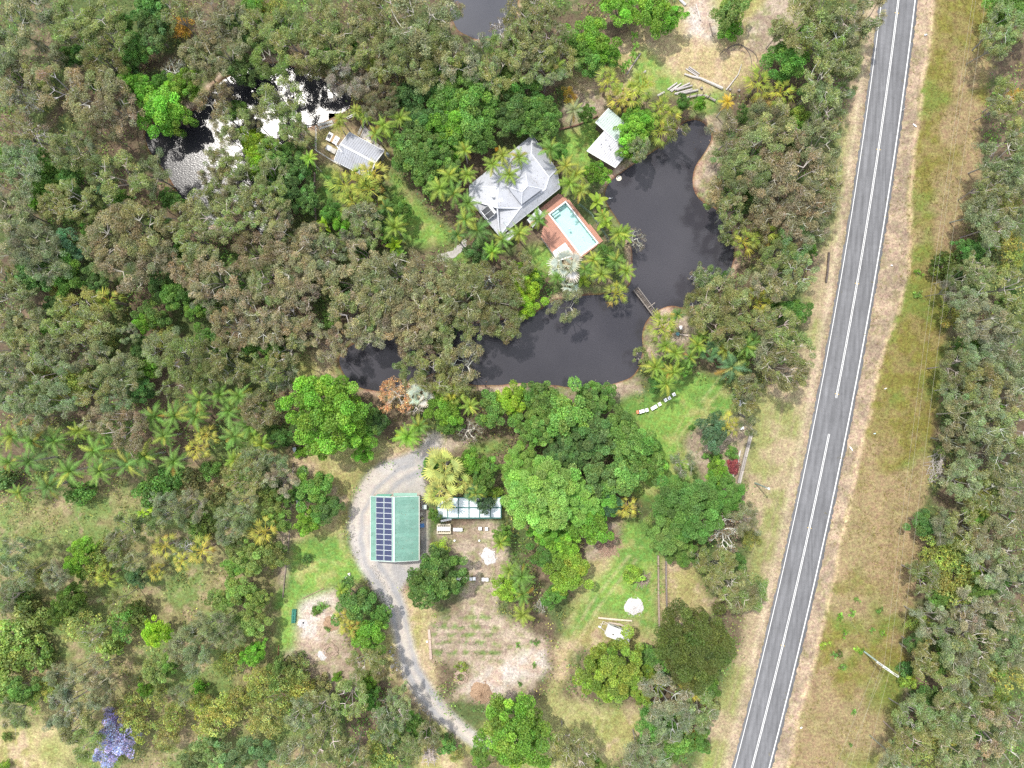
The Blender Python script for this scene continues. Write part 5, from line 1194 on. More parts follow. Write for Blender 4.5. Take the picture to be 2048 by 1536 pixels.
def open_tree(seed, R=4.0, Hh=11.0, per=190, L=.27, Wd=.13, thick=1.0, dens=1.0, bare=.0):
    """paperbark / gum: forking limbs, each ending in a loose puff of small leaves"""
    rng = np.random.default_rng(seed); segs = []; pc = []; pr = []
    lean = rng.normal(0, .35, 2); fork = np.array([lean[0], lean[1], Hh * rng.uniform(.38, .5)])
    segs.append(([(0, 0, -.3), tuple(fork * np.array([.4, .4, .5])), tuple(fork)], [.20 * thick, .17 * thick, .15 * thick]))
    nl = int(rng.integers(5, 8)); a0 = rng.random() * 6.28
    for i in range(nl):
        a = a0 + i * 6.283 / nl + rng.normal(0, .25); rr = R * rng.uniform(.28, .62); zt = Hh * rng.uniform(.72, .88)
        e = np.array([math.cos(a) * rr, math.sin(a) * rr, zt]) + np.append(lean, 0); mid = fork * .5 + e * .5 + np.append(rng.normal(0, .3, 2), .3)
        segs.append(([tuple(fork), tuple(mid), tuple(e)], [.14 * thick, .11 * thick, .075 * thick]))
        for j in range(int(rng.integers(3, 6))):
            b = a + rng.normal(0, .75); r2 = R * rng.uniform(.22, .55); f = e + np.array([math.cos(b) * r2, math.sin(b) * r2, rng.uniform(.1, 1.6) - .6 * r2 / R])
            dd = np.hypot(*(f[:2])); 
            if dd > R * 1.02: f[:2] *= R * rng.uniform(.9, 1.02) / dd
            q = e * .5 + f * .5 + rng.normal(0, .22, 3)
            segs.append(([tuple(e), tuple(q), tuple(f)], [.07 * thick, .055 * thick, .035 * thick]))
            for k in range(int(rng.integers(2, 4))):
                g_ = f + rng.normal(0, .65, 3) * np.array([1, 1, .5]) + np.array([0, 0, .35])
                segs.append(([tuple(f), tuple(f * .5 + g_ * .5 + rng.normal(0, .12, 3)), tuple(g_ + np.array([0, 0, .42]))], [.050 * thick, .042 * thick, .022 * thick]))
                if rng.random() > bare: pc.append(g_ - np.array([0, 0, .15])); pr.append(rng.uniform(.55, 1.0) * R / 4 ** 1.0)
            if rng.random() > bare: pc.append(f); pr.append(rng.uniform(.6, .95))
    crown = puffs_to_crown('crown', pc, np.array(pr), per * dens, L, Wd, 1.0, rng, .62, .35, .06, .16, .35)
    return dict(trunk=proto_trunk('trunk', segs, 4, .12 * thick), crown=crown, R=R, zc=Hh * .88)
def dome_tree(seed, R=4.0, Hh=8.0, per=290, L=.30, Wd=.185, pr0=1.0, flat=.62, up=.95, pv=.20, gap=.17, lob=.25, hue=.09):
    """broad-leaved dome built of overlapping leaf clumps"""
    rng = np.random.default_rng(seed); pc = []; pr = []; n = int(1.9 * (R / pr0) ** 2)
    ph = rng.random(3) * 6.28
    for i in range(n):
        u = (i + .5) / n; th = i * 2.39996 + rng.normal(0, .2); rr = math.sqrt(u) * (1 + rng.normal(0, .05))
        rim = 1 + lob * math.sin(3 * th + ph[0]) * .6 + lob * math.sin(2 * th + ph[1]) * .7 + lob * .6 * math.sin(5 * th + ph[2])
        if rng.random() < gap: continue
        x, y = R * .90 * rr * rim * math.cos(th), R * .90 * rr * rim * math.sin(th)
        z = Hh - R * flat * (1 - math.sqrt(max(0, 1 - min(rr, 1) ** 2 * .96))) + rng.normal(0, .22 * pr0 + .05 * R)
        pc.append(np.array([x, y, z])); pr.append(pr0 * rng.uniform(.72, 1.25))
    for i in range(int(n * .35)):            # inner foliage closing the dome
        th = rng.random() * 6.28; rr = math.sqrt(rng.random()) * .8
        pc.append(np.array([R * rr * math.cos(th), R * rr * math.sin(th), Hh - R * flat * .8 - rng.random() * R * .25])); pr.append(pr0 * 1.1)
    crown = puffs_to_crown('crown', pc, pr, per, L, Wd, up, rng, .75, .55, hue, pv)
    segs = [([(0, 0, -.3), (rng.normal(0, .1), rng.normal(0, .1), Hh * .35)], [.10 * R * .6 + .08, .055 * R + .05])]
    for i in range(6):
        a = i * 1.05 + rng.random(); rr = R * rng.uniform(.4, .75); f = (math.cos(a) * rr, math.sin(a) * rr, Hh - R * flat * .45)
        segs.append(([(0, 0, Hh * .33), (f[0] * .45, f[1] * .45, Hh * .55), f], [.04 * R + .03, .025 * R + .03, .03]))
    return dict(trunk=proto_trunk('trunk', segs, 5), crown=crown, R=R, zc=Hh - R * flat * .35)
def bare_tree(seed, R=3.5, Hh=8.0, leaves=0, lcol=1.0):
    rng = np.random.default_rng(seed); segs = []; tips = []
    def grow(p, d, l, r, lev):
        q = p + d * l + rng.normal(0, .10 * l, 3); m_ = (p + q) / 2 + rng.normal(0, .09 * l, 3)
        segs.append(([tuple(p), tuple(m_), tuple(q)], [r, r * .85, r * .65]))
        if lev == 0: tips.append(q); return
        for k in range(int(rng.integers(2, 4)) + (1 if lev > 2 else 0)):
            dd = unit(d + rng.normal(0, .75, 3) + np.array([0, 0, .02])); dd[2] = max(dd[2], -.1); grow(q, dd, l * rng.uniform(.58, .8), r * .62, lev - 1)
    fork = np.array([0, 0, Hh * .5]); segs.append(([(0, 0, -.3), tuple(fork)], [.24, .19]))
    for i in range(6):
        a = i * 1.047 + rng.normal(0, .2); grow(fork, unit(np.array([math.cos(a), math.sin(a), .55])), R * .40, .12, 3)
    tips = np.array(tips); sc = R / np.percentile(np.hypot(tips[:, 0], tips[:, 1]), 92)
    segs = [([(x * sc, y * sc, z) for x, y, z in p], r) for p, r in segs]; tips[:, :2] *= sc
    crown = puffs_to_crown('crown', list(tips), np.full(len(tips), .5), leaves or 40, .3, .16, .6, rng, .7, .3, .12, .25)
    return dict(trunk=proto_trunk('trunk', segs, 4), crown=crown, R=R, zc=Hh * .85)
PR = {'E': [open_tree(100 + i, 4.0, 10.5 + (i % 3), dens=(1.0, 1.15, .8)[i % 3], bare=(0, 0, 0, .12)[i % 4]) for i in range(12)] + [open_tree(130 + i, 5.2, 12.5, 170, .27, .13, 1.2, .9) for i in range(4)],
      'G': [open_tree(140 + i, 4.0, 10 + (i % 3), 230, .25, .11, .85) for i in range(9)],
      'Y': [dome_tree(160 + i, 3.0, 5.0, 150, .28, .15, .75, .7, .6, .22, .28, .25, .14) for i in range(5)],
      'S': [dome_tree(200 + i, 2.2, 2.6, 200, .34, .2, .7, .75, .8, .2, .2, .22) for i in range(4)],
      'W': [dome_tree(210 + i, 1.5, 1.0, 190, .28, .13, .45, .5, .9, .25, .55, .6) for i in range(5)],
      'B': [dome_tree(220 + i, 4.0, 7.5, pr0=(1.0, .8, 1.15)[i % 3]) for i in range(9)],
      'BL': [dome_tree(240 + i, 7.5, 11.5, 230, .36, .22, (1.25, 1.0)[i % 2], .62, .9, .20, .13, .2) for i in range(5)],
      'F': [dome_tree(260 + i, 7.5, 11.0, 300, .28, .15, 1.15, .42, 1.1, .14, .06, .14, .06) for i in range(3)],
      'D': [bare_tree(280 + i) for i in range(4)],
      'O': [bare_tree(290, 3.6, 8, 80)]}
# fronds, growing along +x from the crown's centre
def frond_mesh(name, rows, cols_t, mat):
    V = []; Q = []; T = []
    for (a, b, c, d), t in zip(rows, cols_t):
        n = len(V); V += [a, b, c, d]; T += [t] * 4; Q.append((n, n + 1, n + 2, n + 3))
    return np_mesh(name, np.array(V, float), np.array(Q), mat, np.array(T, float))
def feather(seed, L=3.0, arch=.9, width=.44):
    rng = np.random.default_rng(seed); rows = []; ts = []
    def sp(t): return np.array([L * (t - .12 * t * t * arch), rng.normal(0, .0), L * (.42 * t * arch - .75 * t * t * arch)])
    N = 26; pts = [sp(i / N) for i in range(N + 1)]
    for i in range(0, N, 2):
        w = .05 * (1 - i / N) + .012; a, b = pts[i], pts[i + 2]; o = np.array([0, w, 0]); rows.append((a - o, b - o, b + o, a + o)); ts.append((1.5, 1.35, 1.1))
    for i in range(3, N + 1):
        t = i / N; d = pts[i] - pts[i - 1]; d /= np.linalg.norm(d); l = width * L / 3 * (math.sin(math.pi * min(1, (t * .88 + .12))) ** .6) * 1.15
        for s in (-1, 1):
            tip = pts[i] + d * l * .55 + np.array([0, s * l, -.28 * l]) + rng.normal(0, .05, 3); b = d * .055
            k = rng.uniform(.75, 1.25); rows.append((pts[i] - b, pts[i] + b, tip + b * .25, tip - b * .25)); ts.append((k, k, k * .9))
    return frond_mesh('frond', rows, ts, M['frond'])
def fan(seed, pet=1.15, R=1.15, segs=13, spread=2.3, droop=.6, split=.55, arch=.5):
    rng = np.random.default_rng(seed); rows = []; ts = []
    hub = np.array([pet, 0, arch * .3 * pet]); w = .045
    rows.append((np.array([0, -w, 0]), np.array([0, w, 0]), hub + [0, w * .7, 0], hub - [0, w * .7, 0])); ts.append((1.7, 1.35, .9))
    for i in range(segs):
        a = (i / (segs - 1) - .5) * spread; l = R * (1 - .22 * abs(a) / (spread / 2)) * rng.uniform(.85, 1.1); d = np.array([math.cos(a), math.sin(a), .10]); s = np.array([-math.sin(a), math.cos(a), 0])
        hw = spread / segs * .5 * l * split * 1.05; m_ = hub + d * l * split; tip = hub + d * l + np.array([0, 0, -droop * l * rng.uniform(.4, 1.1)])
        k = rng.uniform(.75, 1.25); rows.append((hub - s * .02, hub + s * .02, m_ + s * hw, m_ - s * hw)); ts.append((k, k, k * .85))
        rows.append((m_ - s * hw, m_ + s * hw, tip + s * hw * .3, tip - s * hw * .3)); k *= rng.uniform(.85, 1.2); ts.append((k * 1.12, k, k * .75))
    return frond_mesh('frond', rows, ts, M['frond'])
def paddle(seed, L=2.2, wd=.34, arch=.8):
    rng = np.random.default_rng(seed); rows = []; ts = []; N = 8
    sp = lambda t: np.array([L * (t - .18 * t * t * arch), 0, L * (.7 * t - .95 * t * t * arch)])
    for i in range(N):
        a, b = sp(i / N), sp((i + 1) / N); f = lambda t: wd * (max(0, math.sin(math.pi * min(1, max(0, (t - .14) / .86)) ** .8)) ** .5) + .02
        for s in (-1, 1):
            oa, ob = np.array([0, s * f(i / N), .25 * f(i / N)]), np.array([0, s * f((i + 1) / N), .25 * f((i + 1) / N)]); k = rng.uniform(.85, 1.15); rows.append((a, b, b + ob, a + oa)); ts.append((k, k, k * .8))
    return frond_mesh('leaf', rows, ts, M['frond'])
FR = {'P': [feather(300 + i, 3.0, (.7, 1.0, 1.3, 1.7, 2.0)[i], (.44, .40, .48, .42, .36)[i]) for i in range(5)], 'C': [fan(320 + i, 1.25, 1.15, 8, 1.7, (.6, .95, .4)[i], .5) for i in range(3)],
      'K': [fan(330 + i, 1.3, 1.5, 13, 2.8, .2, .62) for i in range(2)], 'N': [paddle(340 + i, 2.2, .34, (.7, 1.0)[i]) for i in range(2)], 'T': [paddle(350, 1.2, .11, .9)]}
STEM = {}
for nm, r0, r1, hh in (('P', .16, .11, 1.0), ('C', .2, .16, 1.0), ('K', .26, .24, 1.0), ('N', .15, .10, 1.0), ('T', .10, .08, 1.0)):
    STEM[nm] = MB().tube([(0, 0, -.05), (.0, 0, .5), (0, 0, 1.0)], [r0 * 1.25, (r0 + r1) / 2, r1], 6).mesh('trunk', M['bark'])

COLS = {'ol': (.218, .243, .092), 'br': (.255, .240, .130), 'gr': (.215, .245, .130), 'yo': (.25, .28, .072), 'go': (.46, .30, .05), 'dg': (.105, .20, .056), 'mg': (.14, .262, .056),
        'bg': (.165, .325, .040), 'lg': (.27, .42, .035), 'yg': (.235, .335, .05), 'bl': (.09, .175, .088), 'pu': (.42, .39, .74), 'or': (.46, .29, .15), 'yy': (.30, .34, .12), 'si': (.35, .39, .40), 'fg': (.20, .355, .075), 'dk': (.085, .135, .026), 'rd': (.25, .06, .08), 'tn': (.31, .255, .195)}
WORD = {'ol': 'olive', 'br': 'brownish', 'gr': 'grey-green', 'yo': 'yellow-olive', 'go': 'golden', 'dg': 'dark green', 'mg': 'mid green', 'bg': 'bright green', 'lg': 'lime green', 'yg': 'yellow-green', 'bl': 'blue-green', 'pu': 'lilac-flowered', 'or': 'orange-leaved', 'yy': 'pale yellow', 'si': 'silvery', 'fg': 'fresh green', 'dk': 'dark olive', 'rd': 'dark red', 'tn': 'tan-grey'}
KIND = {'E': ('paperbark_tree', 'paperbark tree', 'tree', 'paperbark trees of the woodland'), 'G': ('gum_tree', 'fine-leaved gum tree', 'tree', 'gum trees of the woodland'), 'Y': ('wattle_bush', 'scrubby wattle bush', 'bush', 'wattle bushes'), 'S': ('shrub', 'low shrub', 'shrub', 'low shrubs'), 'B': ('broadleaf_tree', 'broadleaf tree', 'tree', 'broadleaf trees'),
        'BL': ('broadleaf_tree', 'big domed broadleaf tree', 'tree', 'broadleaf trees'), 'F': ('shade_tree', 'wide fern-leaved shade tree', 'tree', 'shade trees'), 'D': ('bare_tree', 'bare branching tree', 'tree', 'bare trees'), 'O': ('bare_tree', 'half-bare tree', 'tree', 'bare trees'),
        'P': ('feather_palm', 'feather palm', 'palm', 'feather palms'), 'C': ('fan_palm', 'fan palm', 'palm', 'fan palms'), 'K': ('silver_palm', 'stiff fan palm', 'palm', 'silver palms'), 'W': ('weed_clump', 'ragged weed clump', 'weed', 'weed clumps on open ground'), 'N': ('banana_plant', 'big-leaved banana plant', 'plant', 'banana plants'), 'T': ('strap_plant', 'spiky strap-leaved plant', 'plant', 'strap-leaved plants')}
LAND = [(715, 300, 'grey studio'), (1040, 380, 'white house roof'), (1146, 457, 'swimming pool'), (1225, 280, 'pond cottage'), (790, 1056, 'green shed'), (935, 1018, 'shade house'), (1237, 1266, 'caravan'), (600, 225, 'bright creek glint'), (375, 330, 'dark creek pool'), (965, 25, 'top pond'), (735, 715, 'west pond pocket'), (1340, 420, 'north pond arm'), (1110, 700, 'main pond'), (1292, 607, 'footbridge'),
        (225, 1485, 'lilac tree'), (650, 830, 'big bright domed tree'), (310, 1265, 'lime bush'), (130, 1050, 'west meadow'), (385, 1205, 'small dry clearing'), (50, 1495, 'corner lawn'), (630, 1270, 'mulch bed'), (960, 1290, 'vegetable plot'), (1450, 1070, 'white bare tree'), (1525, 970, 'short green pole'), (1755, 1322, 'tall power pole'), (1440, 900, 'roadside garden'), (1370, 165, 'log pile'), (1430, 70, 'bare paddock'), (800, 790, 'orange-leaved tree'),
        (218, 602, 'lone fan palm'), (1890, 530, 'verge bush'), (1700, 640, 'road'), (1768, 150, 'road top end'), (1560, 1300, 'lower road bend'), (1860, 930, 'fallen branches'), (1950, 250, 'upper grassy verge'), (835, 450, 'garden lawn strip'), (640, 400, 'garden edge rail'), (30, 210, 'leaning trunks'), (1300, 810, 'lawn hive row'), (945, 1157, 'lower hive row'), (750, 560, 'woodland middle'), (110, 900, 'palm thicket'), (400, 660, 'west woodland middle'), (960, 1000, 'fan palm cluster'), (860, 1430, 'drive bend'), (1180, 1480, 'lower meadow')]
DIRS = ['right of', 'up-right of', 'above', 'up-left of', 'left of', 'down-left of', 'below', 'down-right of']
ORD = ['', 'second', 'third', 'fourth', 'fifth', 'sixth', 'seventh', 'eighth', 'ninth', 'tenth', 'eleventh', 'twelfth']

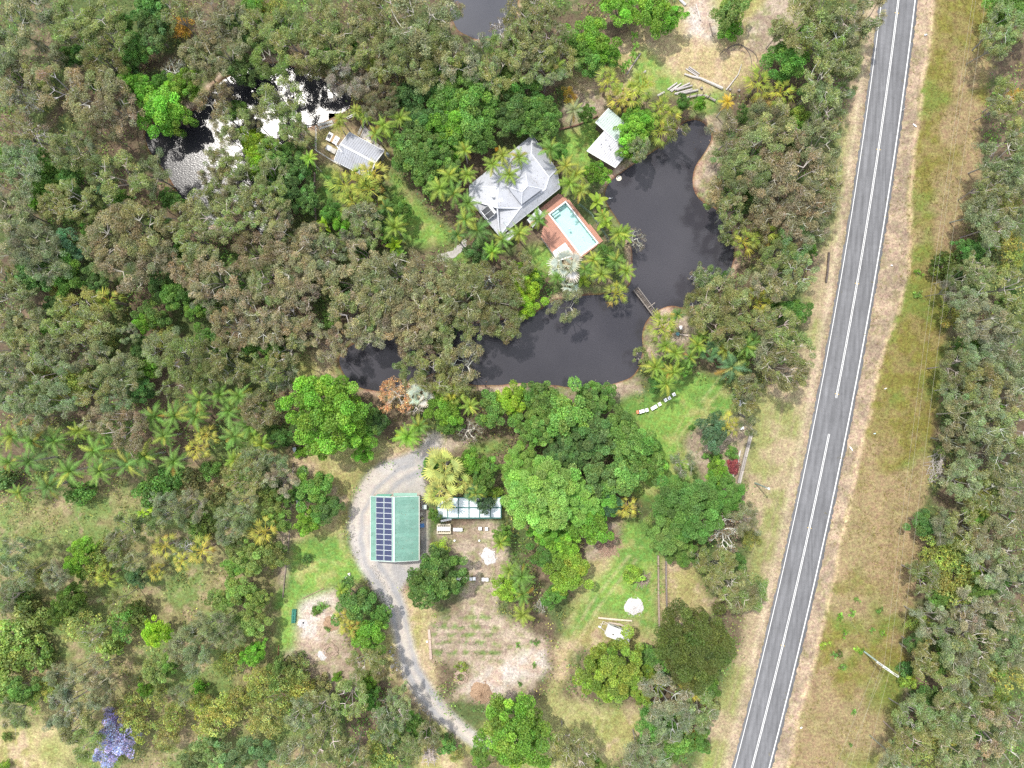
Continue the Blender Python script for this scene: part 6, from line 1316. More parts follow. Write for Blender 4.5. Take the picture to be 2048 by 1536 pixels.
# ---------------------------------------------------------------- every plant the photograph shows: kind, colour, pixel x, y, crown radius
PLANTS = '''
S mg 180 1005 24;S ol 120 1015 20;S mg 60 1060 22;Y ol 150 1060 24;S gr 90 1100 24;S mg 40 1110 24;S mg 230 1010 22;Y ol 250 1000 24;S gr 210 1035 20;S ol 330 1185 18;S mg 360 1210 18;S gr 420 1185 20;S ol 300 1210 22;S mg 270 1230 28;Y mg 240 1250 30;S mg 220 1290 30;B dg 255 1320 26;S gr 285 1190 22;S mg 330 1155 18;B mg 360 1160 20;S ol 430 990 22;S mg 420 940 20;S ol 455 945 18;S gr 540 975 20;S ol 380 960 24;S mg 340 960 26;B dg 560 1330 24;Y ol 585 1330 24;S mg 530 1400 26;Y ol 575 1440 28;S mg 540 1470 26;Y yo 620 1440 26;S ol 640 1370 20;S mg 490 1440 24;Y yo 500 1390 28;Y yo 400 1410 26;S mg 370 1430 26;Y ol 390 1475 26;Y ol 330 1480 28;S mg 300 1500 22;B bg 290 1380 18;S gr 235 1385 24;B mg 80 1290 26;S bl 20 1300 26;S mg 45 1340 26;S gr 95 1350 22;B mg 10 1230 26;S ol 100 1180 24;G gr 15 1200 30;S mg 70 1440 18;B dg 100 1460 20;E ol 5 560 34;E br 5 700 34;G gr 5 430 30;B mg 2 320 24;
B mg 150 420 22;B mg 40 150 24;B dg 190 165 18;B mg 320 165 20;B mg 340 400 24;B mg 240 400 20;B dg 320 450 20;B mg 360 500 20;B mg 180 460 22;B dg 110 610 26;B mg 100 660 22;B mg 390 620 24;B mg 410 680 24;B bg 290 740 24;B dg 280 780 26;B mg 500 690 22;B mg 580 590 18;B dg 560 520 18;B mg 640 560 22;B mg 720 590 18;B mg 760 630 16;B bg 810 560 16;B dg 850 630 16;B mg 940 580 18;B mg 1080 100 18;B mg 1060 50 16;B mg 830 60 18;B mg 700 90 20;B dg 610 70 20;B mg 560 80 20;B mg 760 60 18;B dg 880 120 18;B mg 640 110 18;B mg 1500 380 18;B mg 1480 400 16;B dg 1500 300 18;B mg 1580 340 18;B mg 1620 60 20;B mg 1660 130 18;B dg 1620 180 18;B mg 1560 480 18;B mg 1620 500 16;B dg 1440 560 18;B mg 1460 600 16;B mg 1560 620 18;B dg 1570 700 18;
B mg 1980 480 22;B dg 1930 560 22;B mg 2020 600 24;B dg 1990 700 22;B mg 1940 690 22;B mg 1990 820 24;B dg 1950 870 22;B mg 2040 760 22;B mg 2000 960 24;B mg 1960 1040 22;B mg 1920 1090 22;B dg 2000 1160 24;B mg 1880 1200 22;B mg 1960 1270 22;B bg 1970 1160 22;B mg 1880 1330 24;B mg 2000 1330 24;B dg 1860 1400 24;B mg 1930 1460 26;B mg 1840 1470 22;B mg 1980 1500 22;B mg 1900 1290 22;B dg 1830 1290 18;
E gr 25 40 50;E gr 75 25 40;E ol 140 40 45;E ol 195 25 40;E ol 215 75 42;E ol 165 85 36;B dg 300 15 40;B dg 305 62 36;Y go 357 48 26;E br 425 25 42;E br 470 40 38;E br 400 100 40;B mg 500 20 28;B dg 485 60 35;B dg 480 130 36;E br 440 95 38;E br 90 100 36;B dg 160 105 24;E ol 205 122 38;B mg 262 100 34;E br 120 175 52;E br 190 190 55;E br 232 218 44;B bg 268 170 34;B bg 310 210 50;B bg 345 228 36;B bg 368 165 33;E ol 398 132 35;E br 420 200 34;E br 440 182 22;D si 340 135 26;D si 285 165 24;E ol 458 236 34;E br 440 258 26;E br 30 150 42;E ol 75 148 26;D si 40 195 34;E ol 35 255 36;D gr 55 265 34;E gr 130 292 40;E gr 42 322 45;B mg 92 335 33;E ol 240 348 45;E ol 298 345 42;E ol 205 345 35;B dg 140 350 35;E gr 165 295 30;E br 212 265 25;
E br 432 322 30;E br 412 350 22;E ol 428 378 28;E ol 470 335 33;E ol 492 368 38;B lg 505 285 34;B lg 512 330 33;B mg 470 215 22;E br 468 388 32;E ol 440 410 24;P bl 205 378 20;B mg 92 375 38;E gr 20 372 35;D si 220 392 20;G gr 5 100 45;D si 15 170 36;B dg 250 140 22;B dg 130 110 22;E ol 345 20 30;B dg 245 45 22;
E gr 35 425 44;S bg 62 405 14;E ol 105 405 34;E ol 150 400 35;E ol 172 425 30;E br 230 472 55;E br 212 505 50;E br 280 462 52;E br 292 505 45;E br 255 432 35;E br 252 545 44;E ol 350 442 40;E ol 400 412 40;E ol 432 440 40;E ol 385 472 38;E ol 500 402 30;E ol 472 442 35;E br 412 522 42;E br 370 542 36;E br 432 562 44;E br 400 580 30;E br 505 502 44;E br 480 562 35;E gr 70 492 45;E gr 92 525 40;E gr 55 465 34;E gr 20 482 36;B bl 132 492 34;B mg 128 545 38;B dg 62 548 40;E br 30 602 42;E br 52 642 40;E br 18 655 32;Y yo 120 582 20;S mg 60 570 20;C yg 218 602 30;G yo 165 612 45;E ol 175 652 44;Y yo 212 668 33;B mg 305 625 30;B mg 345 590 30;E gr 260 672 22;B bg 290 642 24;E ol 125 642 36;E ol 55 692 40;Y yo 45 672 22;E gr 110 692 36;G gr 150 702 36;E gr 92 742 36;Y yo 75 757 30;Y yo 160 762 34;G gr 205 722 36;G gr 240 742 40;E ol 325 702 44;Y yo 330 680 30;E ol 370 722 45;E ol 422 712 40;E ol 400 752 36;E ol 462 732 36;E br 460 652 40;E br 500 622 40;E br 440 622 30;E br 520 662 36;B mg 496 582 22;B dg 440 690 28;E ol 350 762 30;G gr 20 742 40;B dg 190 555 30;B dg 320 570 26;B dg 280 700 26;
E ol 520 412 38;E ol 542 435 36;E ol 545 392 30;E gr 560 445 25;E br 545 482 32;E br 582 482 40;E br 575 515 36;E br 622 472 30;E br 540 562 45;E br 592 542 45;E br 622 522 40;E br 652 502 36;E br 555 602 40;E br 602 582 42;E br 580 642 40;E br 530 652 38;E br 602 662 36;E gr 690 492 30;E br 722 512 34;E br 702 562 45;E br 752 572 50;E br 792 545 42;E br 842 535 42;E br 882 545 38;E br 732 612 45;E br 782 612 46;E br 832 592 44;E br 872 582 40;E br 702 632 44;E br 742 662 40;E br 792 652 42;E br 832 642 42;E br 882 612 40;E br 690 672 34;E br 655 692 34;E br 872 662 36;E ol 922 562 40;E ol 932 602 40;E ol 902 645 36;E ol 982 565 42;E ol 988 612 40;E ol 1000 642 38;E ol 950 642 34;D si 978 555 28;D si 985 590 24;E br 872 705 40;E br 930 722 42;D tn 905 728 34;E br 835 702 36;E ol 822 732 32;E ol 862 752 36;E ol 902 762 32;B dg 682 592 22;B dg 652 562 20;B mg 662 642 20;B mg 872 682 20;B dg 895 652 22;E ol 560 702 38;B mg 540 692 28;B mg 560 662 24;E ol 530 742 36;E gr 560 742 34;S bg 535 495 14;D tn 610 560 30;D tn 560 632 30;
C yg 690 372 36;C yg 738 378 40;C yg 705 402 32;B bg 682 447 22;E gr 722 432 34;E ol 735 462 28;P yg 790 455 34;P dg 772 415 26;B mg 800 420 24;C yo 748 348 32;C yg 720 352 28;N lg 650 450 20;N mg 738 492 22;N lg 790 492 22;N mg 735 508 20;N mg 800 508 18;N mg 775 478 20;B dg 722 492 22;B dg 760 440 24;B mg 660 425 22;
E ol 520 52 40;E ol 562 52 42;E ol 592 92 45;E ol 540 112 40;E ol 642 42 42;E ol 652 92 45;E ol 692 52 40;E ol 722 92 42;E ol 742 42 42;E ol 782 22 40;Y yo 545 15 26;S bg 515 12 20;E ol 622 122 34;E ol 690 118 30;G tn 690 157 34;G tn 720 167 34;E br 672 157 25;C yg 752 140 28;E ol 782 122 40;E ol 802 90 40;E br 832 32 58;E br 872 62 50;E br 850 85 40;E br 892 18 34;E ol 822 132 40;E ol 862 142 40;E ol 902 105 38;E gr 922 124 38;E gr 962 114 38;E ol 992 142 38;E gr 970 152 28;E ol 1005 95 32;E ol 1032 112 38;D si 1000 52 22;
E ol 560 192 46;E ol 538 214 34;E ol 578 242 32;E ol 596 268 24;E br 500 232 26;P yo 682 236 19;P yo 678 250 20;B dg 815 190 34;E br 762 192 28;E br 740 208 24;E gr 775 215 20;P yg 730 232 25;P yg 768 252 28;P yg 800 238 28;P yg 752 268 25;P mg 785 272 24;P yo 712 222 20;B mg 580 300 22;B mg 555 320 34;B dg 590 340 32;B mg 525 345 24;E ol 545 355 34;B dg 565 380 34;B dg 610 400 28;E ol 540 292 22;P bg 620 318 22;
BL mg 915 165 50;B mg 945 200 48;B mg 892 205 40;B bg 882 242 38;B bg 912 252 40;B mg 942 245 42;B mg 832 275 40;BL mg 860 300 50;B bg 890 302 28;B mg 818 312 38;B mg 852 342 36;B mg 900 335 28;B mg 960 272 32;B mg 978 225 34;B dg 840 240 34;B dg 870 180 30;
P yg 930 302 26;P yg 898 352 34;P yg 880 378 34;P mg 908 388 32;P yg 935 350 26;P mg 936 408 30;P dg 955 462 40;P bg 985 505 28;P yg 1038 466 32;P mg 1076 440 28;P yg 1038 316 28;P yo 1005 312 30;P yg 1018 350 30;P mg 1101 299 32;P yo 1131 333 27;P yo 1152 350 28;P yg 1140 368 30;P yo 1160 382 26;B bg 1194 345 27;N yg 1194 404 22;N yg 1208 445 22;P yg 1236 468 27;P yg 985 330 26;P mg 930 440 30;P dg 915 470 28;B dg 955 500 24;P yg 1205 432 20;P mg 1005 480 26;
K si 1132 530 34;K si 1138 562 26;P yg 1188 520 30;P yg 1202 548 28;B mg 1215 512 24;P yg 1248 470 26;D tn 1270 475 26;P yg 1252 542 28;P mg 1232 522 26;N yg 1165 560 18;C yg 1233 585 29;B lg 1050 575 33;B lg 1052 606 30;B lg 1040 548 24;E gr 1140 605 32;E ol 1020 602 28;E ol 1022 562 32;E ol 1012 642 32;P mg 1170 540 24;E ol 1045 530 24;P mg 1115 555 22;B mg 1070 560 22;
E br 1440 402 24;E ol 1462 422 34;E ol 1470 450 28;C yg 1487 482 31;C yg 1530 470 34;E gr 1420 555 30;D tn 1402 548 22;E ol 1440 592 40;E gr 1482 572 36;E ol 1402 612 36;E ol 1422 642 38;E ol 1472 622 40;C yg 1515 605 34;E ol 1462 662 34;C yg 1325 655 37;P dg 1355 630 18;P yg 1330 692 26;P yg 1310 735 34;P yg 1345 745 30;P yg 1350 706 28;P yg 1395 690 28;P yg 1402 672 22;K bl 1418 702 24;P yo 1448 700 26;P bl 1463 735 42;P mg 1492 692 34;E ol 1285 712 17;B mg 1500 702 28;P yg 1332 768 29;B dg 1318 765 22;P mg 1380 715 26;B mg 1370 735 18;
B bg 1240 12 36;B bg 1310 8 44;B bg 1328 32 34;B bg 1182 70 40;B bg 1200 92 36;B mg 1160 92 32;B mg 1182 122 28;B mg 1220 112 22;E ol 1042 32 40;E ol 1082 20 38;E ol 1062 72 42;E ol 1102 60 36;E ol 1122 112 32;E ol 1072 122 42;E ol 1030 75 34;E gr 1092 150 32;B mg 1020 162 36;B mg 1052 182 36;B mg 1080 222 36;B mg 1090 250 32;B dg 1030 212 36;B dg 1020 242 34;P yg 1112 135 27;P mg 1130 75 20;C yg 1215 162 32;C yg 1262 190 36;C yg 1285 175 32;C yo 1242 202 30;C yg 1320 222 32;C yg 1322 262 36;B bg 1268 262 36;B bg 1280 238 30;B bg 1256 296 24;E gr 1280 297 24;E ol 1350 252 22;C yg 1342 232 26;P gr 1147 222 30;Y go 1138 190 17;B mg 1172 228 20;B mg 1115 300 18;N mg 1268 72 10;N mg 1272 92 11;N mg 1266 110 11;N mg 1256 128 10;N mg 1246 138 12;B mg 1465 18 36;S bg 1460 55 24;C yg 1515 170 37;C yg 1560 186 32;P go 1455 205 22;B dg 1490 228 18;B bg 1400 205 14;B mg 1365 205 16;B mg 1050 240 30;
E br 1470 262 48;E br 1520 302 50;E br 1458 302 36;E br 1490 342 46;E br 1452 382 36;E br 1540 362 45;E br 1562 252 40;E br 1560 320 30;
E ol 1602 42 50;E ol 1652 72 44;E ol 1642 22 44;E br 1702 32 48;E br 1738 22 36;E br 1702 62 34;B mg 1572 122 40;C yg 1612 90 30;E ol 1680 112 40;E ol 1642 162 40;E gr 1662 202 42;E ol 1695 132 26;E gr 1688 180 22;E br 1530 242 38;E br 1562 290 44;E gr 1640 282 42;E br 1602 342 50;E br 1650 362 38;E br 1660 322 30;S yg 1600 230 18;B mg 1582 252 20;B dg 1590 290 24;E gr 1648 242 36;E ol 1560 60 22;
G gr 2012 52 42;B mg 2024 15 46;G gr 1998 82 32;G ol 2022 192 34;Y go 2034 190 17;G gr 2002 212 24;E ol 2042 262 38;G gr 2012 312 44;G gr 2032 352 44;E ol 1985 372 34;
E br 1562 402 48;E br 1602 432 48;E br 1635 402 38;E br 1542 442 38;E gr 1592 482 38;E gr 1628 462 32;E ol 1556 512 34;E gr 1562 542 44;E gr 1602 542 34;E gr 1540 572 34;B mg 1592 620 27;E ol 1552 652 38;E ol 1585 692 38;E ol 1565 735 42;E gr 1540 702 34;P dg 1505 682 28;E ol 1585 752 32;E ol 1530 640 30;
G gr 1962 422 40;E ol 1992 402 40;Y yo 2030 402 25;G gr 1992 452 40;G gr 2042 442 30;B dg 1945 502 27;Y yo 2012 482 34;Y yo 2032 522 28;S dk 1893 530 30;E ol 1962 542 34;E ol 2032 572 40;G gr 1942 602 36;G gr 1962 642 46;G gr 1992 662 40;E ol 2032 632 40;Y yo 1902 632 24;G gr 2022 692 40;G gr 1962 722 36;E ol 1912 735 34;G gr 2002 742 44;Y yo 1940 772 30;G gr 2040 752 36;G tn 1900 582 20;E ol 1920 555 24;
G gr 1922 782 36;E ol 1962 772 40;G gr 2012 792 45;E ol 1932 832 40;G gr 1982 852 45;E ol 2032 852 40;G gr 1912 882 34;G gr 1962 902 40;E ol 2012 922 42;G gr 2042 902 30;D si 2000 892 34;G gr 1932 962 40;Y yo 1952 972 34;E ol 1982 992 36;G gr 2032 982 40;P yo 1965 1018 24;G gr 2022 1032 40;B dg 1850 1047 27;G gr 1890 1052 36;E ol 1932 1062 40;G gr 1992 1072 45;Y yo 1882 1112 40;Y yo 1930 1112 42;Y yo 1872 1142 34;Y yo 1912 1162 40;G gr 1982 1132 40;E ol 2032 1112 40;G gr 2022 1172 40;
E ol 1852 1152 32;Y yo 1902 1182 38;B mg 1962 1172 30;G gr 1862 1242 36;Y yo 1840 1242 24;E br 1932 1222 42;E br 1972 1232 40;E br 2012 1242 36;G gr 1912 1272 34;G gr 2002 1292 40;E ol 1852 1322 32;G gr 1922 1312 40;E ol 1962 1292 40;G gr 1942 1352 42;Y yo 2012 1352 38;E ol 1902 1382 42;G gr 2042 1312 36;S yg 1820 1362 18;G gr 1832 1442 40;E ol 1872 1432 40;Y yo 1882 1462 42;G gr 1922 1422 40;E ol 1962 1422 38;Y yo 1992 1402 34;E ol 1822 1492 40;Y yo 1862 1502 45;E ol 1912 1502 40;E br 1982 1472 42;E br 2022 1502 40;G gr 1962 1522 38;G gr 2032 1442 38;G gr 1792 1522 34;S dg 1815 1340 18;
G gr 20 792 40;E ol 60 792 36;G gr 60 832 36;G gr 110 802 38;Y yo 92 772 24;Y yo 140 782 30;E ol 180 782 36;G gr 230 802 32;E br 190 837 28;G br 250 862 42;P mg 25 872 38;P mg 65 882 32;P mg 112 882 40;P dg 60 922 38;P dg 100 972 42;P mg 142 942 40;P mg 190 902 38;P mg 200 942 38;P dg 260 927 42;P mg 290 912 38;P mg 310 832 35;P mg 350 832 38;P mg 392 832 38;P mg 400 800 34;P mg 460 822 40;P mg 470 872 38;P mg 440 790 30;P mg 350 922 36;P mg 330 872 32;P mg 40 985 28;P mg 210 872 28;P yg 160 862 30;C yo 395 897 27;C yo 415 870 25;P mg 480 792 36;P yg 510 802 28;P mg 500 852 34;E br 517 825 36;G gr 510 922 30;S mg 300 982 30;G gr 330 1017 34;N lg 285 1027 13;N lg 308 1018 13;G gr 380 1012 34;G gr 345 1032 32;S mg 400 1052 32;G gr 470 1032 38;G gr 455 1062 34;C yo 330 1092 28;C yo 405 1102 31;C yo 315 1142 20;C yo 365 1122 24;D si 362 1102 26;B bg 165 1100 32;B bg 152 1132 28;Y yo 205 1105 30;Y yo 190 1142 30;C yg 215 1152 28;E ol 245 1062 38;G gr 230 1092 30;E ol 262 1122 30;B bl 270 1152 26;Y yo 65 1152 27;G gr 25 1102 38;G gr 30 1150 38;G gr 110 1152 30;B bl 470 1092 28;B mg 502 1122 36;B mg 470 1132 28;G gr 285 1062 32;G gr 485 1002 32;E ol 500 952 34;E ol 480 965 26;P yg 470 920 28;P mg 20 925 30;S dg 10 960 30;S mg 160 985 28;
B dk 135 1202 38;B dk 118 1232 30;Y yo 152 1252 38;E ol 182 1272 28;S mg 60 1232 34;S mg 28 1272 34;B lg 310 1265 35;G gr 400 1262 38;G gr 370 1292 40;G gr 430 1252 38;G gr 390 1322 36;G gr 350 1302 28;G gr 460 1272 28;B mg 310 1347 30;B mg 335 1332 24;G gr 190 1347 38;G gr 130 1352 36;G gr 160 1392 42;G gr 120 1422 40;G gr 200 1382 30;G ol 150 1452 42;G ol 172 1490 38;Y yo 75 1397 28;Y yo 92 1372 24;B dg 42 1382 34;G gr 30 1432 38;Y yo 260 1422 32;Y yo 270 1452 30;Y yo 340 1442 32;Y yo 310 1392 25;Y yo 450 1422 34;G gr 360 1392 25;Y yo 470 1402 30;Y yo 420 1452 34;Y pu 228 1490 40;Y pu 222 1448 20;Y pu 250 1475 28;Y pu 212 1508 26;Y pu 218 1425 12;B bl 420 1502 40;B bl 470 1512 40;B bl 385 1522 30;B mg 305 1530 20;S bg 400 1372 15;Y yo 460 1322 32;B bg 505 1310 28;B mg 480 1182 38;B mg 440 1202 28;B mg 512 1202 28;S mg 30 1192 32;E ol 230 1202 30;S mg 20 1320 34;S mg 75 1310 34;S dg 10 1385 30;S mg 270 1300 24;S dg 12 1474 10;S yg 8 1534 12;G gr 60 1090 20;B mg 500 1250 34;S mg 455 1160 26;S mg 520 1285 26;S mg 260 1360 26;
BL bg 645 828 88;B bg 705 862 38;B mg 740 838 28;B bg 725 905 20;E br 520 802 26;P yg 508 872 26;O or 792 792 38;K si 838 792 28;D si 828 800 34;C yg 905 790 27;P yg 940 812 24;B bg 890 822 35;B mg 895 848 24;D tn 935 862 26;B mg 985 822 36;B lg 1022 800 33;P bg 815 872 36;P mg 838 852 28;B dg 755 845 24;B dg 560 872 26;P yg 525 890 28;S bg 600 905 12;
K yy 890 932 44;K yy 880 985 38;K yy 918 968 30;B bg 945 925 30;B mg 968 950 32;P mg 952 985 26;K bl 945 985 20;Y yg 988 990 18;B mg 860 930 18;B mg 868 1030 14;B bl 970 1010 18;
B mg 622 972 38;B dg 662 1016 26;B bg 610 1046 26;B mg 634 1032 22;B dg 600 985 20;G gr 545 942 32;G tn 562 962 30;B mg 540 1002 34;B mg 562 1042 26;C yo 530 1062 33;B mg 545 1112 34;B mg 500 1075 26;B mg 575 995 18;
BL mg 872 1158 62;Y yg 880 1097 20;
B mg 705 1202 41;P yg 682 1180 20;C yo 692 1232 24;B bg 738 1272 38;B mg 760 1235 24;C yo 700 1255 22;E ol 730 1327 36;E ol 762 1335 22;Y yo 560 1402 38;Y yo 530 1442 34;Y yo 605 1390 32;E ol 640 1422 38;E ol 700 1402 36;E gr 600 1432 34;B bg 735 1368 19;B mg 745 1402 26;E gr 782 1432 36;D tn 768 1422 32;E gr 800 1400 26;E ol 650 1482 40;E ol 592 1502 38;Y yo 762 1502 42;E ol 702 1512 34;B mg 832 1452 26;E gr 770 1465 28;B bl 522 1505 32;E gr 852 1468 24;B mg 500 1335 24;Y yo 912 1512 16;S mg 900 1490 20;B mg 962 1510 22;BL bg 1035 1472 78;W mg 640 1212 13;W mg 655 1258 7;W mg 602 1308 9;S bg 673 1355 10;S bg 694 1372 10;S mg 630 1222 9;Y yo 560 1352 32;Y yo 600 1352 28;Y yo 520 1362 30;S dg 612 1118 11;E ol 820 1500 26;
B mg 1092 802 36;BL mg 1190 802 42;B mg 1142 832 50;BL mg 1075 850 48;BL dg 1182 872 55;BL dg 1130 905 45;B mg 1240 852 36;B mg 1252 892 38;B mg 1290 890 36;B mg 1252 952 42;B mg 1300 925 34;B dg 1192 962 40;F fg 1080 992 80;F fg 1150 1002 56;BL bg 1100 1062 42;B bg 1182 1052 42;B bg 1130 1092 32;B mg 1092 1112 28;B yg 1132 1150 42;P mg 1042 1152 36;C yo 1252 1015 25;B bl 1222 1012 26;B mg 1060 790 24;F fg 1040 930 44;B mg 1215 1000 26;
F mg 1380 1020 72;F mg 1345 1060 56;F mg 1445 992 50;B bg 1435 945 27;E gr 1368 930 24;D si 1452 1068 44;E gr 1490 1042 34;Y yo 1502 1080 20;F mg 1362 1102 36;E ol 1432 1132 36;B dg 1475 1122 18;E ol 1462 1152 38;E ol 1482 1192 34;B bl 1428 866 35;C yo 1455 850 27;S mg 1432 916 14;S mg 1465 906 13;S rd 1468 934 14;S mg 1412 912 7;S mg 1384 855 6;
E ol 1490 792 30;E gr 1500 772 26;E gr 1502 850 20;
P mg 1045 1188 30;P yo 1045 1228 30;B yg 1012 1180 28;B yg 1142 1142 36;B mg 1110 1192 24;D si 1082 1212 17;F dk 1393 1292 86;BL yg 1228 1345 68;BL yg 1285 1368 46;B mg 1300 1318 26;C yo 1385 1375 34;G gr 1330 1392 45;G gr 1390 1408 44;G gr 1352 1442 42;G gr 1410 1438 26;B mg 1312 1452 38;Y go 1372 1475 28;B mg 1350 1492 40;G gr 1282 1505 44;G gr 1310 1528 34;Y yo 1422 1420 18;E ol 1152 1505 40;E ol 1130 1490 36;B mg 1188 1530 22;S yg 1266 1150 20;E ol 1452 1172 34;E ol 1502 1182 36;B mg 1320 1345 22;B mg 1420 1370 22;P yg 1000 1085 24;P yg 1018 1140 24;B mg 1005 1070 20;W mg 1070 1285 8;W mg 1035 1290 6;W mg 1070 1330 6;W mg 1040 1368 6;B mg 1400 1482 26;E ol 1400 1120 26;
W yg 925 1335 13;
W mg 1715 1200 6;W mg 1705 1228 8;W bg 1683 1234 8;W mg 1760 1222 8;W bg 1765 1265 7;W bg 1690 1268 7;W mg 1745 1260 6;W yg 1715 1298 7;W bg 1724 1304 7;W mg 1688 1335 8;W yg 1650 1290 9;W mg 1670 1310 7;W mg 1710 1425 6;W mg 1702 1490 5;W dk 1680 1310 8;W bg 1838 545 8;W mg 1835 590 9
'''
pl = []
for tok in PLANTS.replace('\n', '').split(';'):
    if not tok.strip(): continue
    k, c, x, y, r = tok.split()
    if float(x) < 560 and float(y) > 990 and k in 'SBY' and c in ('mg', 'dg', 'ol', 'gr') and float(r) < 27 and (int(float(x) * 7 + float(y) * 3) % 5) < 1: continue      # left open: dry grass shows here
    pl.append([k, c, float(x), float(y), float(r)])
HGT = {'E': 0, 'G': 0, 'P': 7.0, 'C': 6.0, 'K': 6.0, 'N': 2.2, 'T': .2}
HOVER = {}
used_labels = {}
def describe():
    """a label for every plant: its look, the nearest landmark, which side of it, and how many alike stand closer"""
    out = [None] * len(pl); key = {}
    for i, (k, c, x, y, r) in enumerate(pl):
        cand = sorted((math.hypot(x - a, y - b), a, b, n) for a, b, n in LAND if math.hypot(x - a, y - b) > 12)
        d, a, b, n = cand[0]; di = DIRS[int(round(math.atan2(-(y - b), x - a) / (math.pi / 4))) % 8]
        size = ''
        if k in 'EGBYS' and k != 'BL': size = 'small ' if r < 24 else ('broad ' if r > 44 else '')
        if k in 'PCK': size = 'small ' if r < 24 else ('large ' if r > 36 else '')
        col = WORD[c]
        if k == 'D': col = {'si': 'pale', 'tn': 'tan', 'gr': 'grey'}[c]
        if c == 'pu': nm = 'lilac-flowered jacaranda crown'; ph = nm
        else: ph = f'{size}{col} {KIND[k][1]}'
        key.setdefault((ph, n, di), []).append((d, i))
    for (ph, n, di), L in key.items():
        L.sort()
        for q, (d, i) in enumerate(L):
            o = '' if len(L) == 1 else (', closest of its kind' if q == 0 else (f', {ORD[q]} out' if q < len(ORD) else f', outermost'))
            out[i] = f'{ph} {di} the {n}{o}'
    return out
LABELS = describe()
BARK = {'E': (.46, .42, .37), 'G': (.42, .40, .36), 'Y': (.28, .23, .17), 'S': (.2, .16, .12), 'W': (.2, .16, .12), 'B': (.24, .20, .16), 'BL': (.24, .20, .16), 'F': (.30, .26, .21), 'D': (.55, .52, .50), 'O': (.48, .44, .40), 'P': (.36, .33, .28), 'C': (.26, .21, .16), 'K': (.3, .28, .25), 'N': (.22, .25, .08), 'T': (.2, .2, .1)}
rp = random.Random(42)
def jit(c, a=.10): 
    v = rp.uniform(1 - a * 1.3, 1 + a * 1.3); return tuple(min(.9, x * v * rp.uniform(1 - a * .6, 1 + a * .6)) for x in c)
cnt = {}
for i, (k, c, px, py, r) in enumerate(pl):
    name, _, cat, grp = KIND[k]
    if c == 'pu': name = 'jacaranda_tree'; grp = 'lilac jacaranda crowns'; cat = 'tree'
    if k in PR:
        colx = COLS[c]
        if k in 'EG' and rp.random() < .45:
            t_ = rp.uniform(.1, .55); colx = tuple(a * (1 - t_) + b * t_ for a, b in zip(colx, rp.choice((COLS['mg'], COLS['ol'], COLS['gr'], (.20, .26, .07)))))
        plist = PR[k]; pr = plist[cnt.get(k, 0) % len(plist)]; cnt[k] = cnt.get(k, 0) + 1
        if k == 'BL' and r < 56: plist = PR['BL']
        s = r * PXM / pr['R'] * (.93 if k in 'EG' else 1.0) * (0.88 if px < 575 and py > 990 and k in 'BGE' else 1); zs = s
        if k in 'EG': zs = .55 + .45 * s
        if k in ('B',): zs = .45 + .55 * s
        zc = pr['zc'] * zs
        s *= (1 - zc / CAM_H); q = P(px, py, zc); gz = ground_z(q.x, q.y)
        root = empty(name, (q.x, q.y, gz), LABELS[i], cat, grp); root.rotation_euler = (0, 0, rp.random() * 6.283); e_ = rp.uniform(.86, 1.16) if k in 'EGYBS' else rp.uniform(.95, 1.05); root.scale = (s * e_, s / e_, zs)
        if px < 575 and py > 990 and k in 'BSY' and c in ('mg', 'dg', 'ol', 'bl', 'yo'):      # the open scrub: sun-bleached, yellower foliage
            t_ = rp.uniform(.25, .65); colx = tuple(a * (1 - t_) + b * t_ for a, b in zip(colx, (.27, .32, .09)))
        col = colx
        if c == 'pu': col = COLS['pu']
        link('trunk', pr['trunk'], root, jit(BARK[k] if c not in ('si',) else (.62, .60, .58), .12))
        cr_col = jit(col, .15)
        if k == 'D': cr_col = jit((.20, .18, .12), .1)
        if k == 'O': cr_col = jit(COLS['or'], .05)
        link('crown', pr['crown'], root, cr_col)
    else:
        R0 = {'P': 3.0, 'C': 2.35, 'K': 2.75, 'N': 1.9, 'T': 1.05}[k]; h = HGT[k] * (rp.uniform(.8, 1.15) if k in 'PCK' else 1)
        s = r * PXM / R0 * (.98 if k == 'P' else 1.05) * (1 - h / CAM_H); q = P(px, py, h); gz = ground_z(q.x, q.y)
        root = empty(name, (q.x, q.y, gz), LABELS[i], cat, grp); az0 = rp.random() * 6.283
        tr = link('trunk' if k in 'PCK' else 'stem', STEM[k], root, jit(BARK[k], .15)); tr.scale = (max(.7, s), max(.7, s), max(.15, h))
        nf = {'P': 15, 'C': 17, 'K': 12, 'N': 8, 'T': 9}[k]
        base_c = COLS[c]
        if k == 'C': base_c = {'yg': (.175, .235, .05), 'yo': (.25, .265, .065)}.get(c, base_c)
        if k == 'P': base_c = {'yg': (.165, .25, .042), 'yo': (.205, .25, .05), 'mg': (.112, .208, .045), 'dg': (.085, .165, .045), 'go': (.42, .30, .04)}.get(c, base_c)
        for j in range(nf):
            t = j / (nf - 1); me = rp.choice(FR[k]); az = az0 + j * 2.39996 + rp.uniform(-.2, .2)
            if k == 'P': el = 1.15 - 1.45 * t + rp.uniform(-.2, .2)
            elif k == 'C': el = 1.25 - 1.75 * t + rp.uniform(-.12, .12)
            elif k == 'K': el = 1.2 - 1.5 * t
            else: el = .9 - .9 * t + rp.uniform(-.1, .1)
            col = base_c
            if k in 'PC' and t > .78 and rp.random() < .20: col = (.30, .21, .07) if k == 'C' else (.30, .22, .05)
            elif k in 'PC' and rp.random() < .15: col = tuple(a * .6 + b * .4 for a, b in zip(col, (.38, .36, .06)))
            f = link('leaf' if k in 'NT' else 'frond', me, root, jit(col, .14)); f.location = (0, 0, h); f.rotation_euler = (rp.uniform(-.15, .15), -el, az)
            fs = s * rp.uniform(.72, 1.12); f.scale = (fs, fs, fs)

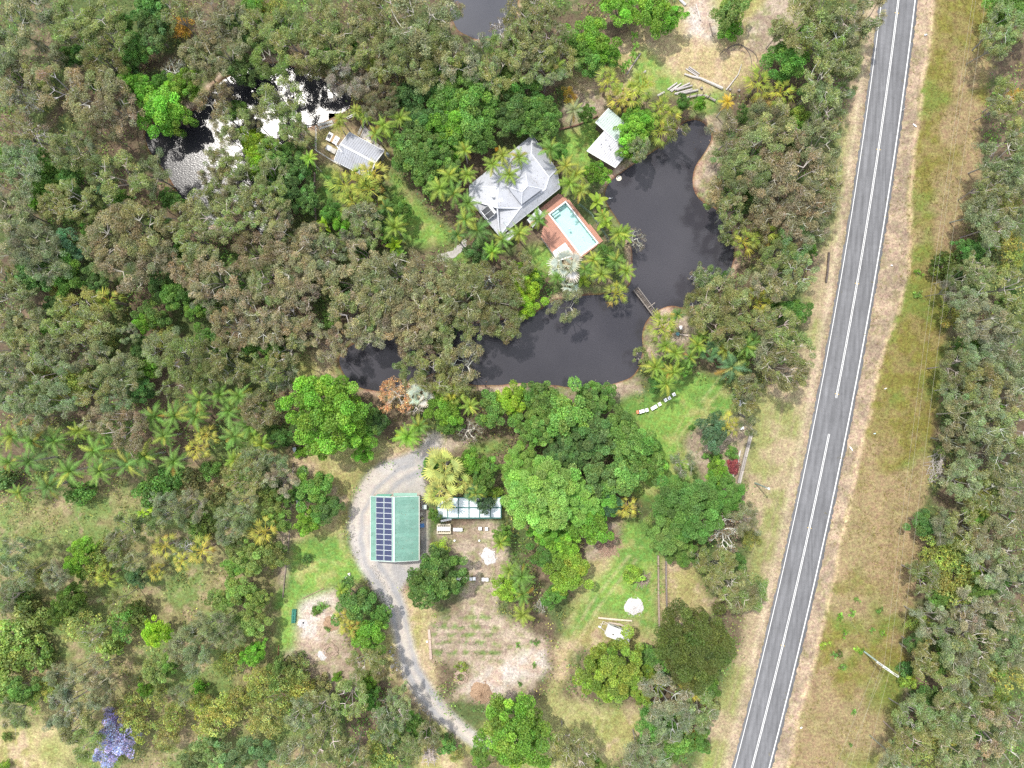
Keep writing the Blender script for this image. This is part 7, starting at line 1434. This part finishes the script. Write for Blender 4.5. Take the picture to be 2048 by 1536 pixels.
# ---------------------------------------------------------------- undergrowth and grass
def scatter(n, wmask, seed, box=(-112, 112, -88, 88)):
    rng = np.random.default_rng(seed); out = []
    x = rng.uniform(box[0], box[1], n); y = rng.uniform(box[2], box[3], n); w = grid_at(wmask, x, y); k = rng.random(n) < w
    return x[k], y[k], rng
forest = np.clip(1 - clear * 1.15 - mS * .45, 0, 1) * (1 - np.clip(wet_w * 3, 0, 1)) * (1 - np.clip(mM, 0, 1)); clump = ss(fbm(GX, GY, 5, 201, 3), .36, .60)
x, y, rng = scatter(30000, forest * (.15 + .85 * clump), 21)
x_ = x
hp = ((x > P(930, 0).x) & (x < P(1250, 0).x) & (y < P(0, 230).y) & (y > P(0, 520).y)) | ((x > P(640, 0).x) & (x < P(800, 0).x) & (y < P(0, 240).y) & (y > P(0, 350).y)) | ((x > P(735, 0).x) & (x < P(1010, 0).x) & (y < P(0, 980).y) & (y > P(0, 1130).y))
x, y = x[~hp], y[~hp]
m_ = 10; n = len(x); cx = np.repeat(x, m_); cy = np.repeat(y, m_); hgt = np.repeat(rng.uniform(.3, 2.4, n), m_)
c3 = np.stack([cx + rng.normal(0, .55, n * m_), cy + rng.normal(0, .55, n * m_), hgt * rng.random(n * m_) + .05], 1)
pt = np.repeat(rng.lognormal(0, .3, n), m_); ti = tints(n * m_, rng, pt, .16)
mixv = np.repeat(np.maximum(ss(fbm(x, y, 9, 230, 3), .4, .6), .8 * grid_at(mS, x, y)), m_)[:, None]; basec = np.array([.145, .265, .055]) * (1 - mixv) + np.array([.24, .265, .085]) * mixv
V, Q, T = leaf_cards(c3, .42, .24, .8, rng, ti * basec)
ug = link('undergrowth', np_mesh('undergrowth', V, Q, M['leaf'], T), None, (1, 1, 1)); tag(ug, 'green leafy undergrowth covering the woodland floor between the trees', 'undergrowth', None, 'stuff')
def grass(name, wm, n, h, colA, colB, seed, label, blades=3, wid=.10):
    x, y, rng = scatter(n, wm, seed); k = len(x); X = np.repeat(x, blades); Y = np.repeat(y, blades); kk = len(X)
    a = rng.random(kk) * 6.28; hh = h * rng.uniform(.5, 1.4, kk); ln = rng.uniform(.3, 1.1, kk) * hh
    bx, by = X + rng.normal(0, .10, kk), Y + rng.normal(0, .10, kk); z0 = np.full(kk, -.07)
    ox, oy = np.cos(a + 1.57) * wid / 2, np.sin(a + 1.57) * wid / 2
    V = np.stack([np.stack([bx - ox, by - oy, z0], 1), np.stack([bx + ox, by + oy, z0], 1), np.stack([bx + np.cos(a) * ln, by + np.sin(a) * ln, z0 + hh], 1)], 1).reshape(-1, 3)
    t = rng.random((kk, 1)); T = np.repeat((np.array(colA) * (1 - t) + np.array(colB) * t) * rng.lognormal(0, .25, (kk, 1)), 3, 0)
    o = link(name, np_mesh(name, V, np.arange(3 * kk).reshape(kk, 3), M['leaf'], T), None, (1, 1, 1)); tag(o, label, 'grass', None, 'stuff')
bk = bank * (wet_s < .22) * ss(fbm(GX, GY, 4.5, 77, 4), .40, .56)
grass('bank_grass', bk, 40000, .45, (.13, .20, .045), (.27, .25, .10), 35, 'ragged grass and reeds along the pond and creek banks', 4, .10)
vg = np.clip(mE, 0, 1) * np.where(RDX > 8.2, 1, .25) * ss(fbm(GX, GY, 3, 300, 4), .36, .58)
grass('verge_grass', vg, 95000, .42, (.205, .185, .042), (.275, .23, .095), 31, 'tall olive and straw coloured grass on the roadside verge')
dg_ = np.clip(mD + mS + mV * .4 + mWv * .7, 0, 1) * ss(fbm(GX, GY, 2.5, 310, 4), .42, .62) * (1 - np.clip(mR * 2, 0, 1))
grass('dry_grass', dg_, 60000, .20, (.36, .29, .16), (.24, .25, .08), 32, 'short dry grass tufts on the meadows and clearings', 3, .09)
vm = mV * ss(rows[..., 0], .4, .75) * ss(fbm(GX, GY, 1.5, 320, 3), .40, .6)
x, y, rng = scatter(150000, vm, 33); n = len(x); c3 = np.stack([x, y, rng.uniform(0, .4, n)], 1)
V, Q, T = leaf_cards(c3, .30, .2, 1.0, rng, tints(n, rng, np.ones(n), .1) * np.array([.10, .19, .045]))
o = link('vegetable_rows', np_mesh('vegetable_rows', V, Q, M['leaf'], T), None, (1, 1, 1)); tag(o, 'patchy rows of low green vegetables in the pinkish plot', 'vegetables', None, 'stuff')
# drifting leaf bits on open ground
x, y, rng = scatter(26000, np.clip(mM + mW * .6 + forest * .5, 0, 1) * .55, 34); n = len(x)
V, Q, T = leaf_cards(np.stack([x, y, np.full(n, -.0)], 1), .26, .14, 2.5, rng, tints(n, rng, np.ones(n), .2, .5) * np.array([.24, .17, .11]))
o = link('leaf_litter', np_mesh('leaf_litter', V, Q, M['leaf'], T), None, (1, 1, 1)); tag(o, 'fallen brown leaves scattered over bare and shaded ground', 'leaf litter', None, 'stuff')
x, y, rng = scatter(5200, np.ones_like(GX), 36, (P(735, 0).x, P(1125, 0).x, P(0, 1130).y, P(0, 260).y)); zz = []; keep = []
dg_e = bpy.context.evaluated_depsgraph_get(); dg_e.update()
roofs = [o for o in bpy.data.objects if o.type == 'MESH' and o.name.split('.')[0] in ('roof_sheet', 'roof', 'roof_slope', 'pavilion_roof', 'patio_roof')]
for o in roofs:
    mw = o.matrix_world; inv = mw.inverted(); bb = [mw @ Vector(c) for c in o.bound_box]; x0, x1 = min(b.x for b in bb), max(b.x for b in bb); y0, y1 = min(b.y for b in bb), max(b.y for b in bb)
    for _ in range(int((x1 - x0) * (y1 - y0) * 1.1)):
        px_, py_ = rng.uniform(x0, x1), rng.uniform(y0, y1); ok, loc, nn, ix = o.ray_cast(inv @ Vector((px_, py_, 30)), Vector((0, 0, -1)))
        if ok and rng.random() < .35 + .65 * vnoise(np.array([px_]), np.array([py_]), 1.8, 9)[0]: keep.append(tuple(mw @ loc + Vector((0, 0, .03))))
c3 = np.array(keep); n = len(c3)
V, Q, T = leaf_cards(c3, .20, .09, 3.0, rng, tints(n, rng, np.ones(n), .2, .4) * np.array([.16, .12, .08]))
o = link('leaf_litter', np_mesh('leaf_litter', V, Q, M['leaf'], T), None, (1, 1, 1)); tag(o, 'dry leaves fallen on the metal roofs', 'leaf litter', None, 'stuff')
